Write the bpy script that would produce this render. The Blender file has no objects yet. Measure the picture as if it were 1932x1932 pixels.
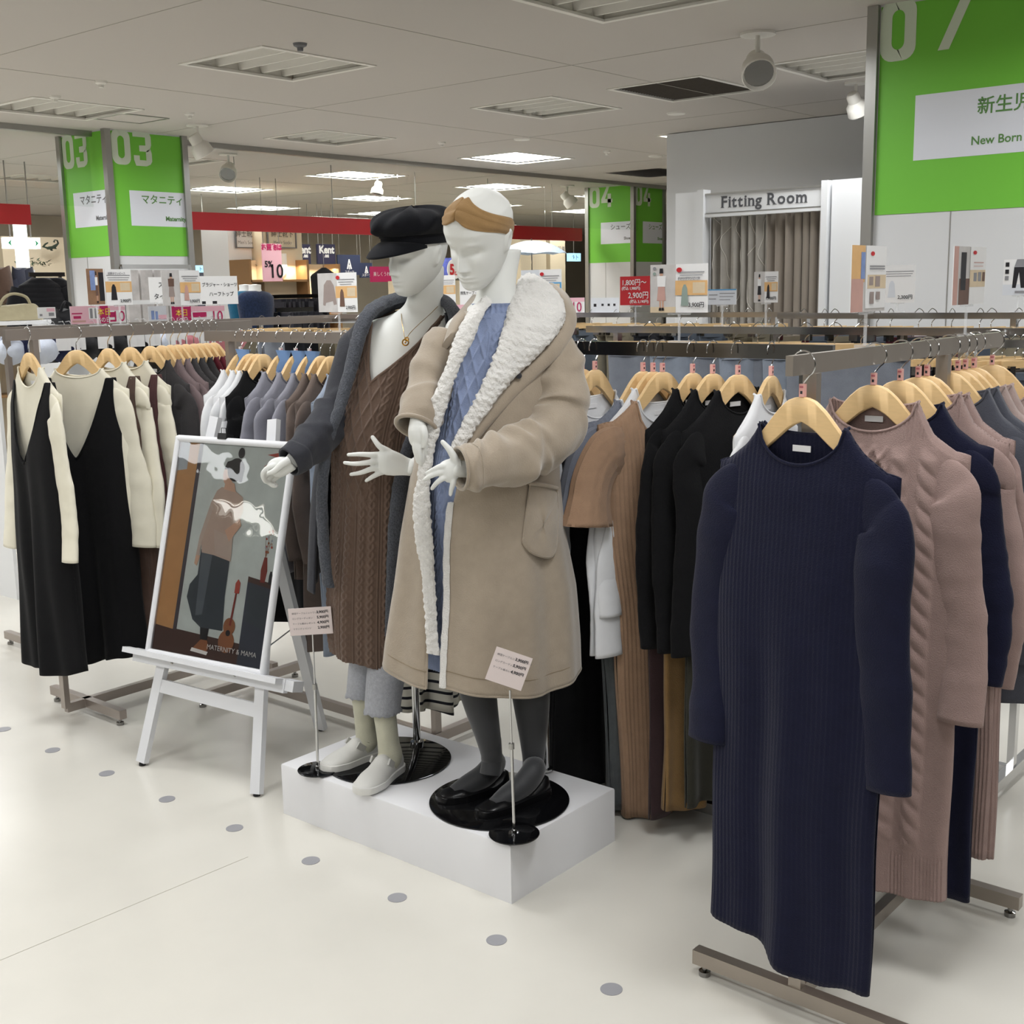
import bpy, math, random
import numpy as np
from mathutils import Vector, Matrix, Euler
random.seed(7); rng = np.random.default_rng(7)
SC = bpy.context.scene
# ---------------- camera ----------------
F = 2290.6; YAW, PIT, ROL = [math.radians(a) for a in (40.07, 10.384, -1.09)]
V = lambda *a: np.array(a, float)
CAM = V(0, 0, 1.6)
FW = V(-math.sin(YAW)*math.cos(PIT), math.cos(YAW)*math.cos(PIT), -math.sin(PIT))
_r = V(math.cos(YAW), math.sin(YAW), 0); _u = np.cross(_r, FW)
RT = _r*math.cos(ROL)+_u*math.sin(ROL); UP = -_r*math.sin(ROL)+_u*math.cos(ROL)
AWAY = V(-math.sin(YAW), math.cos(YAW), 0); SIDE = _r; ZZ = V(0, 0, 1)
cd = bpy.data.cameras.new('camera'); cam = bpy.data.objects.new('camera', cd)
SC.collection.objects.link(cam); SC.camera = cam
cam.matrix_world = Matrix([[RT[0], UP[0], -FW[0], 0], [RT[1], UP[1], -FW[1], 0], [RT[2], UP[2], -FW[2], 1.6], [0, 0, 0, 1]])
cd.sensor_width = 36; cd.lens = F/1932*36; cd.clip_start = .05; cd.clip_end = 100
# ---------------- world, exposure ----------------
w = bpy.data.worlds.new('world'); SC.world = w; w.use_nodes = True
w.node_tree.nodes['Background'].inputs[0].default_value = (.9, .93, 1, 1)
w.node_tree.nodes['Background'].inputs[1].default_value = .35
SC.view_settings.view_transform = 'Standard'; SC.view_settings.look = 'None'
SC.view_settings.gamma = 1; SC.view_settings.use_curve_mapping = False
SC.view_settings.exposure = 0.06
LAMP_W = 20      # watts of each louvred ceiling lamp
# the lamps: area light in every louvred ceiling fitting, glare cut off by the louvre
FX = [-14.0, -11.8, -9.63, -7.45, -5.28, -3.1, -.93, 1.25]; FY = [-2.5, -.2, 2.1, 4.42, 6.72]
CEIL = 2.8
def area(x, y, w_, sp, wd=.6, hd=.68, z=None):
    l = bpy.data.lights.new('ceiling_lamp_light', 'AREA'); l.shape = 'RECTANGLE'; l.size = wd; l.size_y = hd
    l.energy = w_; l.spread = math.radians(sp); l.color = (.97, .985, 1)
    o = bpy.data.objects.new('ceiling_lamp_light', l); SC.collection.objects.link(o); o.location = (x, y, CEIL-.035 if z is None else z)
    return o
for x in FX:
    for y in FY:
        area(x, y, LAMP_W, 164)
# ---------------- helpers ----------------
def ray(x, y): return FW*F+RT*(x-966)-UP*(y-966)
def ph(x, y, h): d = ray(x, y); return CAM+d*((h-1.6)/d[2])          # at height h
def pd(x, y, D): d = ray(x, y); return CAM+d*(D/(d@AWAY))            # at distance D
def px(x, y, X): d = ray(x, y); return CAM+d*(X/d[0])                # on the plane X
def py(x, y, Y): d = ray(x, y); return CAM+d*(Y/d[1])                # on the plane Y
def s2l(c): c = c/255; return c/12.92 if c <= .04045 else ((c+.055)/1.055)**2.4
def col(h): h = h.lstrip('#'); return tuple(s2l(int(h[i:i+2], 16)) for i in (0, 2, 4))+(1,)
MATS = {}
def mat(name, h='#888888', rough=.6, metal=0, bump=0, bs=60, var=0, vs=8, emit=0, trans=0, ior=1.45, sheen=0, spec=.5, stretch=None, alpha=1, coat=0):
    if name in MATS: return MATS[name]
    m = bpy.data.materials.new(name); m.use_nodes = True; nt = m.node_tree; N = nt.nodes; L = nt.links
    p = N['Principled BSDF']; c = col(h)
    p.inputs['Base Color'].default_value = c; p.inputs['Roughness'].default_value = rough
    p.inputs['Metallic'].default_value = metal; p.inputs['IOR'].default_value = ior
    p.inputs['Specular IOR Level'].default_value = spec; p.inputs['Alpha'].default_value = alpha
    p.inputs['Transmission Weight'].default_value = trans
    p.inputs['Sheen Weight'].default_value = sheen; p.inputs['Sheen Roughness'].default_value = .5
    p.inputs['Coat Weight'].default_value = coat; p.inputs['Coat Roughness'].default_value = .05
    if emit: p.inputs['Emission Color'].default_value = c; p.inputs['Emission Strength'].default_value = emit
    tc = N.new('ShaderNodeTexCoord'); mp = N.new('ShaderNodeMapping'); L.new(tc.outputs['Object'], mp.inputs[0])
    if stretch: mp.inputs['Scale'].default_value = stretch
    if var:
        n = N.new('ShaderNodeTexNoise'); n.inputs['Scale'].default_value = vs; n.inputs['Detail'].default_value = 5
        L.new(mp.outputs[0], n.inputs['Vector'])
        hs = N.new('ShaderNodeHueSaturation'); hs.inputs['Color'].default_value = c
        mr = N.new('ShaderNodeMapRange'); mr.inputs[1].default_value = .3; mr.inputs[2].default_value = .7
        mr.inputs[3].default_value = 1-var; mr.inputs[4].default_value = 1+var
        L.new(n.outputs[0], mr.inputs[0]); L.new(mr.outputs[0], hs.inputs['Value']); L.new(hs.outputs[0], p.inputs['Base Color'])
    if bump:
        n2 = N.new('ShaderNodeTexNoise'); n2.inputs['Scale'].default_value = bs; n2.inputs['Detail'].default_value = 4
        L.new(mp.outputs[0], n2.inputs['Vector'])
        b = N.new('ShaderNodeBump'); b.inputs['Strength'].default_value = bump; b.inputs['Distance'].default_value = .004
        L.new(n2.outputs[0], b.inputs['Height']); L.new(b.outputs[0], p.inputs['Normal'])
    MATS[name] = m; return m
def fab(name, h, var=.06, bump=.5, bs=420, sheen=.15, vs=30): return mat('fabric_'+name, h, .9, 0, bump, bs, var, vs, sheen=sheen, spec=.2)
def thing(name, label, cat, loc=(0, 0, 0), rz=0, group=None):
    o = bpy.data.objects.new(name, None); SC.collection.objects.link(o); o.empty_display_size = .1
    o.location = tuple(loc); o.rotation_euler = (0, 0, rz); o['label'] = label; o['category'] = cat
    if group: o['group'] = group
    return o
def tag(o, label, cat, group=None, kind=None):
    o['label'] = label; o['category'] = cat
    if group: o['group'] = group
    if kind: o['kind'] = kind
    return o
class MB:
    def __init__(s): s.v = []; s.f = []; s.m = []; s.n = 0
    def add(s, v, f, m=0):
        v = np.asarray(v, float).reshape(-1, 3); s.v.append(v); k = s.n
        for q in f: s.f.append(tuple(i+k for i in q)); s.m.append(m)
        s.n += len(v); return s
    def box(s, c, d, m=0, rz=0, R=None):
        x, y, z = [a/2 for a in d]
        v = np.array([(i*x, j*y, k*z) for k in (-1, 1) for j in (-1, 1) for i in (-1, 1)])
        if rz: ca, sa = math.cos(rz), math.sin(rz); v = v@np.array([[ca, sa, 0], [-sa, ca, 0], [0, 0, 1]])
        if R is not None: v = v@np.asarray(R)     # rows of R: local axes in world
        fs = [(0, 2, 3, 1), (4, 5, 7, 6), (0, 1, 5, 4), (2, 6, 7, 3), (0, 4, 6, 2), (1, 3, 7, 5)]
        if R is not None and np.linalg.det(np.asarray(R)) < 0: fs = [f[::-1] for f in fs]
        return s.add(v+np.asarray(c, float), fs, m)
    def bar(s, a, b, w_, h_, m=0, up=ZZ):
        a = np.asarray(a, float); b = np.asarray(b, float); d = b-a; L = np.linalg.norm(d); d = d/L
        sd = np.cross(d, up); sd = sd/np.linalg.norm(sd); u2 = np.cross(sd, d)
        return s.box((a+b)/2, (L, w_, h_), m, R=[d, sd, u2])
    def grid(s, P, closed=False, m=0, capa=False, capb=False, flip=False):
        P = np.asarray(P); nu, nv = P.shape[:2]; f = []
        for i in range(nu-1):
            for j in range(nv if closed else nv-1):
                j2 = (j+1) % nv; q = (i*nv+j, i*nv+j2, (i+1)*nv+j2, (i+1)*nv+j)
                f.append(q[::-1] if flip else q)
        if capa: f.append(tuple(range(nv))[::-1])
        if capb: f.append(tuple((nu-1)*nv+j for j in range(nv)))
        return s.add(P.reshape(-1, 3), f, m)
    def tube(s, pts, r, n=10, m=0, cap=True, flat=None, hint=None, sub=0):
        pts = np.asarray(pts, float); r = np.broadcast_to(np.asarray(r, float), (len(pts),)) if np.ndim(r) < 2 else np.asarray(r, float)
        fl = np.ones(len(pts)) if flat is None else np.broadcast_to(np.asarray(flat, float), (len(pts),))
        if sub: pts, r, fl = cat_(pts, sub), cat_(r[:, None], sub)[:, 0], cat_(fl[:, None], sub)[:, 0]
        T = np.gradient(pts, axis=0); T /= np.linalg.norm(T, axis=1)[:, None]+1e-12
        h = np.asarray(hint, float) if hint is not None else (ZZ if abs(T[0][2]) < .9 else V(1, 0, 0))
        N_ = []; prev = h
        for t in T:
            b = prev-t*(prev@t)
            if np.linalg.norm(b) < 1e-6: b = V(.3, .7, .1)-t*(V(.3, .7, .1)@t)
            b /= np.linalg.norm(b); N_.append(b); prev = b if hint is None else h
        N_ = np.array(N_); B = np.cross(T, N_); a = np.arange(n)*2*math.pi/n
        P = pts[:, None]+r[:, None, None]*(np.cos(a)[None, :, None]*N_[:, None]*fl[:, None, None]+np.sin(a)[None, :, None]*B[:, None])
        return s.grid(P, True, m, cap, cap)
    def lathe(s, c, prof, n=32, m=0, axis=None):
        a = np.arange(n)*2*math.pi/n; ax = ZZ if axis is None else np.asarray(axis, float)/np.linalg.norm(axis)
        e1 = np.cross(ax, V(0, 1, 0) if abs(ax[1]) < .9 else V(1, 0, 0)); e1 /= np.linalg.norm(e1); e2 = np.cross(ax, e1)
        P = np.array([[np.asarray(c, float)+ax*z+(e1*math.cos(t)+e2*math.sin(t))*max(r, 1e-5) for t in a] for r, z in prof])
        return s.grid(P, True, m, prof[0][0] > 1e-4, prof[-1][0] > 1e-4)
    def poly(s, pts, fr, off=0, m=0):        # flat shape in the plane fr=(origin,ex,ey)
        o, ex, ey = fr; n = np.cross(ex, ey); n = n/np.linalg.norm(n)
        v = [o+ex*a+ey*b+n*off for a, b in pts]; return s.add(v, [tuple(range(len(v)))], m)
    def rect(s, x0, y0, x1, y1, fr, off=0, m=0): return s.poly([(x0, y0), (x1, y0), (x1, y1), (x0, y1)], fr, off, m)
    def prism(s, pts, fr, d0, d1, m=0):
        o, ex, ey = fr; n = np.cross(ex, ey); n = n/np.linalg.norm(n); k = len(pts)
        v = [o+ex*a+ey*b+n*d for d in (d0, d1) for a, b in pts]
        f = [tuple(range(k))[::-1], tuple(range(k, 2*k))]+[(i, (i+1) % k, k+(i+1) % k, k+i) for i in range(k)]
        return s.add(v, f, m)
    def mesh(s, name, mats, smooth=40):
        me = bpy.data.meshes.new(name); v = np.concatenate(s.v) if s.v else np.zeros((0, 3))
        me.from_pydata(v.tolist(), [], s.f)
        for m_ in (mats if isinstance(mats, (list, tuple)) else [mats]): me.materials.append(m_)
        me.polygons.foreach_set('material_index', s.m); me.validate()
        if smooth:
            me.polygons.foreach_set('use_smooth', [True]*len(me.polygons)); me.update()
            me.set_sharp_from_angle(angle=math.radians(smooth))
        return me
    def build(s, name, mats, parent=None, smooth=40, **kw):
        o = bpy.data.objects.new(name, s.mesh(name, mats, smooth)); SC.collection.objects.link(o)
        if parent is not None: o.parent = parent
        for k, v_ in kw.items(): o[k] = v_
        return o
def cat_(P, n):                            # Catmull-Rom resampling, n pieces per span
    P = np.asarray(P, float); Q = np.vstack([2*P[0]-P[1], P, 2*P[-1]-P[-2]]); out = []
    for i in range(len(P)-1):
        a, b, c, d = Q[i:i+4]
        for k in range(n):
            t = k/n; out.append(.5*((2*b)+(-a+c)*t+(2*a-5*b+4*c-d)*t*t+(-a+3*b-3*c+d)*t**3))
    out.append(P[-1]); return np.array(out)
def struct(name, mb, m, smooth=0):
    o = mb.build(name, m, None, smooth); o['kind'] = 'structure'; return o
def dup(r_, loc=None, rz=None, label=None, group=None):
    r = r_.copy(); SC.collection.objects.link(r)
    if loc is not None: r.location = tuple(loc)
    if rz is not None: r.rotation_euler = (0, 0, rz)
    if label: r['label'] = label
    if group: r['group'] = group
    for ch in list(r_.children):
        c = ch.copy(); SC.collection.objects.link(c); c.parent = r
        for g in ch.children: d = g.copy(); SC.collection.objects.link(d); d.parent = c
    return r
_txt = {}
def text(s_, size, fr, m, parent=None, name='lettering', align='LEFT', off=.001, bold=0, sx=1, ext=0, shear=0):
    """flat lettering lying in the plane fr=(origin,ex,ey)"""
    cu = bpy.data.curves.new(name, 'FONT'); cu.body = s_; cu.size = size; cu.align_x = align; cu.offset = bold; cu.extrude = ext; cu.resolution_u = 3; cu.shear = shear
    t = bpy.data.objects.new(name, cu); SC.collection.objects.link(t)
    me = bpy.data.meshes.new_from_object(t); bpy.data.objects.remove(t); bpy.data.curves.remove(cu)
    o, ex, ey = [np.asarray(a, float) for a in fr]; ex = ex/np.linalg.norm(ex); ey = ey/np.linalg.norm(ey); n = np.cross(ex, ey)
    k = len(me.vertices); c = np.empty(k*3); me.vertices.foreach_get('co', c); c = c.reshape(-1, 3)
    c = o+c[:, :1]*sx*ex+c[:, 1:2]*ey+(c[:, 2:]+off)*n
    me.vertices.foreach_set('co', c.ravel()); me.update(); me.materials.clear(); me.materials.append(m); me.name = name
    ob = bpy.data.objects.new(name, me); SC.collection.objects.link(ob)
    if parent is not None: ob.parent = parent
    return ob
def fr2(p, ex, ey): return (np.asarray(p, float), np.asarray(ex, float), np.asarray(ey, float))
EX, EY = V(1, 0, 0), V(0, 1, 0)
def vnoise(P, s, seed=0):                  # smooth pseudo noise, sum of sines
    P = np.asarray(P)*s; r = np.random.default_rng(seed); o = 0
    for k in range(7):
        d = r.normal(size=3); d /= np.linalg.norm(d); o = o+np.sin(P@d*(1+.6*r.random())*(1 if k < 4 else 2)+r.random()*6.28)*(1 if k < 4 else .5)
    return o/4
# ---------------- materials ----------------
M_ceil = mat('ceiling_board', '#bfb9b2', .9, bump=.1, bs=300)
M_floor = mat('floor_tile', '#d4d1c8', .22, bump=.04, bs=6, var=.035, vs=2.5, spec=.45)
M_dot = mat('floor_dot_grey', '#96969a', .35)
M_white = mat('white_paint', '#e2e3e4', .45)
M_offw = mat('white_panel', '#d5d6d7', .6)
M_green = mat('sign_green', '#74c23f', .5)
M_signw = mat('sign_white', '#dfe2ea', .5)
M_numw = mat('number_white', '#d2ddc8', .5)
M_alu = mat('aluminium_trim', '#a9a8a4', .35, .8)
M_steel = mat('brushed_steel', '#a59c92', .35, .75, bump=.05, bs=80)
M_chrome = mat('chrome', '#c8c8c8', .12, 1)
M_chromed = mat('dark_chrome', '#8d8c8a', .15, 1)
M_blackm = mat('black_gloss_plate', '#101012', .08, .2, spec=.7)
M_wood = mat('hanger_beech', '#e2c08c', .42, var=.05, vs=30, bump=.03, bs=60, stretch=(1, 1, 6), spec=.5)
M_pink = mat('pink_size_cap', '#eeb6ae', .3)
M_black = mat('black_paint', '#111113', .5)
M_red = mat('red_sign', '#b4232a', .5)
M_glass = mat('clear_glass', '#f4f8f6', .02, trans=1, ior=1.03, spec=.5)
M_acryl = mat('clear_acrylic', '#f2f4f6', .05, alpha=.25, spec=.6)
M_grey = mat('grey_print', '#6d6d70', .6)
M_dk = mat('dark_print', '#2b2b30', .6)
M_paper = mat('white_card', '#e9e9ea', .45)
M_gtext = mat('green_print', '#5c8a4a', .6)
# ---------------- floor, ceiling, walls ----------------
b = MB(); b.box((-7, 9, -.05), (34, 38, .1)); floor = struct('floor', b, M_floor)
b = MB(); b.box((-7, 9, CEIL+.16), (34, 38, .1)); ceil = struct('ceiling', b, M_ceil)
# real ceiling skin with openings for the fittings
holes = [(x, y, .66, .75) for x in FX for y in FY]+[(x, y, .68, .84) for x in FX[:5] for y in (9.02, 11.32, 13.6, 15.9)]+[(-4.2, 6.74, .64, .72)]
xs = sorted({-24, 10}|{a for h in holes for a in (h[0]-h[2]/2, h[0]+h[2]/2)}); ys = sorted({-10, 28}|{a for h in holes for a in (h[1]-h[3]/2, h[1]+h[3]/2)})
b = MB(); G_ = np.array([[(x, y, CEIL) for y in ys] for x in xs], float); fc = []
for i in range(len(xs)-1):
    for j in range(len(ys)-1):
        cx, cy = (xs[i]+xs[i+1])/2, (ys[j]+ys[j+1])/2
        if any(abs(cx-h[0]) < h[2]/2 and abs(cy-h[1]) < h[3]/2 for h in holes): continue
        n = len(ys); fc.append((i*n+j, i*n+j+1, (i+1)*n+j+1, (i+1)*n+j))
b.add(G_, fc)
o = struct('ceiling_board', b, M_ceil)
o['kind'] = 'structure'
b = MB()     # faint seams between the ceiling boards
for k in range(-6, 8): b.box((-4.2+k*2.17+.0, 9, CEIL-.0008), (.006, 36, .0012))
for k in range(-3, 9): b.box((-7, 3.27+k*2.3, CEIL-.0008), (32, .006, .0012))
struct('trim_1', b, mat('ceiling_seam', '#a9a49b', .9))
for nm, c, d in (('wall_left', (-23.9, 9, 1.4), (.2, 38, 2.9)), ('wall_back', (-7, 27.9, 1.4), (34, .2, 2.9)), ('wall_right', (9.9, 9, 1.4), (.2, 38, 2.9)), ('wall_front', (-7, -9.9, 1.4), (34, .2, 2.9))):
    b = MB(); b.box(c, d); struct(nm, b, M_offw)
# floor seams and grey dots
b = MB()
p0, p1 = ph(0, 1812, 0), ph(400, 1645, 0); d_ = (p1-p0); b.bar(p0-d_*1.0+ZZ*.0004, p1+d_*.2+ZZ*.0004, .002, .0006)
struct('trim_2', b, mat('floor_seam', '#b9b6aa', .6))
first = None
for k in range(-3, 9):
    if first is None:
        bb = MB(); bb.lathe((0, 0, 0), [(.026, .0002), (.026, .0012), (1e-5, .0012)], 28)
        first = bb.build('floor_dot', M_dot); tag(first, 'x', 'floor marker', 'grey dots set in a line across the floor'); o = first
    else: o = first.copy(); SC.collection.objects.link(o)
    o.location = (-3.948+k*.3507, 2.1, 0)
    where = {-3: 'left of the easel feet, farthest left', -2: 'far left of the floor, second in the line', -1: 'at the left edge of the floor near the rack foot', 0: 'in front of the left rack foot', 1: 'just left of the easel foot', 2: 'in front of the easel left leg', 3: 'in front of the easel right leg', 4: 'in front of the platform left end', 5: 'in front of the middle of the platform', 6: 'nearest to the platform front corner', 7: 'between the platform and the near rack, closest to the viewer', 8: 'under the near rack of navy dresses'}[k]
    o['label'] = 'grey floor dot '+where
    if k in (-3, -2, 8): bpy.data.objects.remove(o) if o is not first else None
# ---------------- pillars ----------------
def numeral(mb, s_, x, y, h, fr, m):
    """hand-built fat rounded digits"""
    W, t = h*.62, h*.2
    def rr(x0, y0, x1, y1, r, k=5):
        pts = []
        for cx, cy, a0 in ((x1-r, y1-r, 0), (x0+r, y1-r, 90), (x0+r, y0+r, 180), (x1-r, y0+r, 270)):
            for i in range(k+1): a = math.radians(a0+90*i/k); pts.append((cx+r*math.cos(a), cy+r*math.sin(a)))
        return pts
    o, ex, ey = fr; n = np.cross(ex, ey)
    def ring(outer, inner):
        k = len(outer); v = [o+ex*a+ey*b_+n*.003 for a, b_ in outer+inner]
        mb.add(v, [(i, (i+1) % k, k+(i+1) % k, k+i) for i in range(k)], m)
    for ch in s_:
        if ch == '0': ring(rr(x, y, x+W, y+h, h*.22), rr(x+t, y+t*.9, x+W-t, y+h-t*.9, h*.12))
        elif ch == '3':
            for pts in ([(x, y+h), (x, y+h-t*.85), (x+W-t, y+h-t*.85), (x+W-t*.2, y+h*.95), (x+W-t*.7, y+h)], [(x+W-t, y+h-t*.85), (x+W-t, y+h*.6), (x+W-t*.2, y+h*.52), (x+W, y+h*.62), (x+W, y+h*.85), (x+W-t*.2, y+h*.95)],
                        [(x+t, y+h*.59), (x+t, y+h*.42), (x+W-t*.6, y+h*.42), (x+W-t*.2, y+h*.52), (x+W-t, y+h*.6)], [(x+W-t, y+h*.42), (x+W-t, y+t*.85), (x+W-t*.3, y+t*.3), (x+W, y+h*.15), (x+W, y+h*.38), (x+W-t*.2, y+h*.52)],
                        [(x, y+t*.85), (x+t*.3, y), (x+W-t, y), (x+W-t*.3, y+t*.3), (x+W-t, y+t*.85)], [(x, y+t*.85), (x+t, y+t*.85), (x+t, y+h*.3), (x, y+h*.3)]):
                mb.poly(pts, fr, .003, m)
        elif ch == '4':
            for pts in ([(x+W*.55, y+h), (x+W*.8, y+h), (x+t*1.1, y+t*1.9), (x, y+t*1.9)], [(x, y+t), (x+W*1.05, y+t), (x+W*1.05, y+t*1.9), (x, y+t*1.9)], [(x+W*.6, y), (x+W*.6+t, y), (x+W*.6+t, y+h*.62), (x+W*.6, y+h*.62)]): mb.poly(pts, fr, .003+.0004*len(pts), m)
        elif ch == '7':
            for pts in ([(x, y+h), (x, y+h-t*.9), (x+W*1.02, y+h-t*.9), (x+W*1.02, y+h)], [(x+W*.72, y+h-t*.9), (x+W*1.02, y+h-t*.9), (x+W*.42, y), (x+W*.12, y)]): mb.poly(pts, fr, .003, m)
        x += W+h*.10
def face_sign(par, fr, W, num, jp, en, numh=.25, ts=.075, ins=.19, z0=1.9, lz=(2.12, 2.375), numy=2.555, numx=.03, tcol=None):
    o, ex, ey = fr; m = MB(); m.prism([(.02, z0), (W-.02, z0), (W-.02, CEIL-.01), (.02, CEIL-.01)], fr, .0, .0015)
    g = m.build('green_panel', M_green, par, 0)
    m = MB(); numeral(m, num, numx, numy, numh, fr, 0); m.build('number', M_numw, par, 0)
    m = MB(); m.prism([(ins, lz[0]), (W-.02, lz[0]), (W-.02, lz[1]), (ins, lz[1])], fr, .0015, .003); m.build('name_plate', M_signw, par, 0)
    hh = lz[1]-lz[0]
    text(jp, ts, fr2(o+ex*(W-.03)+ey*(lz[1]-hh*.34), ex, ey), tcol or M_gtext, par, align='RIGHT', off=.004, bold=.001)
    text(en, ts*.62, fr2(o+ex*(W-.02)+ey*(lz[0]+hh*.17), ex, ey), tcol or M_gtext, par, align='RIGHT', off=.004, bold=.0015)
def pillar(x0, x1, y0, y1, label):
    t = thing('pillar', label, 'pillar', ((x0+x1)/2, (y0+y1)/2, 0)); L = lambda p: (p[0]-(x0+x1)/2, p[1]-(y0+y1)/2, p[2])
    m = MB(); m.box((0, 0, CEIL/2), (x1-x0, y1-y0, CEIL)); m.build('column', M_offw, t, 0)
    m = MB()
    for sx, sy in ((1, -1), (1, 1), (-1, -1)): m.box((sx*(x1-x0)/2, sy*(y1-y0)/2, CEIL/2), (.05, .05, CEIL-.002))
    for k in (.35,): m.box((-(x1-x0)*.1, -(y1-y0)/2, .95), (.004, .004, 1.9))
    m.build('corner_trim', M_alu, t, 0)
    return t, fr2((-(x1-x0)/2, -(y1-y0)/2-.001, 0), EX, ZZ), fr2(((x1-x0)/2+.001, -(y1-y0)/2, 0), EY, ZZ)
t, fa, fb = pillar(-8.72, -8.1, 5.14, 5.8, 'white square pillar with green 03 signs marked Maternity behind the left rack')
face_sign(t, fa, .62, '03', 'マタニティ', 'Maternity', ins=.13, tcol=M_grey); face_sign(t, fb, .66, '03', 'マタニティ', 'Maternity', ins=.16, numx=.04)
t, fa, fb = pillar(-9.05, -8.38, 12.3, 12.95, 'white square pillar with green 04 signs marked Shoes left of the fitting room')
face_sign(t, fa, .67, '04', 'シューズ', 'Shoes', ins=.2, tcol=M_grey); face_sign(t, fb, .65, '04', 'シューズ', 'Shoes', ins=.2)
t, fa, fb = pillar(-2.39, -1.45, 5.4, 6.2, 'white square pillar with green 07 sign marked New Born at the right')
o_, ex, ey = fa; W = .94
m = MB(); m.prism([(.03, 1.9), (W-.01, 1.9), (W-.01, CEIL-.01), (.03, CEIL-.01)], fa, 0, .0015); m.build('green_panel', M_green, t, 0)
m = MB(); numeral(m, '0', .03, 2.555, .26, fa, 0); numeral(m, '7', .27, 2.575, .26, fa, 0); m.build('number', M_numw, t, 0)
m = MB(); m.prism([(.2, 2.125), (W-.02, 2.125), (W-.02, 2.4), (.2, 2.4)], fa, .0015, .003); m.build('name_plate', M_signw, t, 0)
text('新生児', .075, fr2(o_+ex*.47+ey*2.3, ex, ey), M_gtext, t, off=.004, bold=.001)
text('New Born', .05, fr2(o_+ex*.45+ey*2.17, ex, ey), M_gtext, t, off=.004, bold=.0008)
# ---------------- ceiling fittings ----------------
M_louv = mat('louvre_white', '#dedbd3', .5)
def louvre(x, y, w_, h_, first=[]):
    if first: o = dup(first[0], (x, y, CEIL)); return o
    t = thing('ceiling_lamp', 'x', 'ceiling lamp', (x, y, CEIL), 0, 'louvred ceiling lamps')
    m = MB()
    for sx in (-1, 1): m.box((sx*(w_/2), 0, .0), (.03, h_+.03, .012))
    for sy in (-1, 1): m.box((0, sy*(h_/2), .0), (w_, .03, .012))
    m.build('frame', M_louv, t, 0)
    m = MB(); k = 5
    m.box((0, 0, .12), (w_, h_, .004))
    for sx in (-1, 1): m.box((sx*w_/2, 0, .06), (.004, h_, .12))
    for sy in (-1, 1): m.box((0, sy*h_/2, .06), (w_, .004, .12))
    m.build('housing', M_louv, t, 0)
    for i in range(k):
        m = MB(); cy = -h_/2+(i+.5)*h_/k
        P = np.array([[(xx, cy+a, zz) for a, zz in ((-.028, .09), (-.006, .012), (.006, .012), (.028, .09))] for xx in (-w_/2, w_/2)]); m.grid(P); m.build('baffle', M_louv, t, 0)
    first.append(t); return t
LB = {(-5.28, 4.42): 'above the easel and mannequins', (-3.1, 4.42): 'nearest at the top of the photo', (-5.28, 6.72): 'left of the dark square grille', (-7.45, 6.72): 'between the two green 03 and 04 pillars', (-7.45, 4.42): 'left, in front of the 03 pillar', (-3.1, 6.72): 'cut off by the green 07 pillar'}
for x in FX[1:]:
    for y in FY:
        o = louvre(x, y, .66, .75); o['label'] = 'louvred white square ceiling lamp '+LB.get((x, y), 'outside the photo, %s row, %s column' % (dict(zip(FY, ('first', 'second', 'third', 'fourth', 'fifth')))[y], dict(zip(FX, ('farthest left', 'far left', 'left', 'left middle', 'middle', 'right middle', 'right', 'far right')))[x]))
M_lit = mat('lit_panel', '#fffdf6', .5, emit=14)
fp = None
PL = {(-5.28, 9.02): 'nearest and widest, left of the round air outlet', (-7.45, 9.02): 'above the two mannequins, right of the track'}
for x in FX[:5]:
    for y in (9.02, 11.32, 13.6, 15.9):
        if x > -8 and y > 9.1: continue
        if fp is None:
            fp = thing('ceiling_panel_light', 'x', 'ceiling light', (x, y, CEIL), 0, 'glowing square ceiling lights'); m = MB()
            for sx in (-1, 1): m.box((sx*.34, 0, .0), (.025, .86, .01))
            for sy in (-1, 1): m.box((0, sy*.42, .0), (.68, .025, .01))
            m.build('frame', M_louv, fp, 0); m = MB(); m.box((0, 0, .02), (.67, .83, .006)); m.build('diffuser', M_lit, fp, 0); o = fp
        else: o = dup(fp, (x, y, CEIL))
        o['label'] = 'glowing white square ceiling light '+PL.get((x, y), 'far off over the menswear floor, row %s column %s' % ({9.02: 'nearest', 11.32: 'second', 13.6: 'third', 15.9: 'fourth'}[y], {-14.0: 'far left', -11.8: 'left', -9.63: 'centre', -7.45: 'right', -5.28: 'right'}[x]))
for x, y in ((-8.05, -4.25), (-10.4, -4.25)):
    o = dup(fp, (x, y, CEIL-.03)); o['label'] = 'glowing white square ceiling light behind the viewer, %s' % ('mirrored in the poster' if x > -9 else 'farther left')
# dark grille
t = thing('return_air_grille', 'dark grey square ceiling grille between the lamps, above the fitting room sign', 'air grille', (-4.2, 6.74, CEIL))
m = MB()
for sx in (-1, 1): m.box((sx*.32, 0, 0), (.03, .75, .012))
for sy in (-1, 1): m.box((0, sy*.36, 0), (.61, .03, .012))
m.build('frame', M_louv, t, 0); m = MB(); m.box((0, 0, .03), (.62, .7, .01))
for k in range(24): m.box((0, -.34+k*.0295, .012), (.6, .004, .02))
m.build('grille', mat('grille_dark', '#5b544d', .8), t, 0)
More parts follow.
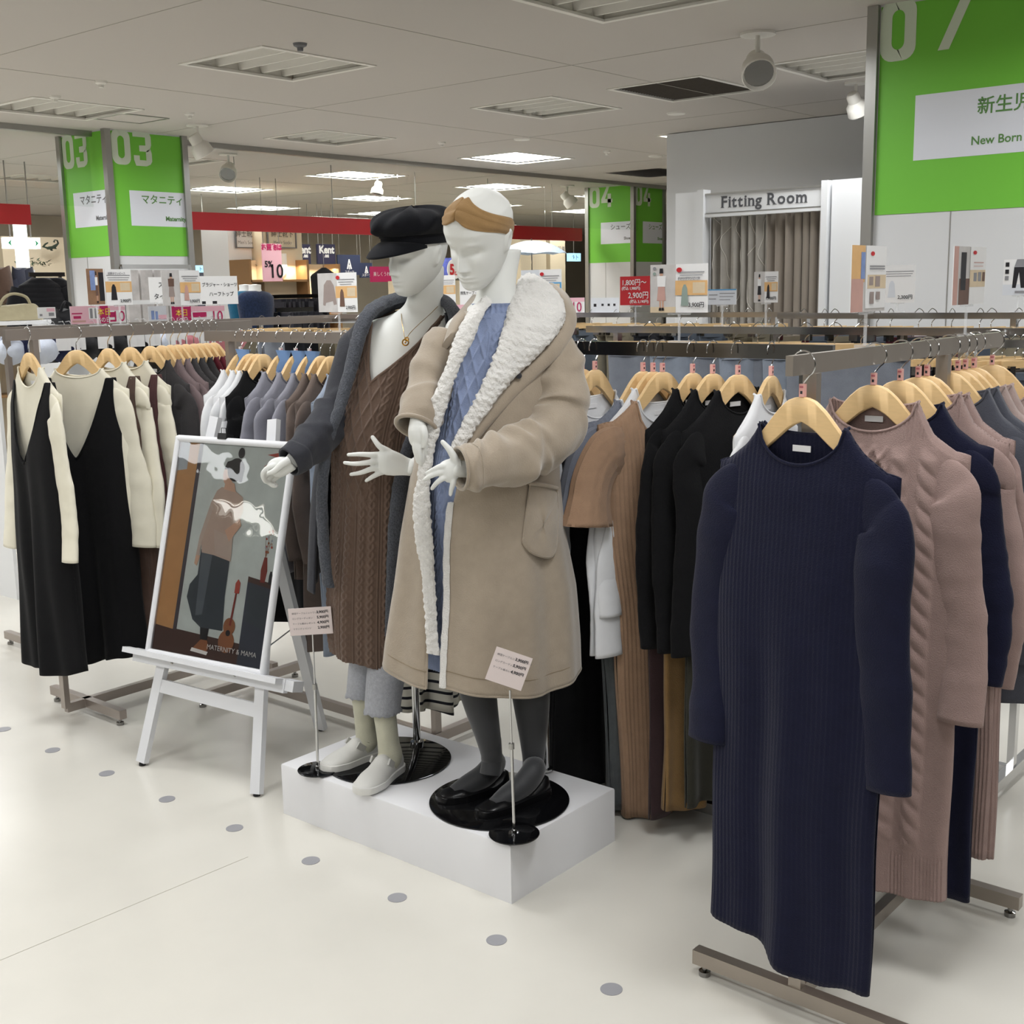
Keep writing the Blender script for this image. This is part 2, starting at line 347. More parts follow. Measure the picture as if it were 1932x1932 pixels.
# square hatch, round outlet, small detectors
m = MB()
for sx in (-1, 1): m.box((sx*.17, 0, -.003), (.012, .36, .006))
for sy in (-1, 1): m.box((0, sy*.18, -.003), (.35, .012, .006))
m.box((0, 0, -.001), (.33, .35, .002), 1)
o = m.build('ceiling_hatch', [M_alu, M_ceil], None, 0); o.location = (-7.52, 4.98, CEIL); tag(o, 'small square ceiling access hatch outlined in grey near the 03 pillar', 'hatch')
m = MB(); m.lathe((0, 0, 0), [(.27, 0), (.27, -.012), (.23, -.022), (.21, -.012), (.17, -.03), (.14, -.016), (.1, -.034), (.07, -.02), (.001, -.036)], 40)
o = m.build('air_diffuser', M_louv, None); o.location = (-4.12, 9.0, CEIL); tag(o, 'round white ringed ceiling air outlet beside the green 07 pillar', 'air outlet')
for (a, c_), lb in (((566, 82), 'beside the large louvred lamp over the easel'), ((103, 181), 'by the far left louvred lamp'), ((357, 213), 'near the spotlight at the 03 pillar'), ((190, 153), 'above the far left louvred lamp'), ((1276, 213), 'behind the dark grille'), ((833, 268), 'over the two mannequins'), ((1145, 285), 'left of the glowing ceiling light'), ((1237, 294), 'in front of the glowing light, wide and flat'), ((985, 262), 'left of the small sprinkler, flat')):
    p = ph(a, c_, CEIL); m = MB(); big = c_ in (294, 262, 213) and a != 357
    r = .07 if big else .035; m.lathe((0, 0, 0), [(r, 0), (r*.9, -.012), (r*.45, -.02), (r*.4, -.035), (.001, -.037)] if not big else [(r, 0), (r*.9, -.01), (.001, -.012)], 20)
    o = m.build('smoke_detector', M_louv if a != 566 else M_grey); o.location = tuple(p); tag(o, 'small round ceiling sensor '+lb, 'sensor')
# spotlights
def spot(a, c_, aim, label, s=1.0, white=False):
    p = ph(a, c_, CEIL); t = thing('spotlight', label, 'spotlight', p, 0, 'white ceiling spotlights')
    m = MB(); m.lathe((0, 0, 0), [(.085*s, 0), (.085*s, -.012), (.001, -.013)], 24); m.lathe((0, 0, -.01), [(.012*s, 0), (.012*s, -.12*s), (.001, -.12*s)], 12); m.build('mount', M_louv, t)
    d = np.asarray(aim, float); d /= np.linalg.norm(d); c0 = V(0, 0, -.15*s)
    m = MB(); m.lathe(c0-d*.08*s, [(.001, 0), (.04*s, .0), (.05*s, .02*s), (.05*s, .07*s), (.078*s, .10*s), (.085*s, .17*s), (.08*s, .175*s), (.07*s, .15*s)], 24, axis=d); m.build('lamp_head', M_louv, t)
    m = MB(); m.lathe(c0-d*.08*s, [(.072*s, .152*s), (.04*s, .12*s), (.001, .11*s)], 24, axis=d); m.build('reflector', M_chromed if not white else M_lit, t)
    return t
spot(1430, 62, (.45, -.6, -.6), 'white ceiling spotlight nearest the viewer, above the dark grille')
spot(1615, 155, (.1, .6, -.8), 'slim white ceiling spotlight next to the 07 pillar edge', .8)
spot(372, 235, (.1, .5, -.8), 'white ceiling spotlight beside the 03 pillar, pointing down', .9)
spot(430, 290, (.5, -.6, -.6), 'round white ceiling spotlight right of the 03 pillar behind the glass', .9)
spot(712, 332, (0, -.3, -1), 'small white ceiling spotlight above the black cap', .8)
spot(1070, 350, (.4, .5, -.7), 'small ceiling spotlight left of the 04 pillar')
# ceiling track with the hanging smoke glass
m = MB(); m.box((-8.3, 6, CEIL-.02), (.05, 24, .04)); struct('trim_3', m, M_alu)
for k, (y0, y1) in enumerate(((-2, 5.12), (5.82, 8.3), (8.31, 10.5), (10.51, 12.28))):
    m = MB(); m.box((-8.3, (y0+y1)/2, CEIL-.29), (.006, y1-y0, .5)); struct('window_%d' % (k+1), m, M_glass)
# red hanging sign band
for nm, y0, y1, lb in (('a', 3.6, 5.0, 'left end of a red hanging sign band beside the 03 pillar'), ('b', 6.4, 12.1, 'long red hanging sign band behind the mannequin heads')):
    t = thing('hanging_sign_band', lb, 'hanging sign', (-9, (y0+y1)/2, 2.165)); m = MB(); m.box((0, 0, .07), (.03, y1-y0, .15)); m.build('band', M_red, t, 0)
    k = 2 if y1-y0 < 2 else 5
    for i in range(k): m = MB(); yy = (i+.5)/k*(y1-y0)-(y1-y0)/2; m.tube([(0, yy, .145), (0, yy, CEIL-2.165)], .004, 6); m.build('wire', M_alu, t)
# ---------------- fitting room ----------------
FRY = 6.9
t = thing('fitting_room', 'white fitting room booth with Fitting Room sign and taupe curtain', 'fitting room', (-3.72, FRY, 0))
def frx(mb, x0, x1, z0, z1, y0=0, y1=.05, m=0): return mb.box(((x0+x1)/2+3.72, (y0+y1)/2, (z0+z1)/2), (x1-x0, y1-y0, z1-z0), m)
m = MB(); frx(m, -4.37, -4.2, 0, 2.19, 0, .06); m.build('side_panel', M_white, t, 0)
m = MB(); frx(m, -4.19, -4.145, 0, 2.2, -.03, .06); m.build('post', M_white, t, 0)
m = MB(); frx(m, -3.34, -3.30, 0, 2.2, -.03, .06); m.build('post', M_white, t, 0)
m = MB(); frx(m, -3.285, -3.08, 0, 2.2, 0, .06); m.build('side_panel', M_white, t, 0)
m = MB(); frx(m, -3.07, -3.05, 0, 2.15, 0, 1.2); m.build('side_panel', M_offw, t, 0)
m = MB(); frx(m, -4.38, -4.36, 0, 2.15, .06, 1.2); m.build('side_panel', M_offw, t, 0)
m = MB(); frx(m, -4.36, -3.06, 0, 2.15, 1.18, 1.2); m.build('back_panel', M_offw, t, 0)
m = MB(); frx(m, -4.145, -3.34, 2.055, 2.165, 0, .04); m.build('sign_board', M_white, t, 0)
m = MB(); frx(m, -4.145, -3.34, 2.165, 2.175, -.01, .05); frx(m, -4.145, -3.34, 2.045, 2.052, -.01, .05); m.build('sign_trim', M_alu, t, 0)
m = MB(); frx(m, -4.145, -3.34, 2.028, 2.045, -.012, .05); m.build('lintel', M_white, t, 0)
# serif lettering: strokes plus serifs would be overkill at this size, use spaced letters with serif feet
M_srf = mat('serif_grey', '#55565a', .6)
def serif_text(s_, size, fr, m_, parent, sx=1.0):
    """letters with hand added serif feet"""
    x = 0; o_, ex_, ey_ = fr; sm = MB()
    for ch in s_:
        if ch == ' ': x += size*.26; continue
        ob = text(ch, size, (o_+ex_*x, ex_, ey_), m_, parent, bold=.0022, sx=sx); me = ob.data; c = np.array([v.co[:] for v in me.vertices])-o_; X_ = c@ex_; Y_ = c@ey_; w_ = X_.max()-x
        for lvl, ok in ((Y_.min(), 'FitnRm'), (Y_.max(), 'FR'), (size*.49, 'nmri')):
            if ch not in ok: continue
            q = np.sort(X_[np.abs(Y_-lvl) < size*.06]); gr = []
            for v in q:
                if gr and v-gr[-1][-1] < size*.12: gr[-1].append(v)
                else: gr.append([v])
            if lvl != Y_.min(): gr = gr[:1]
            for g_ in gr:
                a_, b_ = g_[0]-size*.05, min(g_[-1], g_[0]+size*.14)+size*.05
                yl = lvl if lvl == Y_.min() else lvl-size*.035; sm.rect(a_, yl, b_ if lvl == Y_.min() else g_[0]+size*.1, yl+size*.035, (o_, ex_, ey_), .0012)
        x = X_.max()+size*.075
    sm.build('serifs', m_, parent, 0)
serif_text('Fitting Room', .098, fr2((-4.035+3.72, -.001, 2.083), EX, ZZ), M_srf, t, sx=1.02)
M_curt = mat('curtain_taupe', '#8d8378', .8, var=.05, vs=5, bump=.1, bs=200, sheen=.2); M_curt2 = mat('curtain_pale', '#9c978f', .7, var=.12, vs=9, bump=.1, bs=200, sheen=.2)
for nm, x0, x1, mm, ph_ in (('a', -4.14, -3.72, M_curt2, 0), ('b', -3.73, -3.345, M_curt, 2)):
    m = MB(); us = np.linspace(0, 1, 120); zs = np.linspace(0, 1, 30)
    P = np.array([[(x0+3.72+u*(x1-x0)+.01*math.sin(u*44+ph_+v), .06+(.018+.012*(1-v))*math.sin(u*42+ph_+.8*math.sin(u*9))+.006*math.sin(u*97), 2.035-(1-v)*0-v*1.95) for u in us] for v in zs]); m.grid(P)
    if nm == 'a':
        for k in range(5):      # pale wavy lines woven into the curtain
            u0 = .1+k*.2; pts = []
            for v in np.linspace(0, 1, 80):
                u = u0+.045*math.sin(v*23+k*2.2)+.02*math.sin(v*51+k)
                pts.append((x0+3.72+u*(x1-x0)+.01*math.sin(u*44+ph_+v), .057+(.018+.012*(1-v))*math.sin(u*42+ph_+.8*math.sin(u*9))+.006*math.sin(u*97)-.002, 2.035-v*1.95))
            m.tube(pts, .0022, 5, 1)
    m.build('curtain', [mm, mat('curtain_thread', '#cfcac2', .6)], t, 60)
# wall behind the fitting room with a head rail
m = MB(); m.box((-1.5, 8.6, 1.4), (8, .1, 2.79)); struct('wall_fitting', m, M_offw)
bpy.data.objects['wall_fitting'].name = 'wall_right_rear'
# ---------------- display platform ----------------
PZ = .165
t = thing('display_platform', 'low white display platform carrying the two mannequins', 'platform', (-2.4, 2.5, 0))
m = MB(); x0, x1, y0, y1 = -2.86, -1.93, 2.262, 2.735; X0, Y0 = -2.4, 2.5
P = []
for z, g in ((0, 0), (PZ-.006, 0), (PZ-.0015, .0015), (PZ, .006)): P.append([(x0+g-X0, y0+g-Y0, z), (x1-g-X0, y0+g-Y0, z), (x1-g-X0, y1-g-Y0, z), (x0+g-X0, y1-g-Y0, z)])
m.grid(P, True, 0, True, True); m.build('box', mat('platform_white', '#e4e4e6', .42, var=.02, vs=4), t, 30)
# ---------------- clothes racks ----------------
def rack(name_lb, axis, c, a0, a1, z, posts, M_, foot=.28, rail=(.016, .04), base_z=.045, footsh=0, basebar=True):
    """axis 0: rail along X at Y=c, axis 1: rail along Y at X=c"""
    t = thing('clothes_rack', name_lb, 'clothes rack', (0, 0, 0)); e = EX if axis == 0 else EY; f = EY if axis == 0 else EX
    loc = e*((a0+a1)/2)+f*c; t.location = tuple(loc); L = lambda a, b_, zz: e*a+f*(c+b_)+ZZ*zz-loc
    m = MB(); m.bar(L(a0, 0, z-rail[1]/2), L(a1, 0, z-rail[1]/2), rail[0], rail[1]); m.build('rail', M_, t, 0)
    for p in posts: m = MB(); m.bar(L(p, 0, base_z), L(p, 0, z-rail[1]), .03, .022, 0, up=e); m.build('post', M_, t, 0)
    if basebar: m = MB(); m.bar(L(posts[0], 0, base_z+.0), L(posts[-1], 0, base_z), .025, .035); m.build('base_bar', M_, t, 0)
    for p in posts:
        q = p+(footsh if p == posts[0] else -footsh); m = MB(); m.bar(L(q, -foot, base_z), L(q, foot, base_z), .03, .035)
        ft = m.build('foot_bar', M_, t, 0)
        for s_ in (-1, 1): mm = MB(); mm.lathe(L(q, s_*(foot-.025), 0), [(.014, 0), (.014, .012), (.006, .014), (.006, base_z-.016)], 14); mm.build('leveller', M_chromed, ft)
    return t
M_steelL = mat('steel_dull', '#a89f98', .32, .7)
rack('brushed steel clothes rack at the left carrying pinafore dresses', 1, -4.21, 2.2, 3.3, 1.492, (2.31, 3.22), M_steelL, foot=.25, footsh=.09)
rack('chrome clothes rack behind the easel carrying tops with blue tags', 0, 2.95, -4.05, -2.72, 1.462, (-3.9, -2.85), M_steelL, foot=.26)
rack('dark chrome clothes rack right of the beige coat carrying layered dresses', 0, 3.02, -2.42, -1.42, 1.44, (-2.36, -1.5), M_chromed, foot=.27)
rack('brushed steel clothes rack nearest the viewer carrying navy and pink knits', 1, -1.12, 2.185, 3.42, 1.462, (2.285, 3.0), M_steel, foot=.26, footsh=.0)
# ---------------- wooden hanger ----------------
_hx = np.array([0, .014, .033, .056, .088, .118, .145, .168, .184]); _ht = np.array([0, .001, .008, .028, .066, .1, .122, .137, .146])
_hb = np.array([.05, .056, .068, .088, .114, .138, .156, .168, .172])
def htop(x): return -.089-np.interp(np.abs(x), _hx, _ht)
def make_hanger(cap=None):
    t = thing('wooden_hanger', 'x', 'hanger'); m = MB()
    xs_ = np.linspace(-.184, .184, 49); P = []
    for x in xs_:
        zt = htop(x); zb = -.089-np.interp(abs(x), _hx, _hb); yb = .020*(abs(x)/.205)**2; r = .0035; hy = .0065
        P.append([(x, yb-hy+r, zt), (x, yb-hy, zt-r), (x, yb-hy, zb+r), (x, yb-hy+r, zb), (x, yb+hy-r, zb), (x, yb+hy, zb+r), (x, yb+hy, zt-r), (x, yb+hy-r, zt)])
    m.grid(P, True, 0, True, True); m.build('bow', M_wood, t, 50)
    pts = [(0, 0, -.092), (0, 0, -.062)]+[(.027*math.cos(a), 0, -.024+.027*math.sin(a)) for a in np.linspace(-1.05, math.pi+.25, 16)]
    pts[1] = (0, 0, -.066); m = MB(); m.tube(cat_([pts[0], pts[1], (.006, 0, -.056)]+pts[2:], 2), .0017, 8); m.build('hook', M_chrome, t)
    if cap:
        m = MB(); m.box((0, 0, -.076), (.0115, .010, .026)); m.box((0, -.0052, -.08), (.005, .0006, .006), 1); m.box((0, -.0052, -.069), (.0085, .0006, .004), 2)
        m.build('size_cap', [cap, M_dk, mat('cap_red', '#c8707a', .5)], t, 0)
    return t
HANG = {}
def hanger(kind, loc, rz, label, group='wooden hangers'):
    if kind not in HANG:
        HANG[kind] = make_hanger({'pink': M_pink, 'clear': mat('clear_size_cap', '#d8cfcb', .2), None: None}[kind]); o = HANG[kind]; o.location = tuple(loc); o.rotation_euler = (0, 0, rz); o['label'] = label; o['group'] = group; return o
    return dup(HANG[kind], loc, rz, label, group)
# ---------------- garments ----------------
def garment(name, label, cat, M_, sh=.2, neck=.1, nf=.06, nb=.015, rise=.0, length=1.1, hem=.24, waist=None, T=.035, fold=.012, sleeve=.56, sr=(.056, .044), sflare=0, seed=0,
            cut=None, straps=None, tagm=None, rib=False, cable=None, slv_in=0, group=None, cuff=None, nU=64, nV=46, lab=True, sag=0, hemwave=.008, tscale=1, tb=1, ribamp=.0013, tilt=0, droop=.0, splay=.035, sfwd=.02, stripes=None, bott=None):
    """clothing on a hanger; local x across the shoulders, front is -y, origin is the hook contact point"""
    t = thing(name, label, cat, group=group); r = np.random.default_rng(seed)
    zs = float(htop(neck))+.006+rise; zbot = zs-length; ksh = float(htop(sh if sh < .205 else .205))+.008-max(0, sh-.205)*.6-droop
    def shoulder(x):
        x = min(abs(x), sh*.9999)
        if x < sh: return float(htop(min(x, .205)))+.007*(1-x/sh)+.009-.010*(x/sh)**9-droop*(x/sh)**2+rise*max(0, 1-(x-neck)/.035 if x > neck else 1)
        return ksh
    def topf(x, front):
        if straps:
            sx, sw, vd, arm = straps     # strap centre, half width, V depth, armhole depth
            z_s = float(htop(sx))+.010; a = abs(x)
            if a <= sx-sw: return z_s-(vd if front else vd*.45)*(1-(a/(sx-sw))**1.35)**.8
            if a >= sx+sw: return z_s-arm*min(1, ((a-sx-sw)/(max(sh-sx-sw, .01))))**.45
            return z_s
        a = abs(x)
        if a < neck: return shoulder(neck)-(nf if front else nb)*math.sqrt(max(0, 1-(a/neck)**2))**1.0
        return shoulder(a)
    ph1, ph2, k1 = r.random()*6, r.random()*6, 6+r.random()*3
    def W(z):
        q = np.clip((zs-z)/length, 0, 1); w0 = sh; wm = waist or (sh*.98)
        return np.interp(q, [0, .1, .22, .45, 1], [w0, w0, sh*.99, (wm+hem*.3)/1.3 if False else wm*.6+hem*.4 if waist is None else wm, hem])
    sides = []
    nu = nU; us = np.sin(np.linspace(-1, 1, nu)*math.pi/2)
    if straps or neck:                      # extra columns at the neckline corners
        e_ = [(straps[0]-straps[1])/sh, (straps[0]+straps[1])/sh] if straps else [neck/sh]
        ex_ = [s_*(q+d) for q in e_ for s_ in (-1, 1) for d in (-.012, 0, .012) if abs(q+d) < .99]; us = np.array(sorted(set(np.round(list(us)+ex_, 5))))
    for front in (True, False):
        P = np.zeros((nV, len(us), 3)); sg = -1 if front else 1
        for i, u in enumerate(us):
            zt = topf(u*sh, front); q = np.linspace(0, 1, nV)**1.15
            z = zt+(zbot+hemwave*math.sin(u*5+ph1)+sag*abs(u)-tilt*u-zt)*q
            dz = np.clip((zs-z)/length, 0, 1)
            Tz = np.interp(zs-z, [0, .03, .12, .3, length], [.011, .013, T*.7, T, T*1.1])*tscale
            if straps is None and abs(u*sh) > neck*1.005: Tz = Tz*np.clip((zt-z)/.016, .0, 1)**.5
            A = fold*np.clip(dz-.12, 0, 1)*1.3
            f_ = np.sin(u*k1+ph1+dz*1.3)+.5*np.sin(u*k1*1.9+ph2-dz)
            yy = sg*Tz*(1 if front else tb)*(max(0, 1-u*u))**.45+f_*A*(1 if front else .8)*(1-u**4*.4)+.020*(abs(u*sh)/.205)**2*np.clip(1-dz*2, 0, 1)
            yy = yy+vnoise(np.stack([np.full(nV, u*sh*3.0), np.full(nV, sg*.3), z*.9], 1), 9, seed+9)*.006*np.clip(dz*3, 0, 1)
            if rib: yy = yy+sg*ribamp*np.sin(u*sh*2*math.pi/rib)*(1 if not cable else np.clip((.09-dz)*40, 0, 1)+np.clip((dz-.9)*60, 0, 1))
            if cable and front:
                for cx in cable[0]:
                    d = (u*W(z)-cx)/.02; m_ = np.sqrt(np.clip(1-d*d, 0, 1))*np.clip((dz-.08)*40, 0, 1)*np.clip((.9-dz)*60, 0, 1); yy = yy-.009*m_*(.35+.65*np.abs(np.sin(z*math.pi/.045+d*1.3)))
                for cx in cable[1]:
                    x_ = u*W(z)-cx; m_ = (np.abs(x_) < .045)
                    for s_ in (-1, 1): yy = yy-m_*.005*np.clip((dz-.08)*40, 0, 1)*np.clip((.9-dz)*60, 0, 1)*np.clip(1-np.abs(((x_+s_*z*.6)/.03+.5) % 1-.5)*4.5, 0, 1)
            P[:, i, 0] = u*W(z)+.004*np.sin(z*14+ph2)*np.clip(dz, 0, .5); P[:, i, 1] = yy; P[:, i, 2] = z
        m = MB(); m.grid(P, flip=not front); sides.append((m, P))
    m = MB(); m.grid(sides[0][1], flip=True); m.grid(sides[1][1])
    mi = 0
    mats = [M_]
    if bott:
        zc = np.concatenate(m.v)[:, 2]
        for k, f in enumerate(m.f):
            z_ = zc[f[0]]
            if bott and z_ < bott[1]: m.m[k] = 1
        mats.append(bott[0])
    bd = m.build('body', mats, t, 60); sd = bd.modifiers.new('thick', 'SOLIDIFY'); sd.thickness = .0025; sd.offset = -1
    # neckband: rolled edge
    def edge(front):
        xs2 = np.linspace(-(neck), neck, 22) if not straps else np.linspace(-(straps[0]-straps[1]), straps[0]-straps[1], 30)
        out = []
        for x in xs2:
            u = x/sh; zt = topf(x*.999, front); Tz = np.interp(zs-zt, [0, .03, .12, .3, length], [.011, .013, T*.7, T, T*1.1])*tscale
            out.append((x, (-1 if front else 1)*Tz*(1-u*u)**.45+.02*(abs(x)/.205)**2, zt-.001))
        return out
    m = MB(); m.tube(edge(True), .0032, 8, cap=True); m.tube(edge(False), .0032, 8, cap=True); m.build('neckband', cuff or M_, t, 60)
    if sleeve:
        for s_ in (-1, 1):
            R0 = sr[0]; q = np.linspace(0, 1, 12); z0 = ksh-R0*1.75
            pts = [(s_*(sh-.075), 0, ksh-R0*1.04), (s_*(sh-.055), 0, ksh-R0*1.14), (s_*(sh-.038), 0, ksh-R0*1.42)]+[(s_*(sh-.030+splay*min(a*1.8, 1)-slv_in*a*a+.010*math.sin(a*5+seed+s_)), -sfwd*a*a+.010*math.sin(a*4+seed*1.7+s_*2), z0-a*(sleeve-R0*1.6)) for a in q]
            rr = [R0*.97, R0, R0]+[np.interp(a, [0, .25, .5, 1], [R0, R0*.95, (R0+sr[1])/2, sr[1]+sflare]) for a in q]
            if sleeve < .3:
                pts = [(s_*(sh-.075), 0, ksh-R0*.95), (s_*(sh-.045), 0, ksh-R0*1.0), (s_*(sh-.005), 0, ksh-R0*1.12), (s_*(sh+.04), -.005, ksh-R0*1.12-sleeve*.25), (s_*(sh+.065), -.01, ksh-R0*1.1-sleeve*.6), (s_*(sh+.075), -.012, ksh-R0*1.1-sleeve*.95)]; rr = [R0*.95, R0, R0, R0*1.0, R0*1.02, R0+sflare]
            C_ = cat_(pts, 4 if sleeve > .3 else 7); r_ = cat_(np.array(rr)[:, None], 4 if sleeve > .3 else 7)[:, 0]; T_ = np.gradient(C_, axis=0); T_ /= np.linalg.norm(T_, axis=1)[:, None]
            n = 36; a = np.arange(n)*2*math.pi/n; Bv = V(0, 1, 0); P = []
            for k in range(len(C_)):
                N1 = np.cross(Bv, T_[k]); N1 /= np.linalg.norm(N1); tt = k/len(C_); fy = np.interp(tt, [0, .1, .3, 1], [.16, .24, .38, .42])*(T/.038)**.5
                P.append(C_[k]+r_[k]*(np.cos(a)[:, None]*N1+fy*np.sin(a)[:, None]*Bv))
            P = np.array(P); tt = np.linspace(0, 1, len(P))[:, None]
            q3 = P.reshape(-1, 3)*V(1, 1, 1); cr = vnoise(q3*V(1.2, 1.2, 2.2), 16, seed+int(s_))*.5+vnoise(q3*V(.6, .6, 1.6), 38, seed+5+int(s_))*.5
            nr_ = (P-C_[:, None]); nr_ /= np.linalg.norm(nr_, axis=2)[:, :, None]+1e-9
            P = P+nr_*(cr.reshape(len(P), n)*.006*np.clip(tt*6, 0, 1)*np.clip((1-tt)*8, .25, 1)*(1 if sleeve > .3 else .4))[:, :, None]
            if rib and sleeve < .3: P = P+nr_*(np.sin(a*14)*.003)[None, :, None]
            m = MB(); m.grid(P, True, 0, False, False)
            so = m.build('sleeve', mats, t, 60); sd = so.modifiers.new('thick', 'SOLIDIFY'); sd.thickness = .0025; sd.offset = 1
            if cuff or rib:
                mm = MB(); ln = .0 ; Q = np.array(P[-4:]); Q[:, :, 2] -= .001; mm.grid(Q*1.0+(Q-Q.mean(1, keepdims=True))*.05, True); mm.build('cuff', cuff or M_, so, 60)
    if lab:
        m = MB(); Tb = .012; m.box((0, Tb*tb-.0035, shoulder(neck)-nb-.03), (.042, .0015, .013)); m.build('neck_label', tagm or M_paper, t, 0)
    return t
def place(o, loc, rz): o.location = tuple(loc); o.rotation_euler = (0, 0, rz); return o
K = {n: fab(n, h, **kw) for n, h, kw in (
    ('navy', '#14162c', dict(var=.08, sheen=.08)), ('pinkknit', '#99827c', dict(var=.05)), ('pinkpale', '#a8958f', {}), ('slate', '#4d4f58', {}), ('black', '#121214', dict(sheen=.05)), ('cream', '#e4dfcd', dict(var=.02, bump=.1)),
    ('white', '#e3e4e6', dict(var=.02, bump=.1)), ('brown', '#5a4840', {}), ('maroon', '#56393a', {}), ('charcoal', '#3c3a3b', {}), ('mauve', '#7b6b6c', {}), ('burgundy', '#5f1f2a', {}), ('grey', '#8f8f99', {}), ('taupe', '#6f625b', {}),
    ('iceblue', '#97a2b2', {}), ('bluegrey', '#767b88', {}), ('beige', '#a5866d', {}), ('camel', '#8a6c44', {}), ('darkbrown', '#38282a', {}), ('olive', '#34332b', {}), ('dkgrey', '#54585a', dict(var=.12)), ('cap', '#101015', {}))}
def hang(rail, a, z, rz, kind, hlabel, items):
    """one hanger plus the clothes on it"""
    loc = (rail[1], a, z) if rail[0] == 'y' else (a, rail[1], z)
    hanger(kind, V(*loc)+ZZ*.004, rz, hlabel)
    for g in items: place(g, V(*loc)+ZZ*.004, rz)
# --- near rack (rail runs away from the viewer) ---
def YA(a, X=-1.12, yy=690): return float(px(a, yy, X)[1])
RF = ('y', -1.12); zr = 1.462
ck = ([-.075, .075, -.135, .135], [0, -.105*0])
NR = [(1516, -6, 'navy', 'navy', 1.165, dict(tb=.4, ribamp=.0005, tilt=.035, hem=.2, sag=.02, sleeve=.62, hemwave=.012, nf=.08, nb=.02, rise=.012, sh=.212, sr=(.06, .048), T=.04, nV=90, rib=.011, nU=230)),
      (1650, 2, 'pink', 'pinkknit', 1.13, dict(hem=.215, sleeve=.58, nf=.07, rise=.035, sh=.215, rib=.008, cable=ck, nU=150, nV=300, sr=(.06, .048), T=.04)),
      (1700, 0, 'navy', 'navy', 1.17, dict(hem=.22, sleeve=.52, rise=.02, sh=.215, sr=(.06, .05))),
      (1734, 0, 'pink', 'pinkknit', 1.12, dict(hem=.22, sleeve=.56, rise=.035, rib=.008, sh=.215, nU=120, sr=(.06, .048))),
      (1750, 0, 'pink', 'pinkknit', 1.14, dict(hem=.22, sleeve=.56, rise=.03, rib=.008, sh=.21, nU=120)),
      (1790, 0, 'slate', 'slate', .78, dict(hem=.24, sleeve=.56, rise=.03, sh=.21)),
      (1808, 0, 'slate', 'slate', .78, dict(hem=.24, sleeve=.56, rise=.03, sh=.21)),
      (1822, 2, 'pale pink', 'pinkpale', .72, dict(hem=.25, sleeve=.55, rise=.03, sh=.21)),
      (1838, -3, 'pale pink', 'pinkpale', .72, dict(hem=.25, sleeve=.55, rise=.03, sh=.21)),
      (1872, 12, 'dusty pink', 'pinkpale', .7, dict(hem=.26, sleeve=.5, rise=.01, sh=.21))]
ordn = ['nearest', 'second', 'third', 'fourth', 'fifth', 'sixth', 'seventh', 'eighth', 'ninth', 'tenth', 'eleventh', 'twelfth', 'thirteenth']
for i, (a, rz, cn, kn, ln, kw) in enumerate(NR):
    long_ = ln > 1
    g = garment('knit_dress' if long_ else 'knit_sweater', '%s %s, %s on the near right rack' % (cn, 'long knit dress' if long_ else 'knit sweater', ordn[i]), 'dress' if long_ else 'sweater', K[kn], length=ln, seed=i+1, group='knits on the near right rack', fold=.011, **kw)
    hang(RF, YA(a, yy=680), zr, math.radians(rz), 'pink', 'beech hanger with pink size cap, %s on the near right rack' % ordn[i], [g])
# --- left rack ---
RL = ('y', -4.21); zl = 1.492
LL = [(50, -4, 'black'), (141, 24, 'black'), (201, 6, 'brown'), (243, 6, 'maroon'), (281, 4, 'charcoal'), (303, 2, 'mauve'), (320, 2, 'mauve'), (334, 0, 'charcoal'), (349, 0, 'charcoal'), (364, 0, 'charcoal'), (376, 0, 'burgundy'), (388, 0, 'burgundy'), (402, 0, 'charcoal')]
for i, (a, rz, kn) in enumerate(LL):
    items = []
    where = '%s from the front on the left rack' % ordn[i].replace('nearest', 'first')
    if i < 4:
        items.append(garment('jersey_shirt', 'cream long sleeve top under the %s pinafore, %s' % (kn, where), 'top', K['cream'], length=.58, hem=.2, sh=.205, neck=.085 if i != 1 else .1, nf=.075 if i == 0 else .035, nb=.03, sleeve=.6, sr=(.05, .05), seed=20+i, T=.022, fold=.006, group='cream tops on the left rack', splay=.05, sfwd=.03 if i != 1 else .0))
        items.append(garment('pinafore_dress', '%s V neck pinafore dress over a cream top, %s' % (kn, where), 'dress', K[kn if kn != 'brown' else 'brown'], length=1.13, hem=.20, sh=.185, sleeve=0, straps=(.135, .014, .30, .24), seed=30+i, T=.05, tscale=1.15, fold=.02, lab=False, group='pinafore dresses on the left rack', rib=.012 if i > 1 else False, nU=90, sag=.03))
    else:
        items.append(garment('knit_cardigan' if i in (5, 6) else 'knit_sweater', '%s knit top, %s' % (kn, where), 'sweater', K[kn], length=.75, hem=.23, sh=.205, sleeve=.55, seed=40+i, rise=.015, group='dark knits on the left rack', rib=.012, fold=.02))
    hang(RL, float(px(a, 622, -4.21)[1]), zl, math.radians(rz), None, 'beech hanger, %s' % where, items)
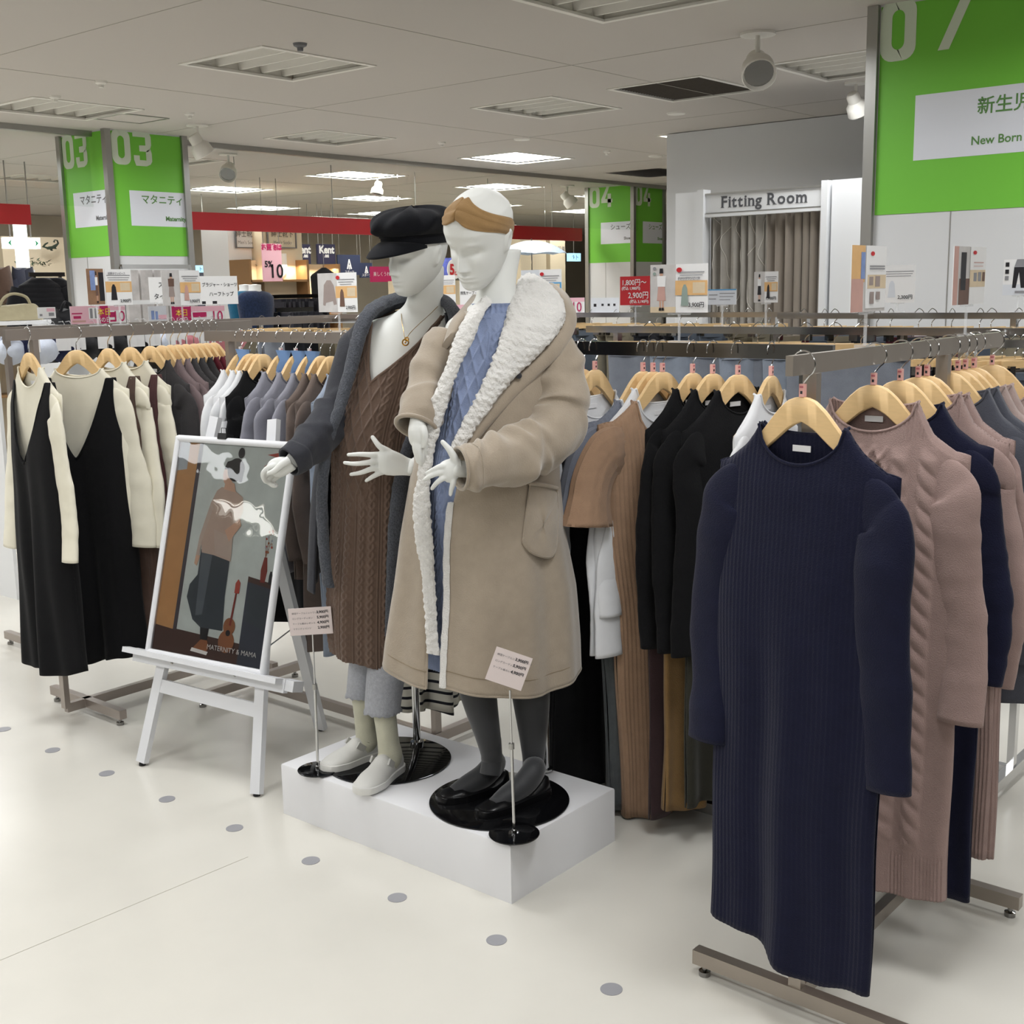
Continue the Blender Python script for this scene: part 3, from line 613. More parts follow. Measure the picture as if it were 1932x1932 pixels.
# --- middle rack ---
RM = ('x', 2.95)
MM = [(452, 'white', 1), (469, 'white', 0), (482, 'white', 0), (493, 'black', 0), (528, 'grey', 1), (556, 'grey', 1), (582, 'grey', 1), (603, 'taupe', 0), (621, 'taupe', 0), (650, 'iceblue', 0)]
M_btag = mat('blue_tag', '#7fa3d6', .5); M_btxt = mat('blue_tag_print', '#4a6ba8', .5)
for i, (a, kn, tg) in enumerate(MM):
    X_ = float(py(a, 625, 2.95)[0]); where = '%s from the left on the middle rack' % ordn[i].replace('nearest', 'first')
    g = garment('jersey_shirt', '%s long sleeve top, %s' % ({'iceblue': 'pale blue'}.get(kn, kn), where), 'top', K[kn], length=.98 if i in (3, 8, 9) else .72, hem=.21, sh=.2, sleeve=.56, seed=60+i, rise=.012, group='tops on the middle rack', fold=.015)
    hang(RM, X_, 1.462, math.radians(99+i*.5), None if not tg else 'clear', 'beech hanger, %s' % where, [g])
    if tg:
        t = thing('hanging_tag', 'pale blue round paper tag over the hanger, %s' % where, 'tag', (X_, 2.95, 1.466), math.radians(88), 'blue tags on the middle rack')
        m = MB(); f_ = fr2((0, -.016, 0), EX, ZZ)
        pts = [(.04*math.cos(q), -.16+.055*math.sin(q)) for q in np.linspace(-math.pi*1.28, math.pi*.28, 26)]+[(.02, -.112), (.036, -.076), (-.036, -.070), (-.02, -.108)]
        m.prism(pts, f_, -.0006, .0006); m.build('card', M_btag, t, 0)
        text('妊娠中から', .012, fr2((-.03, -.0175, -.155), EX, ZZ), M_btxt, t); text('産後まで', .012, fr2((-.01, -.0175, -.178), EX, ZZ), M_btxt, t)
# striped skirt low on the middle rack
M_st = fab('striped', '#bdb9ad', bump=0); nt = M_st.node_tree; p_ = nt.nodes['Principled BSDF']
tc = nt.nodes.new('ShaderNodeTexCoord'); sp_ = nt.nodes.new('ShaderNodeSeparateXYZ'); nt.links.new(tc.outputs['Object'], sp_.inputs[0])
def mth(op, a, b_):
    n = nt.nodes.new('ShaderNodeMath'); n.operation = op
    if isinstance(a, (int, float)): n.inputs[0].default_value = a
    else: nt.links.new(a, n.inputs[0])
    n.inputs[1].default_value = b_; return n.outputs[0]
f_ = mth('LESS_THAN', mth('FRACT', mth('MULTIPLY', mth('ADD', sp_.outputs[2], 10), 1/.036), 0), .28)
mx = nt.nodes.new('ShaderNodeMix'); mx.data_type = 'RGBA'; nt.links.new(f_, mx.inputs[0]); mx.inputs[6].default_value = col('#bdb9ad'); mx.inputs[7].default_value = col('#15151d'); nt.links.new(mx.outputs[2], p_.inputs['Base Color'])
for i, (X_, hm, ln) in enumerate(((-2.985, .13, 1.10), (-2.87, .15, 1.13), (-2.77, .14, 1.12))):
    g = garment('striped_dress', 'white dress with thin black stripes, %s of three behind the mannequins' % ('left', 'middle', 'right')[i], 'dress', M_st, length=ln, hem=hm, sh=.19, sleeve=.45, seed=80+i, group='striped dresses behind the mannequins', fold=.03)
    hang(RM, X_, 1.462, math.radians(80), None, 'beech hanger of the %s striped dress' % ('left', 'middle', 'right')[i], [g])
# --- rack right of the coat ---
RR = ('x', 3.02); zz_ = 1.44
def rx(a): return float(py(a, 648, 3.02)[0])
WW = [(1098, -60, 'pin_white'), (1122, -62, 'pin_white2'), (1213, 78, 'blue'), (1232, 76, 'white'), (1250, 72, 'beige'), (1307, 80, 'blk'), (1345, 76, 'blk'), (1393, 70, 'blk'), (1456, 88, 'wht')]
for i, (a, rz, kd) in enumerate(WW):
    where = '%s from the left on the rack right of the coat' % ordn[i].replace('nearest', 'first'); it = []
    if kd.startswith('pin'):
        it = [garment('jersey_shirt', 'white top under a black pinafore, %s' % where, 'top', K['white'], length=.58, hem=.2, sh=.205, sleeve=.45, seed=90+i, nf=.08, T=.02), garment('pinafore_dress', 'long black pinafore dress, %s' % where, 'dress', K['black'], length=1.22, hem=.22, sh=.19, sleeve=0, straps=(.15, .016, .26, .2), seed=92+i, T=.045, tscale=1.15, lab=False)]
    elif kd in ('blue', 'beige'):
        c2 = 'bluegrey' if kd == 'blue' else 'beige'
        it = [garment('jersey_shirt', 'white long sleeve top under the %s ribbed dress' % ('blue grey' if kd == 'blue' else 'beige'), 'top', K['white'], length=.6, hem=.15, sh=.168, sleeve=.66, seed=100+i, nf=.075, T=.010, sr=(.034, .050), splay=.085, droop=.02, tagm=M_paper),
              garment('ribbed_dress', '%s ribbed short sleeve dress over a white top' % ('blue grey' if kd == 'blue' else 'beige'), 'dress', K[c2], length=1.27-.02*(kd=='blue'), hem=.15, sh=.235, neck=.11, nf=.13, sleeve=.2, seed=102+i, T=.042, tscale=1.2, rib=.014, nU=140, sr=(.070, .085), sflare=.018, splay=.04, droop=-.008, lab=False, bott=(K['dkgrey'], -.72) if kd == 'blue' else None)]
    elif kd == 'blk':
        it = [garment('long_sleeve_dress', 'black long sleeve top over a %s skirt, %s' % (('brown', 'camel', 'olive')[i-5], where), 'dress', K['black'], length=1.25-.03*(i-5), hem=.2, sh=.2, neck=.08, nf=.07, sleeve=.62, seed=110+i, T=.035, bott=(K[('darkbrown', 'camel', 'olive')[i-5]], -.70), rise=.005, sr=(.06, .05), cuff=K['black'])]
    else: it = [garment('jersey_shirt', '%s long sleeve top, %s' % ('white', where), 'top', K['white'], length=.7, hem=.2, sh=.2, sleeve=.55, seed=120+i, neck=.08)]
    hang(RR, rx(a), zz_, math.radians(rz+6 if rz > 0 else rz+150), 'pink', 'beech hanger with pink size cap, %s' % where, it)
# ---------------- mannequins ----------------
M_man = mat('mannequin_white', '#dfe0dc', .5, spec=.35)
def sub(o, n=1):
    m = o.modifiers.new('sub', 'SUBSURF'); m.levels = n; m.render_levels = n; return o
def remesh(mb, name, mats, parent, vox, it=6, off=None, **kw):
    o = mb.build(name, mats, None, 0); r = o.modifiers.new('r', 'REMESH'); r.mode = 'VOXEL'; r.voxel_size = vox; r.use_smooth_shade = True
    s_ = o.modifiers.new('s', 'SMOOTH'); s_.iterations = it; s_.factor = .6
    dg = bpy.context.evaluated_depsgraph_get(); dg.update(); me = bpy.data.meshes.new_from_object(o.evaluated_get(dg))
    old = o.data; o.modifiers.clear(); o.data = me; bpy.data.meshes.remove(old); me.name = name
    me.polygons.foreach_set('use_smooth', [True]*len(me.polygons)); me.materials.clear(); me.materials.append(mats)
    if parent is not None: o.parent = parent
    for k, v_ in kw.items(): o[k] = v_
    return o
class PX:
    """turns (pixel x, pixel y, distance) into points relative to a thing's origin"""
    def __init__(s, o): s.o = np.asarray(o, float)
    def __call__(s, x, y, D): return pd(x, y, D)-s.o
    def path(s, L): return [s(*q[:3]) for q in L]
def px2m(D): return D/(F*1.0)*1.01
def ribbon(P, A, B, m, thick=.02, bulge=.5, n=22, sub_=8, mi=0, disp=None, back=.35):
    """thick band between two edge lines A and B, rounded cross section"""
    A = cat_(P.path(A), sub_); B = cat_(P.path(B), sub_); T = np.gradient((A+B)/2, axis=0); T /= np.linalg.norm(T, axis=1)[:, None]
    C_ = (A+B)/2; W = (B-A)/2; N_ = np.cross(T, W); N_ /= np.linalg.norm(N_, axis=1)[:, None]
    sg = np.sign((N_@-AWAY).sum()); N_ *= sg; a = np.arange(n)*2*math.pi/n
    th = np.broadcast_to(np.asarray(thick, float), (len(A),)) if np.ndim(thick) == 0 else np.interp(np.linspace(0, 1, len(A)), np.linspace(0, 1, len(thick)), thick)
    sn = np.sin(a); h = np.where(sn > 0, np.abs(sn)**.8, -back*np.abs(sn)**.8)
    R = C_[:, None]+W[:, None]*np.sign(np.cos(a))[None, :, None]*(np.abs(np.cos(a))**.9)[None, :, None]+N_[:, None]*(h[None, :]*th[:, None])[:, :, None]
    if disp:
        nr = (R-C_[:, None]); nr = nr/(np.linalg.norm(nr, axis=2)[:, :, None]+1e-9)
        R = R+nr*disp(R.reshape(-1, 3)).reshape(R.shape[:2])[:, :, None]
    m.grid(R, True, mi, True, True); return R
def fluff(amp, sc=90, seed=0):
    def f(Q): return amp*(vnoise(Q, sc, seed)*.6+vnoise(Q, sc*2.3, seed+1)*.6)
    return f
def sheet(P, keys, phis, top, bot, rows, m, mi=0, disp=None, closed=False, p=1.0, rp=1.0):
    """garment surface around a body: keys = (pixel y, left x, right x, centre distance, half depth); phi 0 faces the viewer, + to the right"""
    ky = np.array([k[0] for k in keys], float); L = np.array([P(k[1], k[0], k[3]) for k in keys]); R = np.array([P(k[2], k[0], k[3]) for k in keys]); bb = np.array([k[4] for k in keys])
    yy = np.linspace(ky[0], ky[-1], 60)
    def sm(A): A = np.atleast_2d(A.T).T; return np.stack([np.interp(yy, ky, A[:, i]) for i in range(A.shape[1])], 1)
    def blur(A):
        for _ in range(10): A = np.vstack([A[:1], (A[:-2]+2*A[1:-1]+A[2:])/4, A[-1:]])
        return A
    C_, H, b_ = blur(sm((L+R)/2)), blur(sm((R-L)/2)), blur(sm(bb[:, None]))
    phis = np.radians(phis); out = np.zeros((rows, len(phis), 3))
    for i, f in enumerate(phis):
        y = top(math.degrees(f))+(bot(math.degrees(f))-top(math.degrees(f)))*np.linspace(0, 1, rows)**rp
        c = np.stack([np.interp(y, yy, C_[:, k]) for k in range(3)], 1); h = np.stack([np.interp(y, yy, H[:, k]) for k in range(3)], 1); b2 = np.interp(y, yy, b_[:, 0])
        s_, co = math.sin(f), math.cos(f); s2 = math.copysign(abs(s_)**p, s_); c2 = math.copysign(abs(co)**p, co)
        hl = np.linalg.norm(h, axis=1)
        pt = c+h*s2-AWAY*(b2*c2)[:, None]
        if disp is not None:
            n_ = h/hl[:, None]*(s_/hl)[:, None]-AWAY*(co/b2)[:, None]; n_ /= np.linalg.norm(n_, axis=1)[:, None]
            pt = pt+n_*disp(f, f*(hl+b2)/2, pt[:, 2], y)[:, None]
        out[:, i] = pt
    m.grid(out, closed, mi); return out
# ---- head ----
_ht_ = np.array([0, .03, .08, .16, .25, .35, .45, .55, .66, .77, .87, .94, .98, 1.0]); _hf = np.array([.060, .078, .086, .089, .089, .087, .086, .091, .095, .088, .068, .046, .026, .004]); _hk = np.array([.045, .020, -.012, -.045, -.066, -.080, -.092, -.100, -.104, -.098, -.080, -.058, -.036, -.01]); _hw = np.array([.008, .027, .038, .050, .058, .065, .070, .074, .077, .073, .058, .041, .024, .002])
def head_surf(q, z):
    t = np.clip(z/.235, 0, 1); f, k, w_ = np.interp(t, _ht_, _hf), np.interp(t, _ht_, _hk), np.interp(t, _ht_, _hw)
    return V(w_*math.sin(q), -((f+k)/2+(f-k)/2*math.cos(q)), z)
def head_mesh(nz=200, na=220):
    t = np.array([0, .03, .08, .16, .25, .35, .45, .55, .66, .77, .87, .94, .98, 1.0])
    f = np.array([.060, .078, .086, .089, .089, .087, .086, .091, .095, .088, .068, .046, .026, .004])
    bk = np.array([.045, .020, -.012, -.045, -.066, -.080, -.092, -.100, -.104, -.098, -.080, -.058, -.036, -.01])
    w_ = np.array([.008, .027, .038, .050, .058, .065, .070, .074, .077, .073, .058, .041, .024, .002])
    T_ = 1-(1-np.linspace(0, 1, nz))**1.0; T_ = .5-.5*np.cos(T_*math.pi); T_ = np.clip(T_, 0, 1)
    def sp(y):
        o = np.interp(T_, t, y)
        for _ in range(4): o[1:-1] = (o[:-2]+2*o[1:-1]+o[2:])/4
        return o
    f, bk, w_ = sp(f), sp(bk), sp(w_); H = .235; a = np.arange(na)*2*math.pi/na; P = np.zeros((nz, na, 3))
    for i in range(nz):
        c, d = (f[i]+bk[i])/2, (f[i]-bk[i])/2; tt = T_[i]
        x = w_[i]*np.sign(np.sin(a))*np.abs(np.sin(a))**.92; fr = c+d*np.sign(np.cos(a))*np.abs(np.cos(a))**.9
        face = np.clip(np.cos(a)*2.2, 0, 1); g = lambda x0, sx, t0, st: np.exp(-((x-x0)/sx)**2-((tt-t0)/st)**2)
        nz_ = np.interp(tt, [.255, .275, .30, .36, .44, .50, .56], [0, .012, .0235, .0185, .011, .005, 0]); sx = np.interp(tt, [.25, .3, .4, .5], [.0125, .0115, .0085, .0075])
        fr = fr+face*(nz_*np.exp(-(x/sx)**2)+.004*(g(-.011, .006, .285, .02)+g(.011, .006, .285, .02)))
        fr = fr-face*(.0105*(g(-.032, .017, .475, .045)+g(.032, .017, .475, .045)))+face*(.004*(g(-.03, .018, .56, .03)+g(.03, .018, .56, .03))+.004*(g(-.042, .02, .36, .07)+g(.042, .02, .36, .07)))
        fr = fr+face*(.0065*g(0, .020, .205, .017)+.0065*g(0, .017, .165, .016)-.0045*g(0, .024, .187, .006)+.005*g(0, .018, .07, .04)-.003*g(0, .02, .118, .02)-.002*g(0, .005, .24, .02))
        de = np.sqrt(((-fr-.014+(tt*H-.105)*-.25)/.0145)**2+((tt*H-.107)/.029)**2); ear = .0085*np.clip((1.12-de)*3.2, 0, 1)-.0065*np.exp(-(de/.52)**2)
        P[i, :, 0] = x+np.sign(x)*ear*(np.abs(x) > .04); P[i, :, 1] = -fr+.004*np.clip((1.12-de)*3, 0, 1)*(np.abs(x) > .04); P[i, :, 2] = tt*H
    m = MB(); m.grid(P, True, 0, True, True)
    return m
def place_head(parent, P, neckpt, fwd, up, scale, name='head', pivot=(0, .01, .0)):
    m = head_mesh(); f = -(fwd[0]*SIDE+fwd[1]*ZZ-fwd[2]*AWAY); f /= np.linalg.norm(f)     # local +y points backwards
    u = up[0]*SIDE+up[1]*ZZ-up[2]*AWAY; u = u-f*(u@f); u /= np.linalg.norm(u); x = np.cross(f, u)
    R = np.stack([x, f, u]); v = [(q-np.asarray(pivot))*scale@R+neckpt for q in m.v]; m.v = v
    o = remesh(m, name, M_man, parent, .0022, 3); return o, R, (lambda q: (np.asarray(q, float)-np.asarray(pivot))*scale@R+neckpt)
def finger(m, P, pts, r0=.0085, r1=.0052):
    r0, r1 = r0*1.22, r1*1.15; m.tube(P.path(pts), np.linspace(r0, r1, len(pts)), 10, sub=4); q = P(*pts[-1]); m.lathe(q-ZZ*r1*.0, [(.0008, -r1), (r1*.7, -r1*.7), (r1, 0), (r1*.7, r1*.7), (.0008, r1)], 10)
# =========== mannequin 1: cap, grey cardigan, brown dress ===========
O1 = V(-2.6, 2.47, PZ); P1 = PX(O1); t1 = thing('mannequin', 'white mannequin in black cap, dark grey cardigan and brown cable knit dress on the platform', 'mannequin', O1)
def hd(base, name):
    return base
m = MB()     # torso with neck and chest
D = 3.57
m.tube([P1(803, 560, 3.60), P1(806, 500, 3.61)], [.052, .050], 24)
TS = [(806, 500, 3.61, .050, 1), (804, 540, 3.60, .051, 1), (800, 572, 3.59, .055, 1), (790, 592, 3.585, .080, .75), (776, 606, 3.58, .125, .62), (766, 630, 3.57, .140, .66), (758, 665, 3.56, .132, .78), (748, 710, 3.55, .127, .85), (738, 760, 3.55, .125, .95), (724, 815, 3.55, .132, 1), (722, 880, 3.56, .135, .95), (720, 960, 3.57, .13, .9), (716, 1060, 3.57, .125, .9)]
C_ = cat_([P1(*q[:3]) for q in TS], 4); rw = cat_(np.array([[q[3], q[3]*q[4]] for q in TS]), 4); a = np.arange(40)*2*math.pi/40
hw = SIDE*.93-AWAY*-.0; Pg = C_[:, None]+rw[:, :1, None]*np.cos(a)[None, :, None]*SIDE+rw[:, 1:, None]*np.sin(a)[None, :, None]*-AWAY; m.grid(Pg, True, 0, True, True)
m.tube(P1.path([(720, 1000, 3.58), (699, 1200, 3.60), (684, 1300, 3.59), (683, 1350, 3.592)]), [.07, .038, .030, .027], 16, sub=4)
m.tube(P1.path([(745, 1000, 3.6), (737, 1200, 3.55), (725, 1320, 3.482), (725, 1370, 3.478)]), [.075, .045, .032, .028], 16, sub=4)
m.tube(P1.path([(862, 640, 3.6), (870, 760, 3.5), (850, 840, 3.36), (785, 878, 3.30), (770, 880, 3.29)]), [.045, .04, .032, .024, .022], 14, sub=4)
m.tube(P1.path([(672, 645, 3.6), (640, 780, 3.56), (600, 830, 3.45), (556, 866, 3.36), (545, 874, 3.35)]), [.045, .04, .032, .024, .022], 14, sub=4)
body1 = remesh(m, 'body', M_man, t1, .007, 6)
head1, R1, H1 = place_head(t1, P1, P1(800, 545, 3.59), (-.70, -.14, .70), (-.06, 1, .1), 1.0, pivot=(0, .012, .012))
# hand on the belly (left hand), fingers to the left
m = MB(); Dh = 3.30
m.tube(P1.path([(778, 882, Dh), (765, 880, Dh), (748, 876, Dh-.005), (730, 872, Dh-.008), (716, 872, Dh-.006)]), [.024, .026, .033, .036, .029], 18, flat=.5, hint=-AWAY, sub=3)
for pts in ([(722, 858, Dh), (700, 858, Dh-.012), (678, 857, Dh-.012), (657, 858, Dh)], [(718, 868, Dh), (698, 872, Dh-.014), (670, 875, Dh-.012), (650, 873, Dh+.004)],
            [(720, 880, Dh), (700, 885, Dh-.012), (680, 892, Dh-.010), (662, 895, Dh+.004)], [(728, 888, Dh), (715, 893, Dh-.008), (702, 900, Dh-.006), (691, 907, Dh+.004)]): finger(m, P1, pts, .0078, .0045)
finger(m, P1, [(752, 868, Dh), (732, 852, Dh-.006), (716, 842, Dh-.008), (703, 825, Dh)], .0105, .0055)
remesh(m, 'hand', M_man, t1, .0022, 4)
# right hand, relaxed beside the poster
m = MB(); Dh = 3.34
m.tube(P1.path([(552, 872, Dh), (545, 876, Dh), (532, 880, Dh), (520, 884, Dh), (512, 890, Dh)]), [.021, .023, .028, .028, .020], 18, flat=.62, hint=-AWAY, sub=3)
for pts in ([(520, 878, Dh-.01), (507, 882, Dh-.02), (496, 894, Dh-.018), (500, 908, Dh-.01), (505, 909, Dh-.004)], [(523, 882, Dh), (508, 890, Dh-.006), (499, 902, Dh-.004), (508, 912, Dh+.002), (516, 914, Dh+.006)],
            [(528, 888, Dh+.01), (514, 896, Dh+.008), (506, 907, Dh+.008), (514, 916, Dh+.01), (521, 917, Dh+.014)], [(533, 892, Dh+.018), (521, 901, Dh+.018), (515, 910, Dh+.018), (522, 915, Dh+.02)]): finger(m, P1, pts, .0075, .0045)
finger(m, P1, [(545, 868, Dh-.015), (532, 876, Dh-.028), (519, 888, Dh-.034), (507, 893, Dh-.032)], .0105, .006)
remesh(m, 'hand', M_man, t1, .0022, 4)
# brown cable dress
M_brown = fab('cable_brown', '#665449', bump=.5, bs=350)
def cable_disp(cables, lattice, rib=.009, amp=.005, seed=0, sc=1.0):
    def d(phi, s_, z, y):
        o = .0019*np.sin(s_*2*math.pi/rib)
        for c, w_ in cables:
            x = (s_-c)/w_; k = 2*math.pi/.05; v = 0*z
            for ph_ in (0, math.pi): v = np.maximum(v, amp*np.exp(-((x-.5*np.sin(z*k+ph_))/.38)**2)*(1+.2*np.cos(z*k+ph_)))
            o = np.where(np.abs(x) < 1.15, v, o)
        for c, w_ in lattice:
            x = s_-c; v = 0*z
            for sg in (1, -1): q = ((x+sg*z*.42)/.034) % 1; v = np.maximum(v, amp*1.1*np.exp(-((q-.5)/.13)**2))
            o = np.where(np.abs(x) < w_, v, o)
        return o
    return d
KD1 = [(585, 700, 842, 3.575, .085), (620, 682, 846, 3.57, .105), (660, 668, 842, 3.565, .115), (715, 655, 836, 3.56, .13), (760, 641, 826, 3.555, .145), (790, 632, 815, 3.555, .155), (830, 627, 808, 3.555, .16), (900, 629, 800, 3.56, .155), (1000, 628, 795, 3.57, .14), (1100, 620, 795, 3.57, .135), (1200, 622, 790, 3.57, .13), (1245, 632, 780, 3.57, .115)]
def vneck(f):
    return float(np.interp(f, [-180, -100, -62, -50, -43, -37, -31, -24, -17, -5, 10, 25, 42, 62, 100, 180], [585, 590, 598, 612, 640, 668, 695, 718, 706, 690, 668, 645, 616, 596, 588, 585]))
m = MB(); dd = cable_disp([(-.115, .014), (.0, .014), (-.155, .012), (.045, .012), (.09, .012), (-.19, .012)], [(-.058, .044)])
ph_ = np.unique(np.concatenate([np.linspace(-180, -100, 30), np.linspace(-100, 80, 330), np.linspace(80, 180, 30)]))
dl = cable_disp([(-.115, .014), (.0, .014), (-.155, .012), (.045, .012), (.09, .012), (-.19, .012), (-.03, .013), (-.075, .015)], [])
def d1(phi, s_, z, y): return (dd(phi, s_, z, y)*(1-np.clip((y-890)/70, 0, 1))+dl(phi, s_, z, y)*np.clip((y-890)/70, 0, 1))*np.clip((y-612)/40, .25, 1)+.006*np.clip((y-900)/300, 0, 1)*math.sin(phi*7)
sheet(P1, KD1, ph_, vneck, lambda f: 1238+3*math.sin(math.radians(f)*2)-9*math.sin(math.radians(f))*-1, 420, m, disp=d1)
o = m.build('dress', M_brown, t1, 0); o.data.polygons.foreach_set('use_smooth', [True]*len(o.data.polygons)); o['label'] = 'brown cable knit V neck dress'
# V neck band
m = MB(); f2 = np.linspace(-62, 62, 90); R_ = sheet(P1, KD1, f2, vneck, lambda f: vneck(f)+1, 2, MB()); m.tube(R_[0], .0045, 8); m.build('neckband', M_brown, o)
# cardigan: sides and back, bands, sleeves
M_card = fab('cardigan_charcoal', '#34353b', bump=.5, var=.12, vs=60); M_bou = fab('boucle_grey', '#4d5057', bump=1, bs=250, var=.35, vs=220)
KC1 = [(590, 690, 850, 3.58, .10), (625, 664, 858, 3.58, .125), (660, 652, 856, 3.58, .14), (720, 642, 850, 3.575, .155), (800, 622, 838, 3.575, .185), (880, 604, 830, 3.575, .185), (960, 598, 825, 3.58, .175), (1040, 594, 820, 3.58, .165), (1120, 592, 815, 3.58, .165)]
def dc(phi, s_, z, y): return .010*np.clip((y-760)/200, 0, 1)*math.sin(phi*9+1)+.004*math.sin(phi*17)
m = MB(); sheet(P1, KC1, np.linspace(62, 292, 120), lambda f: 590, lambda f: np.interp(f, [62, 180, 250, 292], [1175, 1130, 1088, 1112]), 60, m, disp=dc)
m.build('cardigan', M_card, t1, 0)['label'] = 'dark grey open cardigan'
for o in list(t1.children):
    if o.name.startswith('cardigan'): card = o; sd = o.modifiers.new('thick', 'SOLIDIFY'); sd.thickness = .006; o.data.polygons.foreach_set('use_smooth', [True]*len(o.data.polygons))
m = MB()
ribbon(P1, [(778, 566, 3.66), (735, 578, 3.57), (706, 600, 3.50), (690, 640, 3.47), (676, 690, 3.45), (662, 735, 3.43), (650, 775, 3.415), (634, 815, 3.41), (624, 860, 3.41), (618, 930, 3.42), (620, 1000, 3.43), (624, 1060, 3.43), (630, 1108, 3.44)],
       [(762, 552, 3.68), (712, 568, 3.60), (682, 592, 3.53), (664, 640, 3.49), (652, 690, 3.47), (640, 740, 3.45), (630, 780, 3.44), (614, 820, 3.43), (606, 860, 3.43), (600, 930, 3.44), (601, 1000, 3.45), (606, 1060, 3.45), (612, 1098, 3.46)], m, .016, disp=fluff(.0022, 120, 3), n=28, sub_=12)
m.build('front_band', M_bou, card)['label'] = 'textured grey front band'
m = MB()
ribbon(P1, [(790, 565, 3.66), (826, 572, 3.58), (846, 600, 3.50), (828, 650, 3.455), (806, 700, 3.43), (788, 750, 3.41), (770, 810, 3.40), (754, 860, 3.40), (740, 920, 3.41), (732, 1000, 3.42), (728, 1110, 3.43), (726, 1200, 3.43)],
       [(800, 552, 3.68), (846, 564, 3.61), (868, 596, 3.54), (856, 650, 3.49), (836, 700, 3.465), (818, 750, 3.445), (796, 810, 3.43), (782, 860, 3.43), (770, 920, 3.43), (762, 1000, 3.44), (758, 1110, 3.45), (756, 1200, 3.45)], m, .016, disp=fluff(.0022, 120, 4), n=28, sub_=12)
m.build('front_band', M_bou, card)['label'] = 'textured grey front band'
m = MB(); ribbon(P1, [(712, 585, 3.56), (760, 566, 3.66), (800, 562, 3.68), (850, 580, 3.60)], [(700, 600, 3.60), (750, 580, 3.70), (810, 580, 3.72), (862, 600, 3.62)], m, .012, disp=fluff(.002, 120, 6)); m.build('collar', M_bou, card)
def sleeve_m(P, path, rads, folds, seed, flat=1.0, n=48, sub_=10, bias=None, cuffr=None):
    C_ = cat_(P.path(path), sub_); r_ = cat_(np.array(rads)[:, None], sub_)[:, 0]; T_ = np.gradient(C_, axis=0); T_ /= np.linalg.norm(T_, axis=1)[:, None]
    prev = -AWAY; a = np.arange(n)*2*math.pi/n; out = []; L_ = np.concatenate([[0], np.cumsum(np.linalg.norm(np.diff(C_, axis=0), axis=1))]); rng2 = np.random.default_rng(seed)
    fs = [(rng2.random()*L_[-1], rng2.random()*6.28, .010+.018*rng2.random(), rng2.random()*1.4-.7) for _ in range(folds[0])]
    for k in range(len(C_)):
        N_ = prev-T_[k]*(prev@T_[k]); N_ /= np.linalg.norm(N_); prev = N_; B_ = np.cross(T_[k], N_); dr = np.zeros(n)
        for s0, a0, w_, sk in fs:
            da = (a-a0+math.pi) % (2*math.pi)-math.pi; dr += folds[1]*np.exp(-((L_[k]-s0-sk*.05*da)/w_)**2)*np.exp(-(da/1.1)**2)
        dr += .0015*np.sin(a*5+k*.05)
        rr = r_[k]*np.ones(n)+dr*min(1, (len(C_)-1-k)/8)
        out.append(C_[k]+rr[:, None]*(np.cos(a)[:, None]*N_*flat+np.sin(a)[:, None]*B_))
    return np.array(out)
m = MB(); S_ = sleeve_m(P1, [(700, 635, 3.60), (678, 665, 3.58), (660, 720, 3.56), (645, 778, 3.52), (612, 812, 3.46), (586, 840, 3.41), (562, 861, 3.365), (545, 872, 3.345)], [.055, .062, .062, .064, .058, .052, .046, .042], (16, .009), 5); m.grid(S_, True, 0, False, False)
o = m.build('sleeve', M_card, card, 70); sd = o.modifiers.new('thick', 'SOLIDIFY'); sd.thickness = .004; sd.offset = -1
m = MB(); m.grid(np.array([S_[-12+k]+(S_[-12+k]-S_[-12+k].mean(0))*.05 for k in range(12)]), True); o = m.build('cuff', M_card, card, 70); sd = o.modifiers.new('thick', 'SOLIDIFY'); sd.thickness = .004; sd.offset = -1
m = MB(); S_ = sleeve_m(P1, [(842, 625, 3.60), (864, 665, 3.58), (872, 740, 3.54), (866, 800, 3.46), (830, 850, 3.38), (795, 876, 3.335)], [.055, .062, .06, .06, .052, .045], (10, .008), 8); m.grid(S_, True); m.build('sleeve', M_card, card, 70)
# necklace
m = MB(); Dn = 3.47
nc = cat_(P1.path([(757, 592, 3.535), (758, 605, 3.50), (761, 622, 3.468), (765, 640, 3.448), (774, 628, 3.452), (790, 612, 3.465), (812, 592, 3.50), (826, 578, 3.54)]), 6); m.tube(nc, .0009, 6); o = m.build('chain', mat('gold_chain', '#c9a86a', .25, 1), t1)
o.parent = None; nk = thing('necklace', 'thin gold necklace with small ring pendant on the capped mannequin', 'necklace', O1); o.parent = nk
m = MB(); c = P1(765, 646, 3.442); m.tube([c+(SIDE*math.cos(a_)+ZZ*math.sin(a_))*.0085 for a_ in np.linspace(0, 6.28, 26)], .002, 8); m.tube([c+SIDE*.004+(SIDE*math.cos(a_)+ZZ*math.sin(a_))*.005+ZZ*.009 for a_ in np.linspace(0, 6.28, 16)], .0016, 8); m.lathe(c-AWAY*.003, [(.0008, -.003), (.003, 0), (.0008, .003)], 10); m.build('pendant', mat('gold', '#b98a3a', .25, 1), nk)
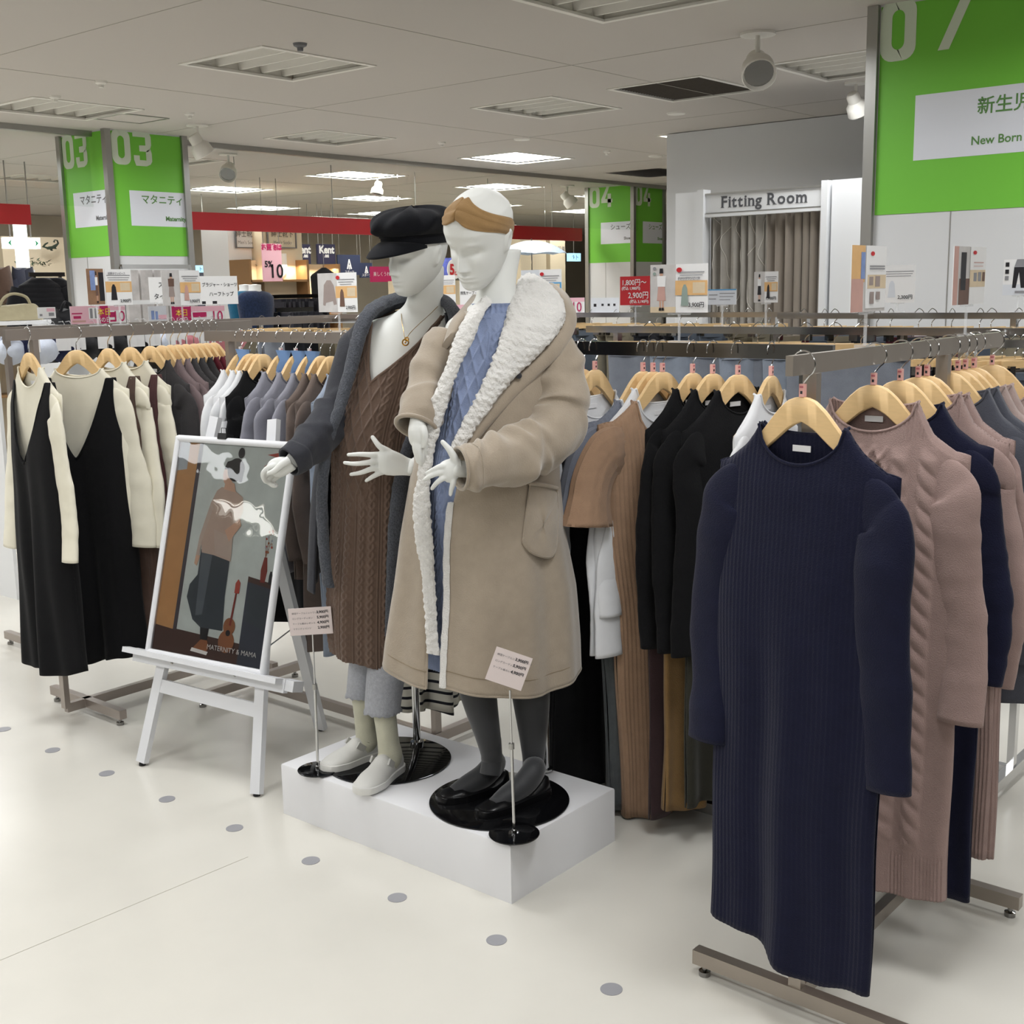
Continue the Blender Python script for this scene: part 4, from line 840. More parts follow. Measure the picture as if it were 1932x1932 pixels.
# cap
M_cap = fab('cap_wool', '#0e0f14', bump=.4, bs=600, sheen=.06); cp = thing('newsboy_cap', 'black newsboy cap worn by the mannequin in the grey cardigan', 'cap', O1)
n = 72; a = np.arange(n)*2*math.pi/n; m = MB()
prof = [(0, .142, .107, .0845), (.15, .150, .1085, .0855), (.3, .164, .109, .086), (.34, .168, .110, .088), (.5, .176, .121, .104), (.65, .190, .130, .116), (.8, .208, .129, .116), (.9, .224, .116, .104), (.96, .236, .088, .080), (1, .242, .045, .042), (1, .243, .004, .004)]
Pg = []
for q, z, ry, rx_ in [tuple(x) for x in cat_(np.array(prof), 5)]:
    pf = float(np.clip((z-.166)/.03, 0, 1)); pu = pf*(.005*np.sin(a*8)+.004*np.sin(a*3+1)+.003*np.sin(a*13+z*60)); zz2 = z+pf*(.004*np.sin(a*5+z*50)+.003*np.sin(a*9+2)); til = .006*np.cos(a)+.0-.004*np.cos(a)*pf
    Pg.append([H1((-(rx_+pu[k])*math.sin(a[k]), -(ry+pu[k])*math.cos(a[k])+.003, zz2[k]+til[k])) for k in range(n)])
m.grid(np.array(Pg), True, 0, False, True); m.build('crown', M_cap, cp, 80)
m = MB(); m.tube([H1((-.0885*math.sin(x), -.1115*math.cos(x)+.003, .166+.006*math.cos(x))) for x in np.linspace(0, 2*math.pi, 60)], .0016, 8); m.build('band_seam', M_cap, cp)
m = MB(); Pg = []      # visor
for u in np.linspace(-1, 1, 41):
    th = u*1.25; row = []
    for v in np.linspace(0, 1, 14):
        ext = .060*v*(1-abs(u)**2.4); row.append(H1((-(.0862)*math.sin(th)*(1+.10*v*(1-u*u)), -(.1085*math.cos(th)+ext)+.003, .152+.006*math.cos(th)-.030*v*v*(1-u*u)-.012*u*u-.008*v)))
    Pg.append(row)
m.grid(np.array(Pg)); o = m.build('visor', M_cap, cp, 80); sd = o.modifiers.new('thick', 'SOLIDIFY'); sd.thickness = .004
# jeans, socks, shoes
M_jean = fab('jean_grey', '#a5a7ad', var=.12, vs=120); M_sock = fab('sock_cream', '#c2c0ac', bump=.3); M_shoe = mat('shoe_white', '#cfcec9', .55, bump=.15, bs=300)
LEG1 = [([(700, 1200, 3.60), (692, 1240, 3.595), (684, 1290, 3.59), (682, 1306, 3.59)], [.056, .053, .048, .047]), ([(738, 1215, 3.53), (731, 1255, 3.505), (724, 1310, 3.485), (722, 1336, 3.48)], [.062, .060, .056, .054])]
m = MB()
for pts, rr in LEG1:
    C_ = cat_(P1.path(pts), 6); r_ = cat_(np.array(rr)[:, None], 6)[:, 0]; a = np.arange(64)*2*math.pi/64
    Pg = [c+r*(np.cos(a)[:, None]*SIDE-np.sin(a)[:, None]*AWAY) for c, r in zip(C_, r_)]; e_ = Pg[-1].copy(); rg = np.random.default_rng(5); e_ = e_+(e_-C_[-1])*(.04+.08*rg.random(64))[:, None]-ZZ*(.004+.008*rg.random(64))[:, None]; Pg.append(e_); m.grid(np.array(Pg), True, 0, False, False)
jj = m.build('cropped_jeans', M_jean, t1, 60, label='light grey cropped jeans with frayed hems'); sd = jj.modifiers.new('thick', 'SOLIDIFY'); sd.thickness = .003
def shoe(P, toe, heel, W=.044, zb=PZ+.006, H=.075, kind='slip', mats=None, parent=None, opening=.0, zO=None):
    """shoe built along the sole from heel to toe (world xy points)"""
    o_ = P.o; a0 = V(*heel, zb)-o_; d = V(toe[0]-heel[0], toe[1]-heel[1], 0); L = np.linalg.norm(d); d = d/L; sd_ = V(-d[1], d[0], 0); m = MB()
    us = np.linspace(0, 1, 34); n = 32; a = np.arange(n)*2*math.pi/n; Pg = []
    for u in us:
        x = u*L; w_ = W*np.interp(u, [0, .03, .12, .35, .68, .86, .95, 1], [.25, .5, .72, .74, 1, .86, .6, .15]); h = np.interp(u, [0, .03, .1, .3, .42, .55, .8, .93, 1], [.4, .85, 1, .93, .98, .72, .5, .36, .14])*H
        if kind == 'pump': h = np.interp(u, [0, .05, .3, .55, .7, .85, .95, 1], [.8, .95, .5, .42, .62, .5, .34, .14])*H
        cz = h/2; ring = []
        for t_ in a:
            c_, s_ = math.cos(t_), math.sin(t_); ex = .55 if s_ < 0 else .85
            ring.append(a0+d*x+sd_*w_*math.copysign(abs(c_)**.8, c_)*(1-.25*max(0, s_)*np.interp(u, [0, .5, 1], [1, 1, .2]))+ZZ*(cz+cz*math.copysign(abs(s_)**ex, s_)))
        Pg.append(ring)
    m.grid(np.array(Pg), True, 0, True, True); o = m.build('shoe', mats[0], parent, 60)
    m = MB(); Pg = []
    for u in us:
        x = u*L; w_ = (W+.003)*np.interp(u, [0, .03, .12, .35, .68, .86, .95, 1], [.3, .55, .74, .76, 1, .86, .62, .2]); sh_ = .020
        Pg.append([a0+d*(x*1.015-.002)+sd_*w_*k+ZZ*z for k, z in ((-1, 0), (-1.0, sh_*.9), (-.9, sh_), (.9, sh_), (1.0, sh_*.9), (1, 0))])
    m.grid(np.array(Pg), True, 0, True, True); so = m.build('sole', mats[1], o, 40)
    return o, a0, d, sd_, L
for k, (toe, heel, ank, D0) in enumerate((((-2.70, 2.29), (-2.665, 2.50), (683, 1300, 3.59), 0), ((-2.478, 2.235), (-2.535, 2.455), (724, 1330, 3.48), 1))):
    pw = thing('slip_on_shoe', 'white slip-on shoe, %s of the pair worn under grey jeans' % ('left' if k == 0 else 'right, nearer one'), 'shoe', O1); o, a0, d, sd_, L = shoe(P1, toe, heel, mats=(M_shoe, mat('sole_white', '#d6d5d0', .5)), parent=pw); o.name = 'upper'
    for s_ in (-1, 1): m = MB(); c = a0+d*L*.42+sd_*s_*.031+ZZ*.062; m.bar(c+d*.012, c-d*.012-ZZ*.02, .006, .02); m.build('elastic', mat('elastic', '#bdbcb6', .8), pw)
    top = P1(*ank); an = a0+d*L*.22+ZZ*.055; m = MB(); m.tube([top+ZZ*.03, top, top*.6+an*.4, top*.25+an*.75, an, a0+d*L*.34+ZZ*.035], [.037, .036, .033, .033, .037, .034], 22, sub=5)
    so = m.build('sock', M_sock, t1, 80, label='cream sock')
    pw['label'] = 'white slip-on shoe pointing to the %s' % ('left edge of the platform' if k == 0 else 'front edge of the platform, nearer the viewer')
# stand: plate and pole
def stand(P, c, r, polexy, ztop, label, o_, mp):
    t = thing('mannequin_stand', label, 'stand', V(c[0], c[1], PZ)); m = MB(); m.lathe((0, 0, 0), [(r-.002, 0), (r, .0015), (r, .004), (r-.003, .0055), (.001, .0055)], 72); m.build('base_plate', mp, t)
    q = V(polexy[0]-c[0], polexy[1]-c[1], 0); m = MB(); m.lathe(q, [(.022, .0055), (.022, .012), (.0125, .016), (.0125, ztop-PZ)], 20); m.build('pole', M_chrome, t); m = MB(); m.lathe(q, [(.0155, .30), (.0155, .33)], 20); return t
M_plate = mat('smoked_plate', '#3a3b3d', .06, .9)
c1 = ph(733, 1432, PZ+.005); p1 = ph(787, 1398, PZ+.01)
stand(P1, c1[:2], .195, p1[:2], .75, 'round dark mirror base plate with chrome pole under the capped mannequin', None, M_plate)
# =========== mannequin 2: headband, beige coat ===========
O2 = V(-2.13, 2.46, PZ); P2 = PX(O2); t2 = thing('mannequin', 'white mannequin in brown headband, beige fleece coat and blue cable sweater on the platform', 'mannequin', O2)
m = MB()
TS = [(950, 470, 3.36, .050, 1), (942, 510, 3.345, .050, 1), (937, 545, 3.335, .052, 1), (935, 570, 3.33, .062, .85), (935, 590, 3.33, .10, .62), (935, 610, 3.33, .135, .62), (932, 650, 3.33, .135, .7), (920, 720, 3.33, .125, .8), (905, 800, 3.32, .12, .95), (895, 880, 3.32, .125, 1), (895, 980, 3.33, .125, .9), (905, 1080, 3.33, .12, .9)]
C_ = cat_([P2(*q[:3]) for q in TS], 4); rw = cat_(np.array([[q[3], q[3]*q[4]] for q in TS]), 4); a = np.arange(40)*2*math.pi/40
m.grid(C_[:, None]+rw[:, :1, None]*np.cos(a)[None, :, None]*SIDE+rw[:, 1:, None]*np.sin(a)[None, :, None]*-AWAY, True, 0, True, True)
m.tube(P2.path([(1040, 640, 3.34), (1062, 760, 3.30), (1040, 850, 3.22), (960, 880, 3.12), (868, 885, 3.02), (855, 884, 3.01)]), [.045, .042, .036, .03, .022, .021], 14, sub=4)
m.tube(P2.path([(840, 640, 3.34), (812, 740, 3.28), (798, 790, 3.22), (790, 800, 3.20)]), [.045, .035, .024, .021], 14, sub=4)
m.build; body2 = remesh(m, 'body', M_man, t2, .007, 6)
head2, R2, H2 = place_head(t2, P2, P2(924, 516, 3.325), (-.54, -.42, .73), (-.12, .92, .38), 1.06, pivot=(0, .012, .012))
# left hand on the belly
m = MB(); Dh = 3.01
m.tube(P2.path([(872, 880, Dh), (862, 882, Dh), (852, 886, Dh), (842, 892, Dh), (834, 897, Dh)]), [.020, .024, .029, .029, .022], 18, flat=.5, hint=-AWAY, sub=3)
for pts in ([(848, 880, Dh), (832, 880, Dh-.010), (818, 886, Dh-.010), (805, 893, Dh)], [(842, 888, Dh), (828, 892, Dh-.012), (813, 898, Dh-.010), (801, 905, Dh)],
            [(844, 897, Dh), (833, 904, Dh-.010), (823, 912, Dh-.008), (815, 922, Dh)], [(856, 902, Dh), (855, 912, Dh-.006), (852, 921, Dh-.004), (850, 933, Dh)]): finger(m, P2, pts, .0075, .0045)
finger(m, P2, [(862, 874, Dh), (854, 858, Dh-.006), (846, 846, Dh-.006), (835, 834, Dh)], .0095, .0055)
remesh(m, 'hand', M_man, t2, .0022, 4)
# right hand pointing down from the left cuff
m = MB(); Dh = 3.12
m.tube(P2.path([(789, 788, Dh+.02), (788, 800, Dh+.01), (788, 814, Dh), (789, 830, Dh), (791, 840, Dh)]), [.020, .022, .025, .024, .018], 18, flat=.9, hint=-AWAY, sub=3)
for k, pts in enumerate(([(784, 828, Dh-.01), (783, 845, Dh-.014), (786, 860, Dh-.01), (789, 872, Dh)], [(789, 832, Dh-.01), (790, 850, Dh-.014), (792, 864, Dh-.010), (794, 876, Dh)], [(794, 832, Dh), (796, 848, Dh-.004), (797, 862, Dh), (797, 872, Dh+.006)], [(798, 826, Dh+.01), (801, 840, Dh+.008), (802, 852, Dh+.01), (801, 862, Dh+.014)])): finger(m, P2, pts, .0075, .0045)
finger(m, P2, [(797, 806, Dh-.01), (801, 818, Dh-.02), (802, 830, Dh-.02), (800, 842, Dh-.016)], .0095, .0055)
remesh(m, 'hand', M_man, t2, .0022, 4)
# blue sweater dress
M_blue = fab('cable_blue', '#8c99b8', bump=.5, bs=350)
KB = [(575, 893, 985, 3.33, .06), (590, 882, 1000, 3.33, .085), (620, 866, 1012, 3.33, .105), (700, 845, 1010, 3.33, .125), (780, 828, 1000, 3.325, .15), (850, 812, 990, 3.32, .165), (920, 800, 985, 3.32, .165), (1000, 796, 985, 3.33, .15), (1100, 798, 990, 3.33, .14), (1260, 812, 1000, 3.33, .13)]
dd2 = cable_disp([(-.105, .012), (.0, .014), (.06, .014)], [(-.055, .036)], rib=.010)
m = MB(); sheet(P2, KB, np.concatenate([np.linspace(-180, -92, 22), np.linspace(-90, 60, 230), np.linspace(64, 180, 22)]), lambda f: 590, lambda f: 1254, 380, m, disp=lambda phi, s_, z, y: dd2(phi, s_, z, y)*np.clip((y-605)/20, .2, 1)+.007*np.clip((y-980)/200, 0, 1)*math.sin(phi*8))
o = m.build('sweater_dress', M_blue, t2, 0, label='blue cable knit sweater dress'); o.data.polygons.foreach_set('use_smooth', [True]*len(o.data.polygons))
m = MB(); n = 240; a = np.arange(n)*2*math.pi/n; Pg = []
for q, (y_, w_, h_) in enumerate(cat_(np.array([(598, .098, .082), (590, .078, .070), (580, .066, .063), (572, .066, .064), (576, .060, .058)]), 4)):
    c = P2(936, y_, 3.33); Pg.append([c+SIDE*math.cos(t_)*(w_+.0024*math.sin(t_*30))-AWAY*math.sin(t_)*(h_+.0024*math.sin(t_*30)) for t_ in a])
m.grid(np.array(Pg), True); m.build('collar', M_blue, o, 60)
# coat shell
M_coat = fab('coat_beige', '#a09382', bump=.3, bs=260, sheen=.5, var=.05); M_sher = fab('sherpa_white', '#e2e0dc', bump=1, bs=230, var=.05)
KC = [(585, 872, 1030, 3.34, .08), (610, 846, 1052, 3.34, .105), (650, 832, 1062, 3.34, .13), (700, 820, 1060, 3.34, .15), (800, 795, 1052, 3.335, .175), (900, 774, 1052, 3.335, .19), (1000, 757, 1060, 3.34, .20), (1100, 745, 1077, 3.34, .205), (1200, 729, 1085, 3.34, .21), (1285, 720, 1088, 3.34, .215)]
def dco(phi, s_, z, y): return np.clip((y-860)/300, 0, 1)*(.010*math.sin(phi*5+.4)+.006*math.sin(phi*11+2))+.0025*vnoise(np.stack([np.full_like(z, s_*2), z, z*0+1], 1), 12, 4)
def yb(f): return float(np.interp(f, [-180, -90, -52, -28, -20, 40, 90, 180], [1225, 1225, 1252, 1262, 1258, 1277, 1262, 1225]))
# opening: edge angle varies with height, so build two flaps with sheared columns
def flap(m, side):
    ys = np.linspace(0, 1, 90); cols = 90; out = np.zeros((90, cols, 3))
    for i in range(cols):
        u = i/(cols-1)
        for j, v in enumerate(ys):
            y0 = 588; yE = 1262 if side < 0 else 1274
            y = y0+(yE-y0)*v
            ed = float(np.interp(y, [588, 650, 750, 850, 950, 1050, 1150, 1270], [-38, -50, -54, -50, -42, -33, -33, -31])) if side < 0 else float(np.interp(y, [588, 650, 750, 850, 950, 1050, 1150, 1270], [42, 20, 2, -16, -22, -22, -21, -20]))
            f = ed-(ed+188)*u if side < 0 else ed+(172-ed)*u
            y2 = y0+(yb(max(-180, min(180, f)))-y0)*v
            out[j, i] = (f, y2, 0)
    ky = np.array([k[0] for k in KC], float); L_ = np.array([P2(k[1], k[0], k[3]) for k in KC]); R_ = np.array([P2(k[2], k[0], k[3]) for k in KC]); bb = np.array([k[4] for k in KC])
    f = np.radians(out[:, :, 0]); y = out[:, :, 1]; I = lambda A: np.stack([np.interp(y, ky, A[:, k]) for k in range(3)], 2)
    C_, H_ = I((L_+R_)/2), I((R_-L_)/2); b2 = np.interp(y, ky, bb); hl = np.linalg.norm(H_, axis=2)
    pt = C_+H_*np.sin(f)[:, :, None]-AWAY*(b2*np.cos(f))[:, :, None]
    n_ = H_/hl[:, :, None]*(np.sin(f)/hl)[:, :, None]-AWAY*(np.cos(f)/b2)[:, :, None]; n_ /= np.linalg.norm(n_, axis=2)[:, :, None]
    dd_ = np.clip((y-820)/300, 0, 1)*(.009*np.sin(f*5+.4)+.006*np.sin(f*11+2))+.003*vnoise(pt.reshape(-1, 3)*V(1, 1, .6), 14, 3).reshape(f.shape)
    pt = pt+n_*dd_[:, :, None]; m.grid(pt, flip=side < 0); return pt
m = MB(); fl_ = flap(m, -1); coat = m.build('coat', M_coat, t2, 80, label='beige fleece coat with white lining'); sd = coat.modifiers.new('thick', 'SOLIDIFY'); sd.thickness = .007; sd.offset = 0
m = MB(); fr_ = flap(m, 1); o = m.build('front_panel', M_coat, coat, 80); sd = o.modifiers.new('thick', 'SOLIDIFY'); sd.thickness = .007; sd.offset = 0
# hem stitching and edge rolls
m = MB(); m.tube(fr_[-1], .0045, 8); m.tube(fl_[-1], .0045, 8); m.tube(fr_[50:, 0], .004, 8); m.tube(fl_[50:, 0], .004, 8); m.build('hem', M_coat, coat, 60)
m = MB(); m.tube(fr_[-5]+(-AWAY)*.0045, .0009, 5); m.tube(fl_[-5]+(-AWAY)*.0045, .0009, 5); m.build('hem_stitching', mat('stitch', '#85765f', .8), coat)
# lining seen along the opening, below the lapels
m = MB(); e_ = fr_[45:, 0]; g_ = fr_[45:, 3]; w_ = SIDE*.018; Q = np.stack([e_-w_*.9-AWAY*.0, e_-w_*.3-AWAY*.008, e_+w_*.1-AWAY*.006, e_+w_*.1+AWAY*.004, e_-w_*.5+AWAY*.010], 1)
Q = Q+((vnoise(Q.reshape(-1, 3), 140, 2)*.0016).reshape(Q.shape[:2]))[:, :, None]*SIDE; m.grid(Q, True, 0, True, True)
m.build('lining_edge', M_sher, coat, 60)
m = MB()
ribbon(P2, [(912, 572, 3.30), (880, 600, 3.235), (858, 640, 3.20), (843, 690, 3.18), (822, 740, 3.165), (803, 790, 3.16), (796, 840, 3.155), (788, 900, 3.15), (779, 960, 3.15), (784, 1020, 3.15), (795, 1080, 3.155), (801, 1160, 3.155), (805, 1232, 3.155)],
       [(930, 568, 3.28), (914, 590, 3.225), (894, 640, 3.19), (868, 690, 3.165), (850, 740, 3.15), (836, 790, 3.145), (822, 840, 3.14), (812, 900, 3.14), (812, 960, 3.14), (817, 1020, 3.145), (820, 1080, 3.155), (824, 1160, 3.165), (829, 1236, 3.17)], m, [.018, .018, .018, .018, .016, .012, .009], disp=fluff(.0036, 150, 7), n=60, sub_=34)
m.build('lapel', M_sher, coat, 80, label='white sherpa lapel, left')
m = MB()
ribbon(P2, [(975, 562, 3.42), (962, 574, 3.34), (955, 596, 3.26), (946, 630, 3.21), (932, 670, 3.185), (914, 715, 3.165), (892, 760, 3.15), (870, 800, 3.135), (856, 830, 3.125), (848, 848, 3.12)],
       [(1020, 538, 3.46), (1052, 562, 3.38), (1066, 600, 3.29), (1040, 645, 3.225), (1000, 685, 3.195), (958, 728, 3.17), (925, 772, 3.15), (896, 812, 3.135), (874, 845, 3.12), (862, 862, 3.115)], m, [.05, .05, .045, .034, .026, .022, .02, .018, .016, .014, .010], disp=fluff(.0042, 150, 9), n=110, sub_=44, back=.25)
m.build('lapel', M_sher, coat, 80, label='wide white sherpa hood lapel, right')
m = MB()
ribbon(P2, [(1030, 540, 3.50), (1050, 556, 3.41), (1062, 596, 3.31), (1038, 642, 3.245), (998, 684, 3.212), (956, 727, 3.187), (922, 772, 3.167), (892, 812, 3.15), (870, 846, 3.135), (856, 864, 3.13)],
       [(1050, 548, 3.52), (1074, 572, 3.43), (1085, 612, 3.33), (1062, 662, 3.255), (1018, 706, 3.22), (976, 746, 3.195), (938, 788, 3.17), (906, 826, 3.15), (884, 858, 3.135), (870, 876, 3.13)], m, .016, n=24, sub_=10)
m.build('hood_edge', M_coat, coat, 80)
m = MB(); ribbon(P2, [(905, 560, 3.42), (900, 572, 3.36), (880, 598, 3.28), (862, 630, 3.24)], [(892, 568, 3.46), (872, 590, 3.38), (850, 618, 3.30), (838, 660, 3.26)], m, .015, n=20); m.build('hood_edge', M_coat, coat, 80)
# back of the hood
m = MB(); C_ = P2(985, 575, 3.47); us = np.linspace(0, 1, 24); Pg = []
for u in np.linspace(-math.pi/2, math.pi/2, 20):
    Pg.append([C_+SIDE*.11*math.cos(u)*math.cos(a_)+ZZ*(.05*math.sin(u))-AWAY*-.07*math.cos(u)*math.sin(a_) for a_ in np.arange(36)*2*math.pi/36])
m.grid(np.array(Pg), True, 0, True, True); o = m.build('hood', M_coat, coat, 80)
# coat sleeves
m = MB(); S_ = sleeve_m(P2, [(1018, 640, 3.33), (1042, 668, 3.31), (1054, 720, 3.29), (1054, 780, 3.255), (1040, 818, 3.20), (1000, 845, 3.15), (950, 868, 3.08), (900, 880, 3.03), (868, 884, 3.01)], [.062, .070, .072, .074, .072, .066, .060, .056, .053], (30, .012), 21, n=72, sub_=16); m.grid(S_, True)
o = m.build('sleeve', M_coat, coat, 80); sd = o.modifiers.new('thick', 'SOLIDIFY'); sd.thickness = .006; sd.offset = -1
m = MB(); m.tube([q for q in np.vstack([S_[-1], S_[-1][:1]])], .0045, 8); m.tube(np.vstack([S_[-14]*1.0+(S_[-14]-S_[-14].mean(0))*.01, S_[-14][:1]]), .0011, 5); m.build('cuff', M_coat, o, 60)
m = MB(); S_ = sleeve_m(P2, [(850, 640, 3.34), (828, 680, 3.31), (808, 740, 3.25), (796, 776, 3.19), (786, 806, 3.16)], [.058, .060, .058, .058, .056], (10, .006), 12, n=60, sub_=12); m.grid(S_, True)
o = m.build('sleeve', M_coat, coat, 80); sd = o.modifiers.new('thick', 'SOLIDIFY'); sd.thickness = .006; sd.offset = -1
m = MB(); m.tube(np.vstack([S_[-1], S_[-1][:1]]), .006, 8); m.build('cuff', M_coat, o, 60)
# patch pocket
ky = np.array([k[0] for k in KC], float)
def on_coat(x, y, off=.012):
    L_ = np.array([np.interp(y, ky, [P2(k[1], k[0], k[3])[i] for k in KC]) for i in range(3)]); R_ = np.array([np.interp(y, ky, [P2(k[2], k[0], k[3])[i] for k in KC]) for i in range(3)]); bb = np.interp(y, ky, [k[4] for k in KC])
    xl, xr = np.interp(y, ky, [k[1] for k in KC]), np.interp(y, ky, [k[2] for k in KC]); s_ = max(-.97, min(.97, (x-(xl+xr)/2)/((xr-xl)/2)))
    return (L_+R_)/2+(R_-L_)/2*s_*1.0-AWAY*(bb*math.sqrt(1-s_*s_)+off)
bd_ = [(998, 889), (1058, 915), (1060, 925), (1054, 965), (1050, 1010), (1044, 1030), (1030, 1034), (1000, 1020), (984, 1000), (984, 985), (990, 940)]
bl = cat_(np.array(bd_+[bd_[0]], float), 5); cen = np.mean(bl, 0); Pg = []
for s_ in (1.0, .985, .95, .8, .55, .3, .02): Pg.append([on_coat(*(cen+(q-cen)*s_), off=(.006 if s_ == 1.0 else .0165 if s_ < .98 else .014)+(.004*math.sin(q[0]*.08)*(1-s_))) for q in bl[:-1]])
m = MB(); m.grid(np.array(Pg), True, 0, False, True); m.build('pocket', M_coat, coat, 60); m = MB(); m.tube([on_coat(x, y, .02) for x, y in cat_(np.array([(996, 893), (1030, 903), (1058, 919)], float), 6)], .0055, 10); m.tube([on_coat(*(cen+(q-cen)*.93), off=.0165) for q in bl], .0012, 6); m.build('pocket_seam', M_coat, coat, 60)
m = MB(); c = on_coat(978, 701, .02); m.lathe(c, [(.008, -.002), (.008, .002), (.001, .003)], 16, axis=-AWAY); m.build('button', M_dk, coat)
# headband
hb = thing('headband', 'wide brown twisted headband worn by the coated mannequin', 'headband', O2)
M_hb = fab('headband_tan', '#977850', bump=.3); m = MB(); n = 70
for k, (dy, w_) in enumerate(((0, .020), (.012, .017))):
    Pg = []
    for q in np.linspace(0, 2*math.pi, n, endpoint=False):
        cq = math.cos(q); tw = math.exp(-(((q+math.pi) % (2*math.pi)-math.pi)/.30)**2); z_ = .150+.060*cq+(k-.5)*.020*math.cos(q*.5)*(1-tw*.5)
        hh = w_*(1.1-.3*tw)*(.85+.15*math.sin(q*3+k*2)); S0, S1, S2 = head_surf(q, z_-hh), head_surf(q, z_), head_surf(q, min(.232, z_+hh)); nn = V(math.sin(q), -math.cos(q), .5); nn /= np.linalg.norm(nn); rg_ = []
        for b_ in np.arange(20)*2*math.pi/20:
            s_ = math.sin(b_); base = S1+(S2-S1)*max(0, s_)+(S0-S1)*max(0, -s_); rg_.append(H2(base+nn*(math.cos(b_)*(.0045+.005*tw)+.0025+.0012*math.cos(b_*5+q*2))))
        Pg.append(rg_)
    Pg.append(Pg[0]); m.grid(np.array(Pg), True)
    m2 = MB()
m.build('band', M_hb, hb, 80)
# legs in sheer tights
M_tight = mat('sheer_tights', '#2a2b2e', .6, var=.1, sheen=.4)
m = MB(); LG = [[(893, 1180, 3.30), (893, 1250, 3.29), (905, 1320, 3.28), (921, 1390, 3.27), (928, 1430, 3.27), (925, 1460, 3.26)], [(1000, 1180, 3.34), (998, 1260, 3.34), (1003, 1330, 3.34), (1006, 1400, 3.33), (1006, 1440, 3.33), (1000, 1470, 3.32)]]
m.tube(P2.path(LG[0]), [.072, .062, .05, .036, .030, .030], 28, sub=6); m.tube(P2.path(LG[1]), [.07, .062, .052, .038, .031, .030], 28, sub=6); m.build('tights', M_tight, t2, 80, label='sheer black tights')
M_bsh = mat('shoe_black', '#0e0e10', .3)
for k, (toe, heel) in enumerate((((-2.262, 2.335), (-2.175, 2.545)), ((-2.105, 2.33), (-2.06, 2.585)))):
    pw = thing('pump_shoe', 'black flat shoe, %s on the black round plate' % ('left one, farther back' if k == 0 else 'right one beside the sign pole'), 'shoe', O2); o, a0, d, sd_, L = shoe(P2, toe, heel, W=.04, H=.06, kind='pump', zb=PZ+.006, mats=(M_bsh, M_bsh), parent=pw); o.name = 'upper'
    m = MB(); top = P2(*LG[k][-2]); an = a0+d*L*.2+ZZ*.06; m.tube([top+ZZ*.06, top, an+ZZ*.02, a0+d*L*.35+ZZ*.05, a0+d*L*.6+ZZ*.03, a0+d*L*.78+ZZ*.02], [.028, .031, .034, .034, .03, .02], 20, sub=5); m.build('foot', M_tight, t2, 80)
c2 = ph(942, 1508, PZ+.005); p2 = ph(1030, 1450, PZ+.01)
stand(P2, c2[:2], .2, p2[:2], .8, 'round black mirror base plate with chrome pole under the coated mannequin', None, M_blackm)
# ---------------- easel with framed poster ----------------
EA = V(-3.577, 2.212, 0); Ee = V(.98875, .14959, 0); Eb = V(-.14959, .98875, 0); al = math.radians(16); Eu = Eb*math.sin(al)+ZZ*math.cos(al); En = np.cross(Ee, Eu)
if En@AWAY > 0: En = -En
def ep(x, y): d = ray(x, y); q = CAM+d*(((EA-CAM)@En)/(d@En))-EA; return V(q@Ee, q@Eu)
OE = EA+Ee*.27; t = thing('easel', 'white wooden display easel holding the framed maternity poster', 'easel', OE)
def E3(u, v, w_=0): return EA+Ee*u+Eu*v+En*w_-OE
mE = mat('easel_white', '#dcdde0', .4)
L0, L1 = ep(268, 1440), ep(408, 787); R0, R1 = ep(484, 1500), ep(517, 792)
for nm, a_, b_ in (('l', L0, L1), ('r', R0, R1)):
    m = MB(); A_, B_ = E3(a_[0], a_[1]*1.0+.004), E3(*b_); m.bar(A_, B_, .022, .040, 0, up=Ee); m.build('leg', mE, t, 30)
    m = MB(); m.lathe(V(A_[0], A_[1], 0), [(.010, 0), (.012, .002), (.011, .010), (.001, .011)], 14); m.build('rubber_foot', M_black, t)
m = MB(); m.bar(E3(-.075, .375, .018), E3(.625, .368, .018), .020, .045, 0, up=Eu); m.bar(E3(-.095, .39, .045), E3(.615, .383, .045), .034, .018, 0, up=Eu); m.bar(E3(.60, .372, .0), E3(.66, .371, .0), .05, .035, 0, up=Eu); m.build('ledge', mE, t, 0)
m = MB(); m.bar(E3(.03, .285), E3(.515, .270), .02, .045, 0, up=Eu); m.build('crossbar', mE, t, 0)
m = MB(); m.bar(E3(.30, .98, -.03), E3(.43, .975, -.03), .018, .05, 0, up=Eu); m.build('crossbar', mE, t, 0)
for u in (.12, .41): m = MB(); m.lathe(E3(u, .372, .029), [(.007, 0), (.006, .002), (.001, .003)], 14, axis=En); m.build('bolt', M_chrome, t)
bk0 = ph(606, 1378, 0); m = MB(); top = E3(.35, 1.0, -.045); A_ = bk0-OE+ZZ*.008; m.bar(A_, top, .022, .045, 0, up=Ee); m.build('rear_leg', mE, t, 30); m = MB(); m.lathe(V(A_[0], A_[1], 0), [(.010, 0), (.011, .009), (.001, .010)], 14); m.build('rubber_foot', M_black, t)
m = MB(); m.tube([E3(.42, .42, -.02), A_*.55+top*.45], .0025, 6); m.build('stay', M_chrome, t)
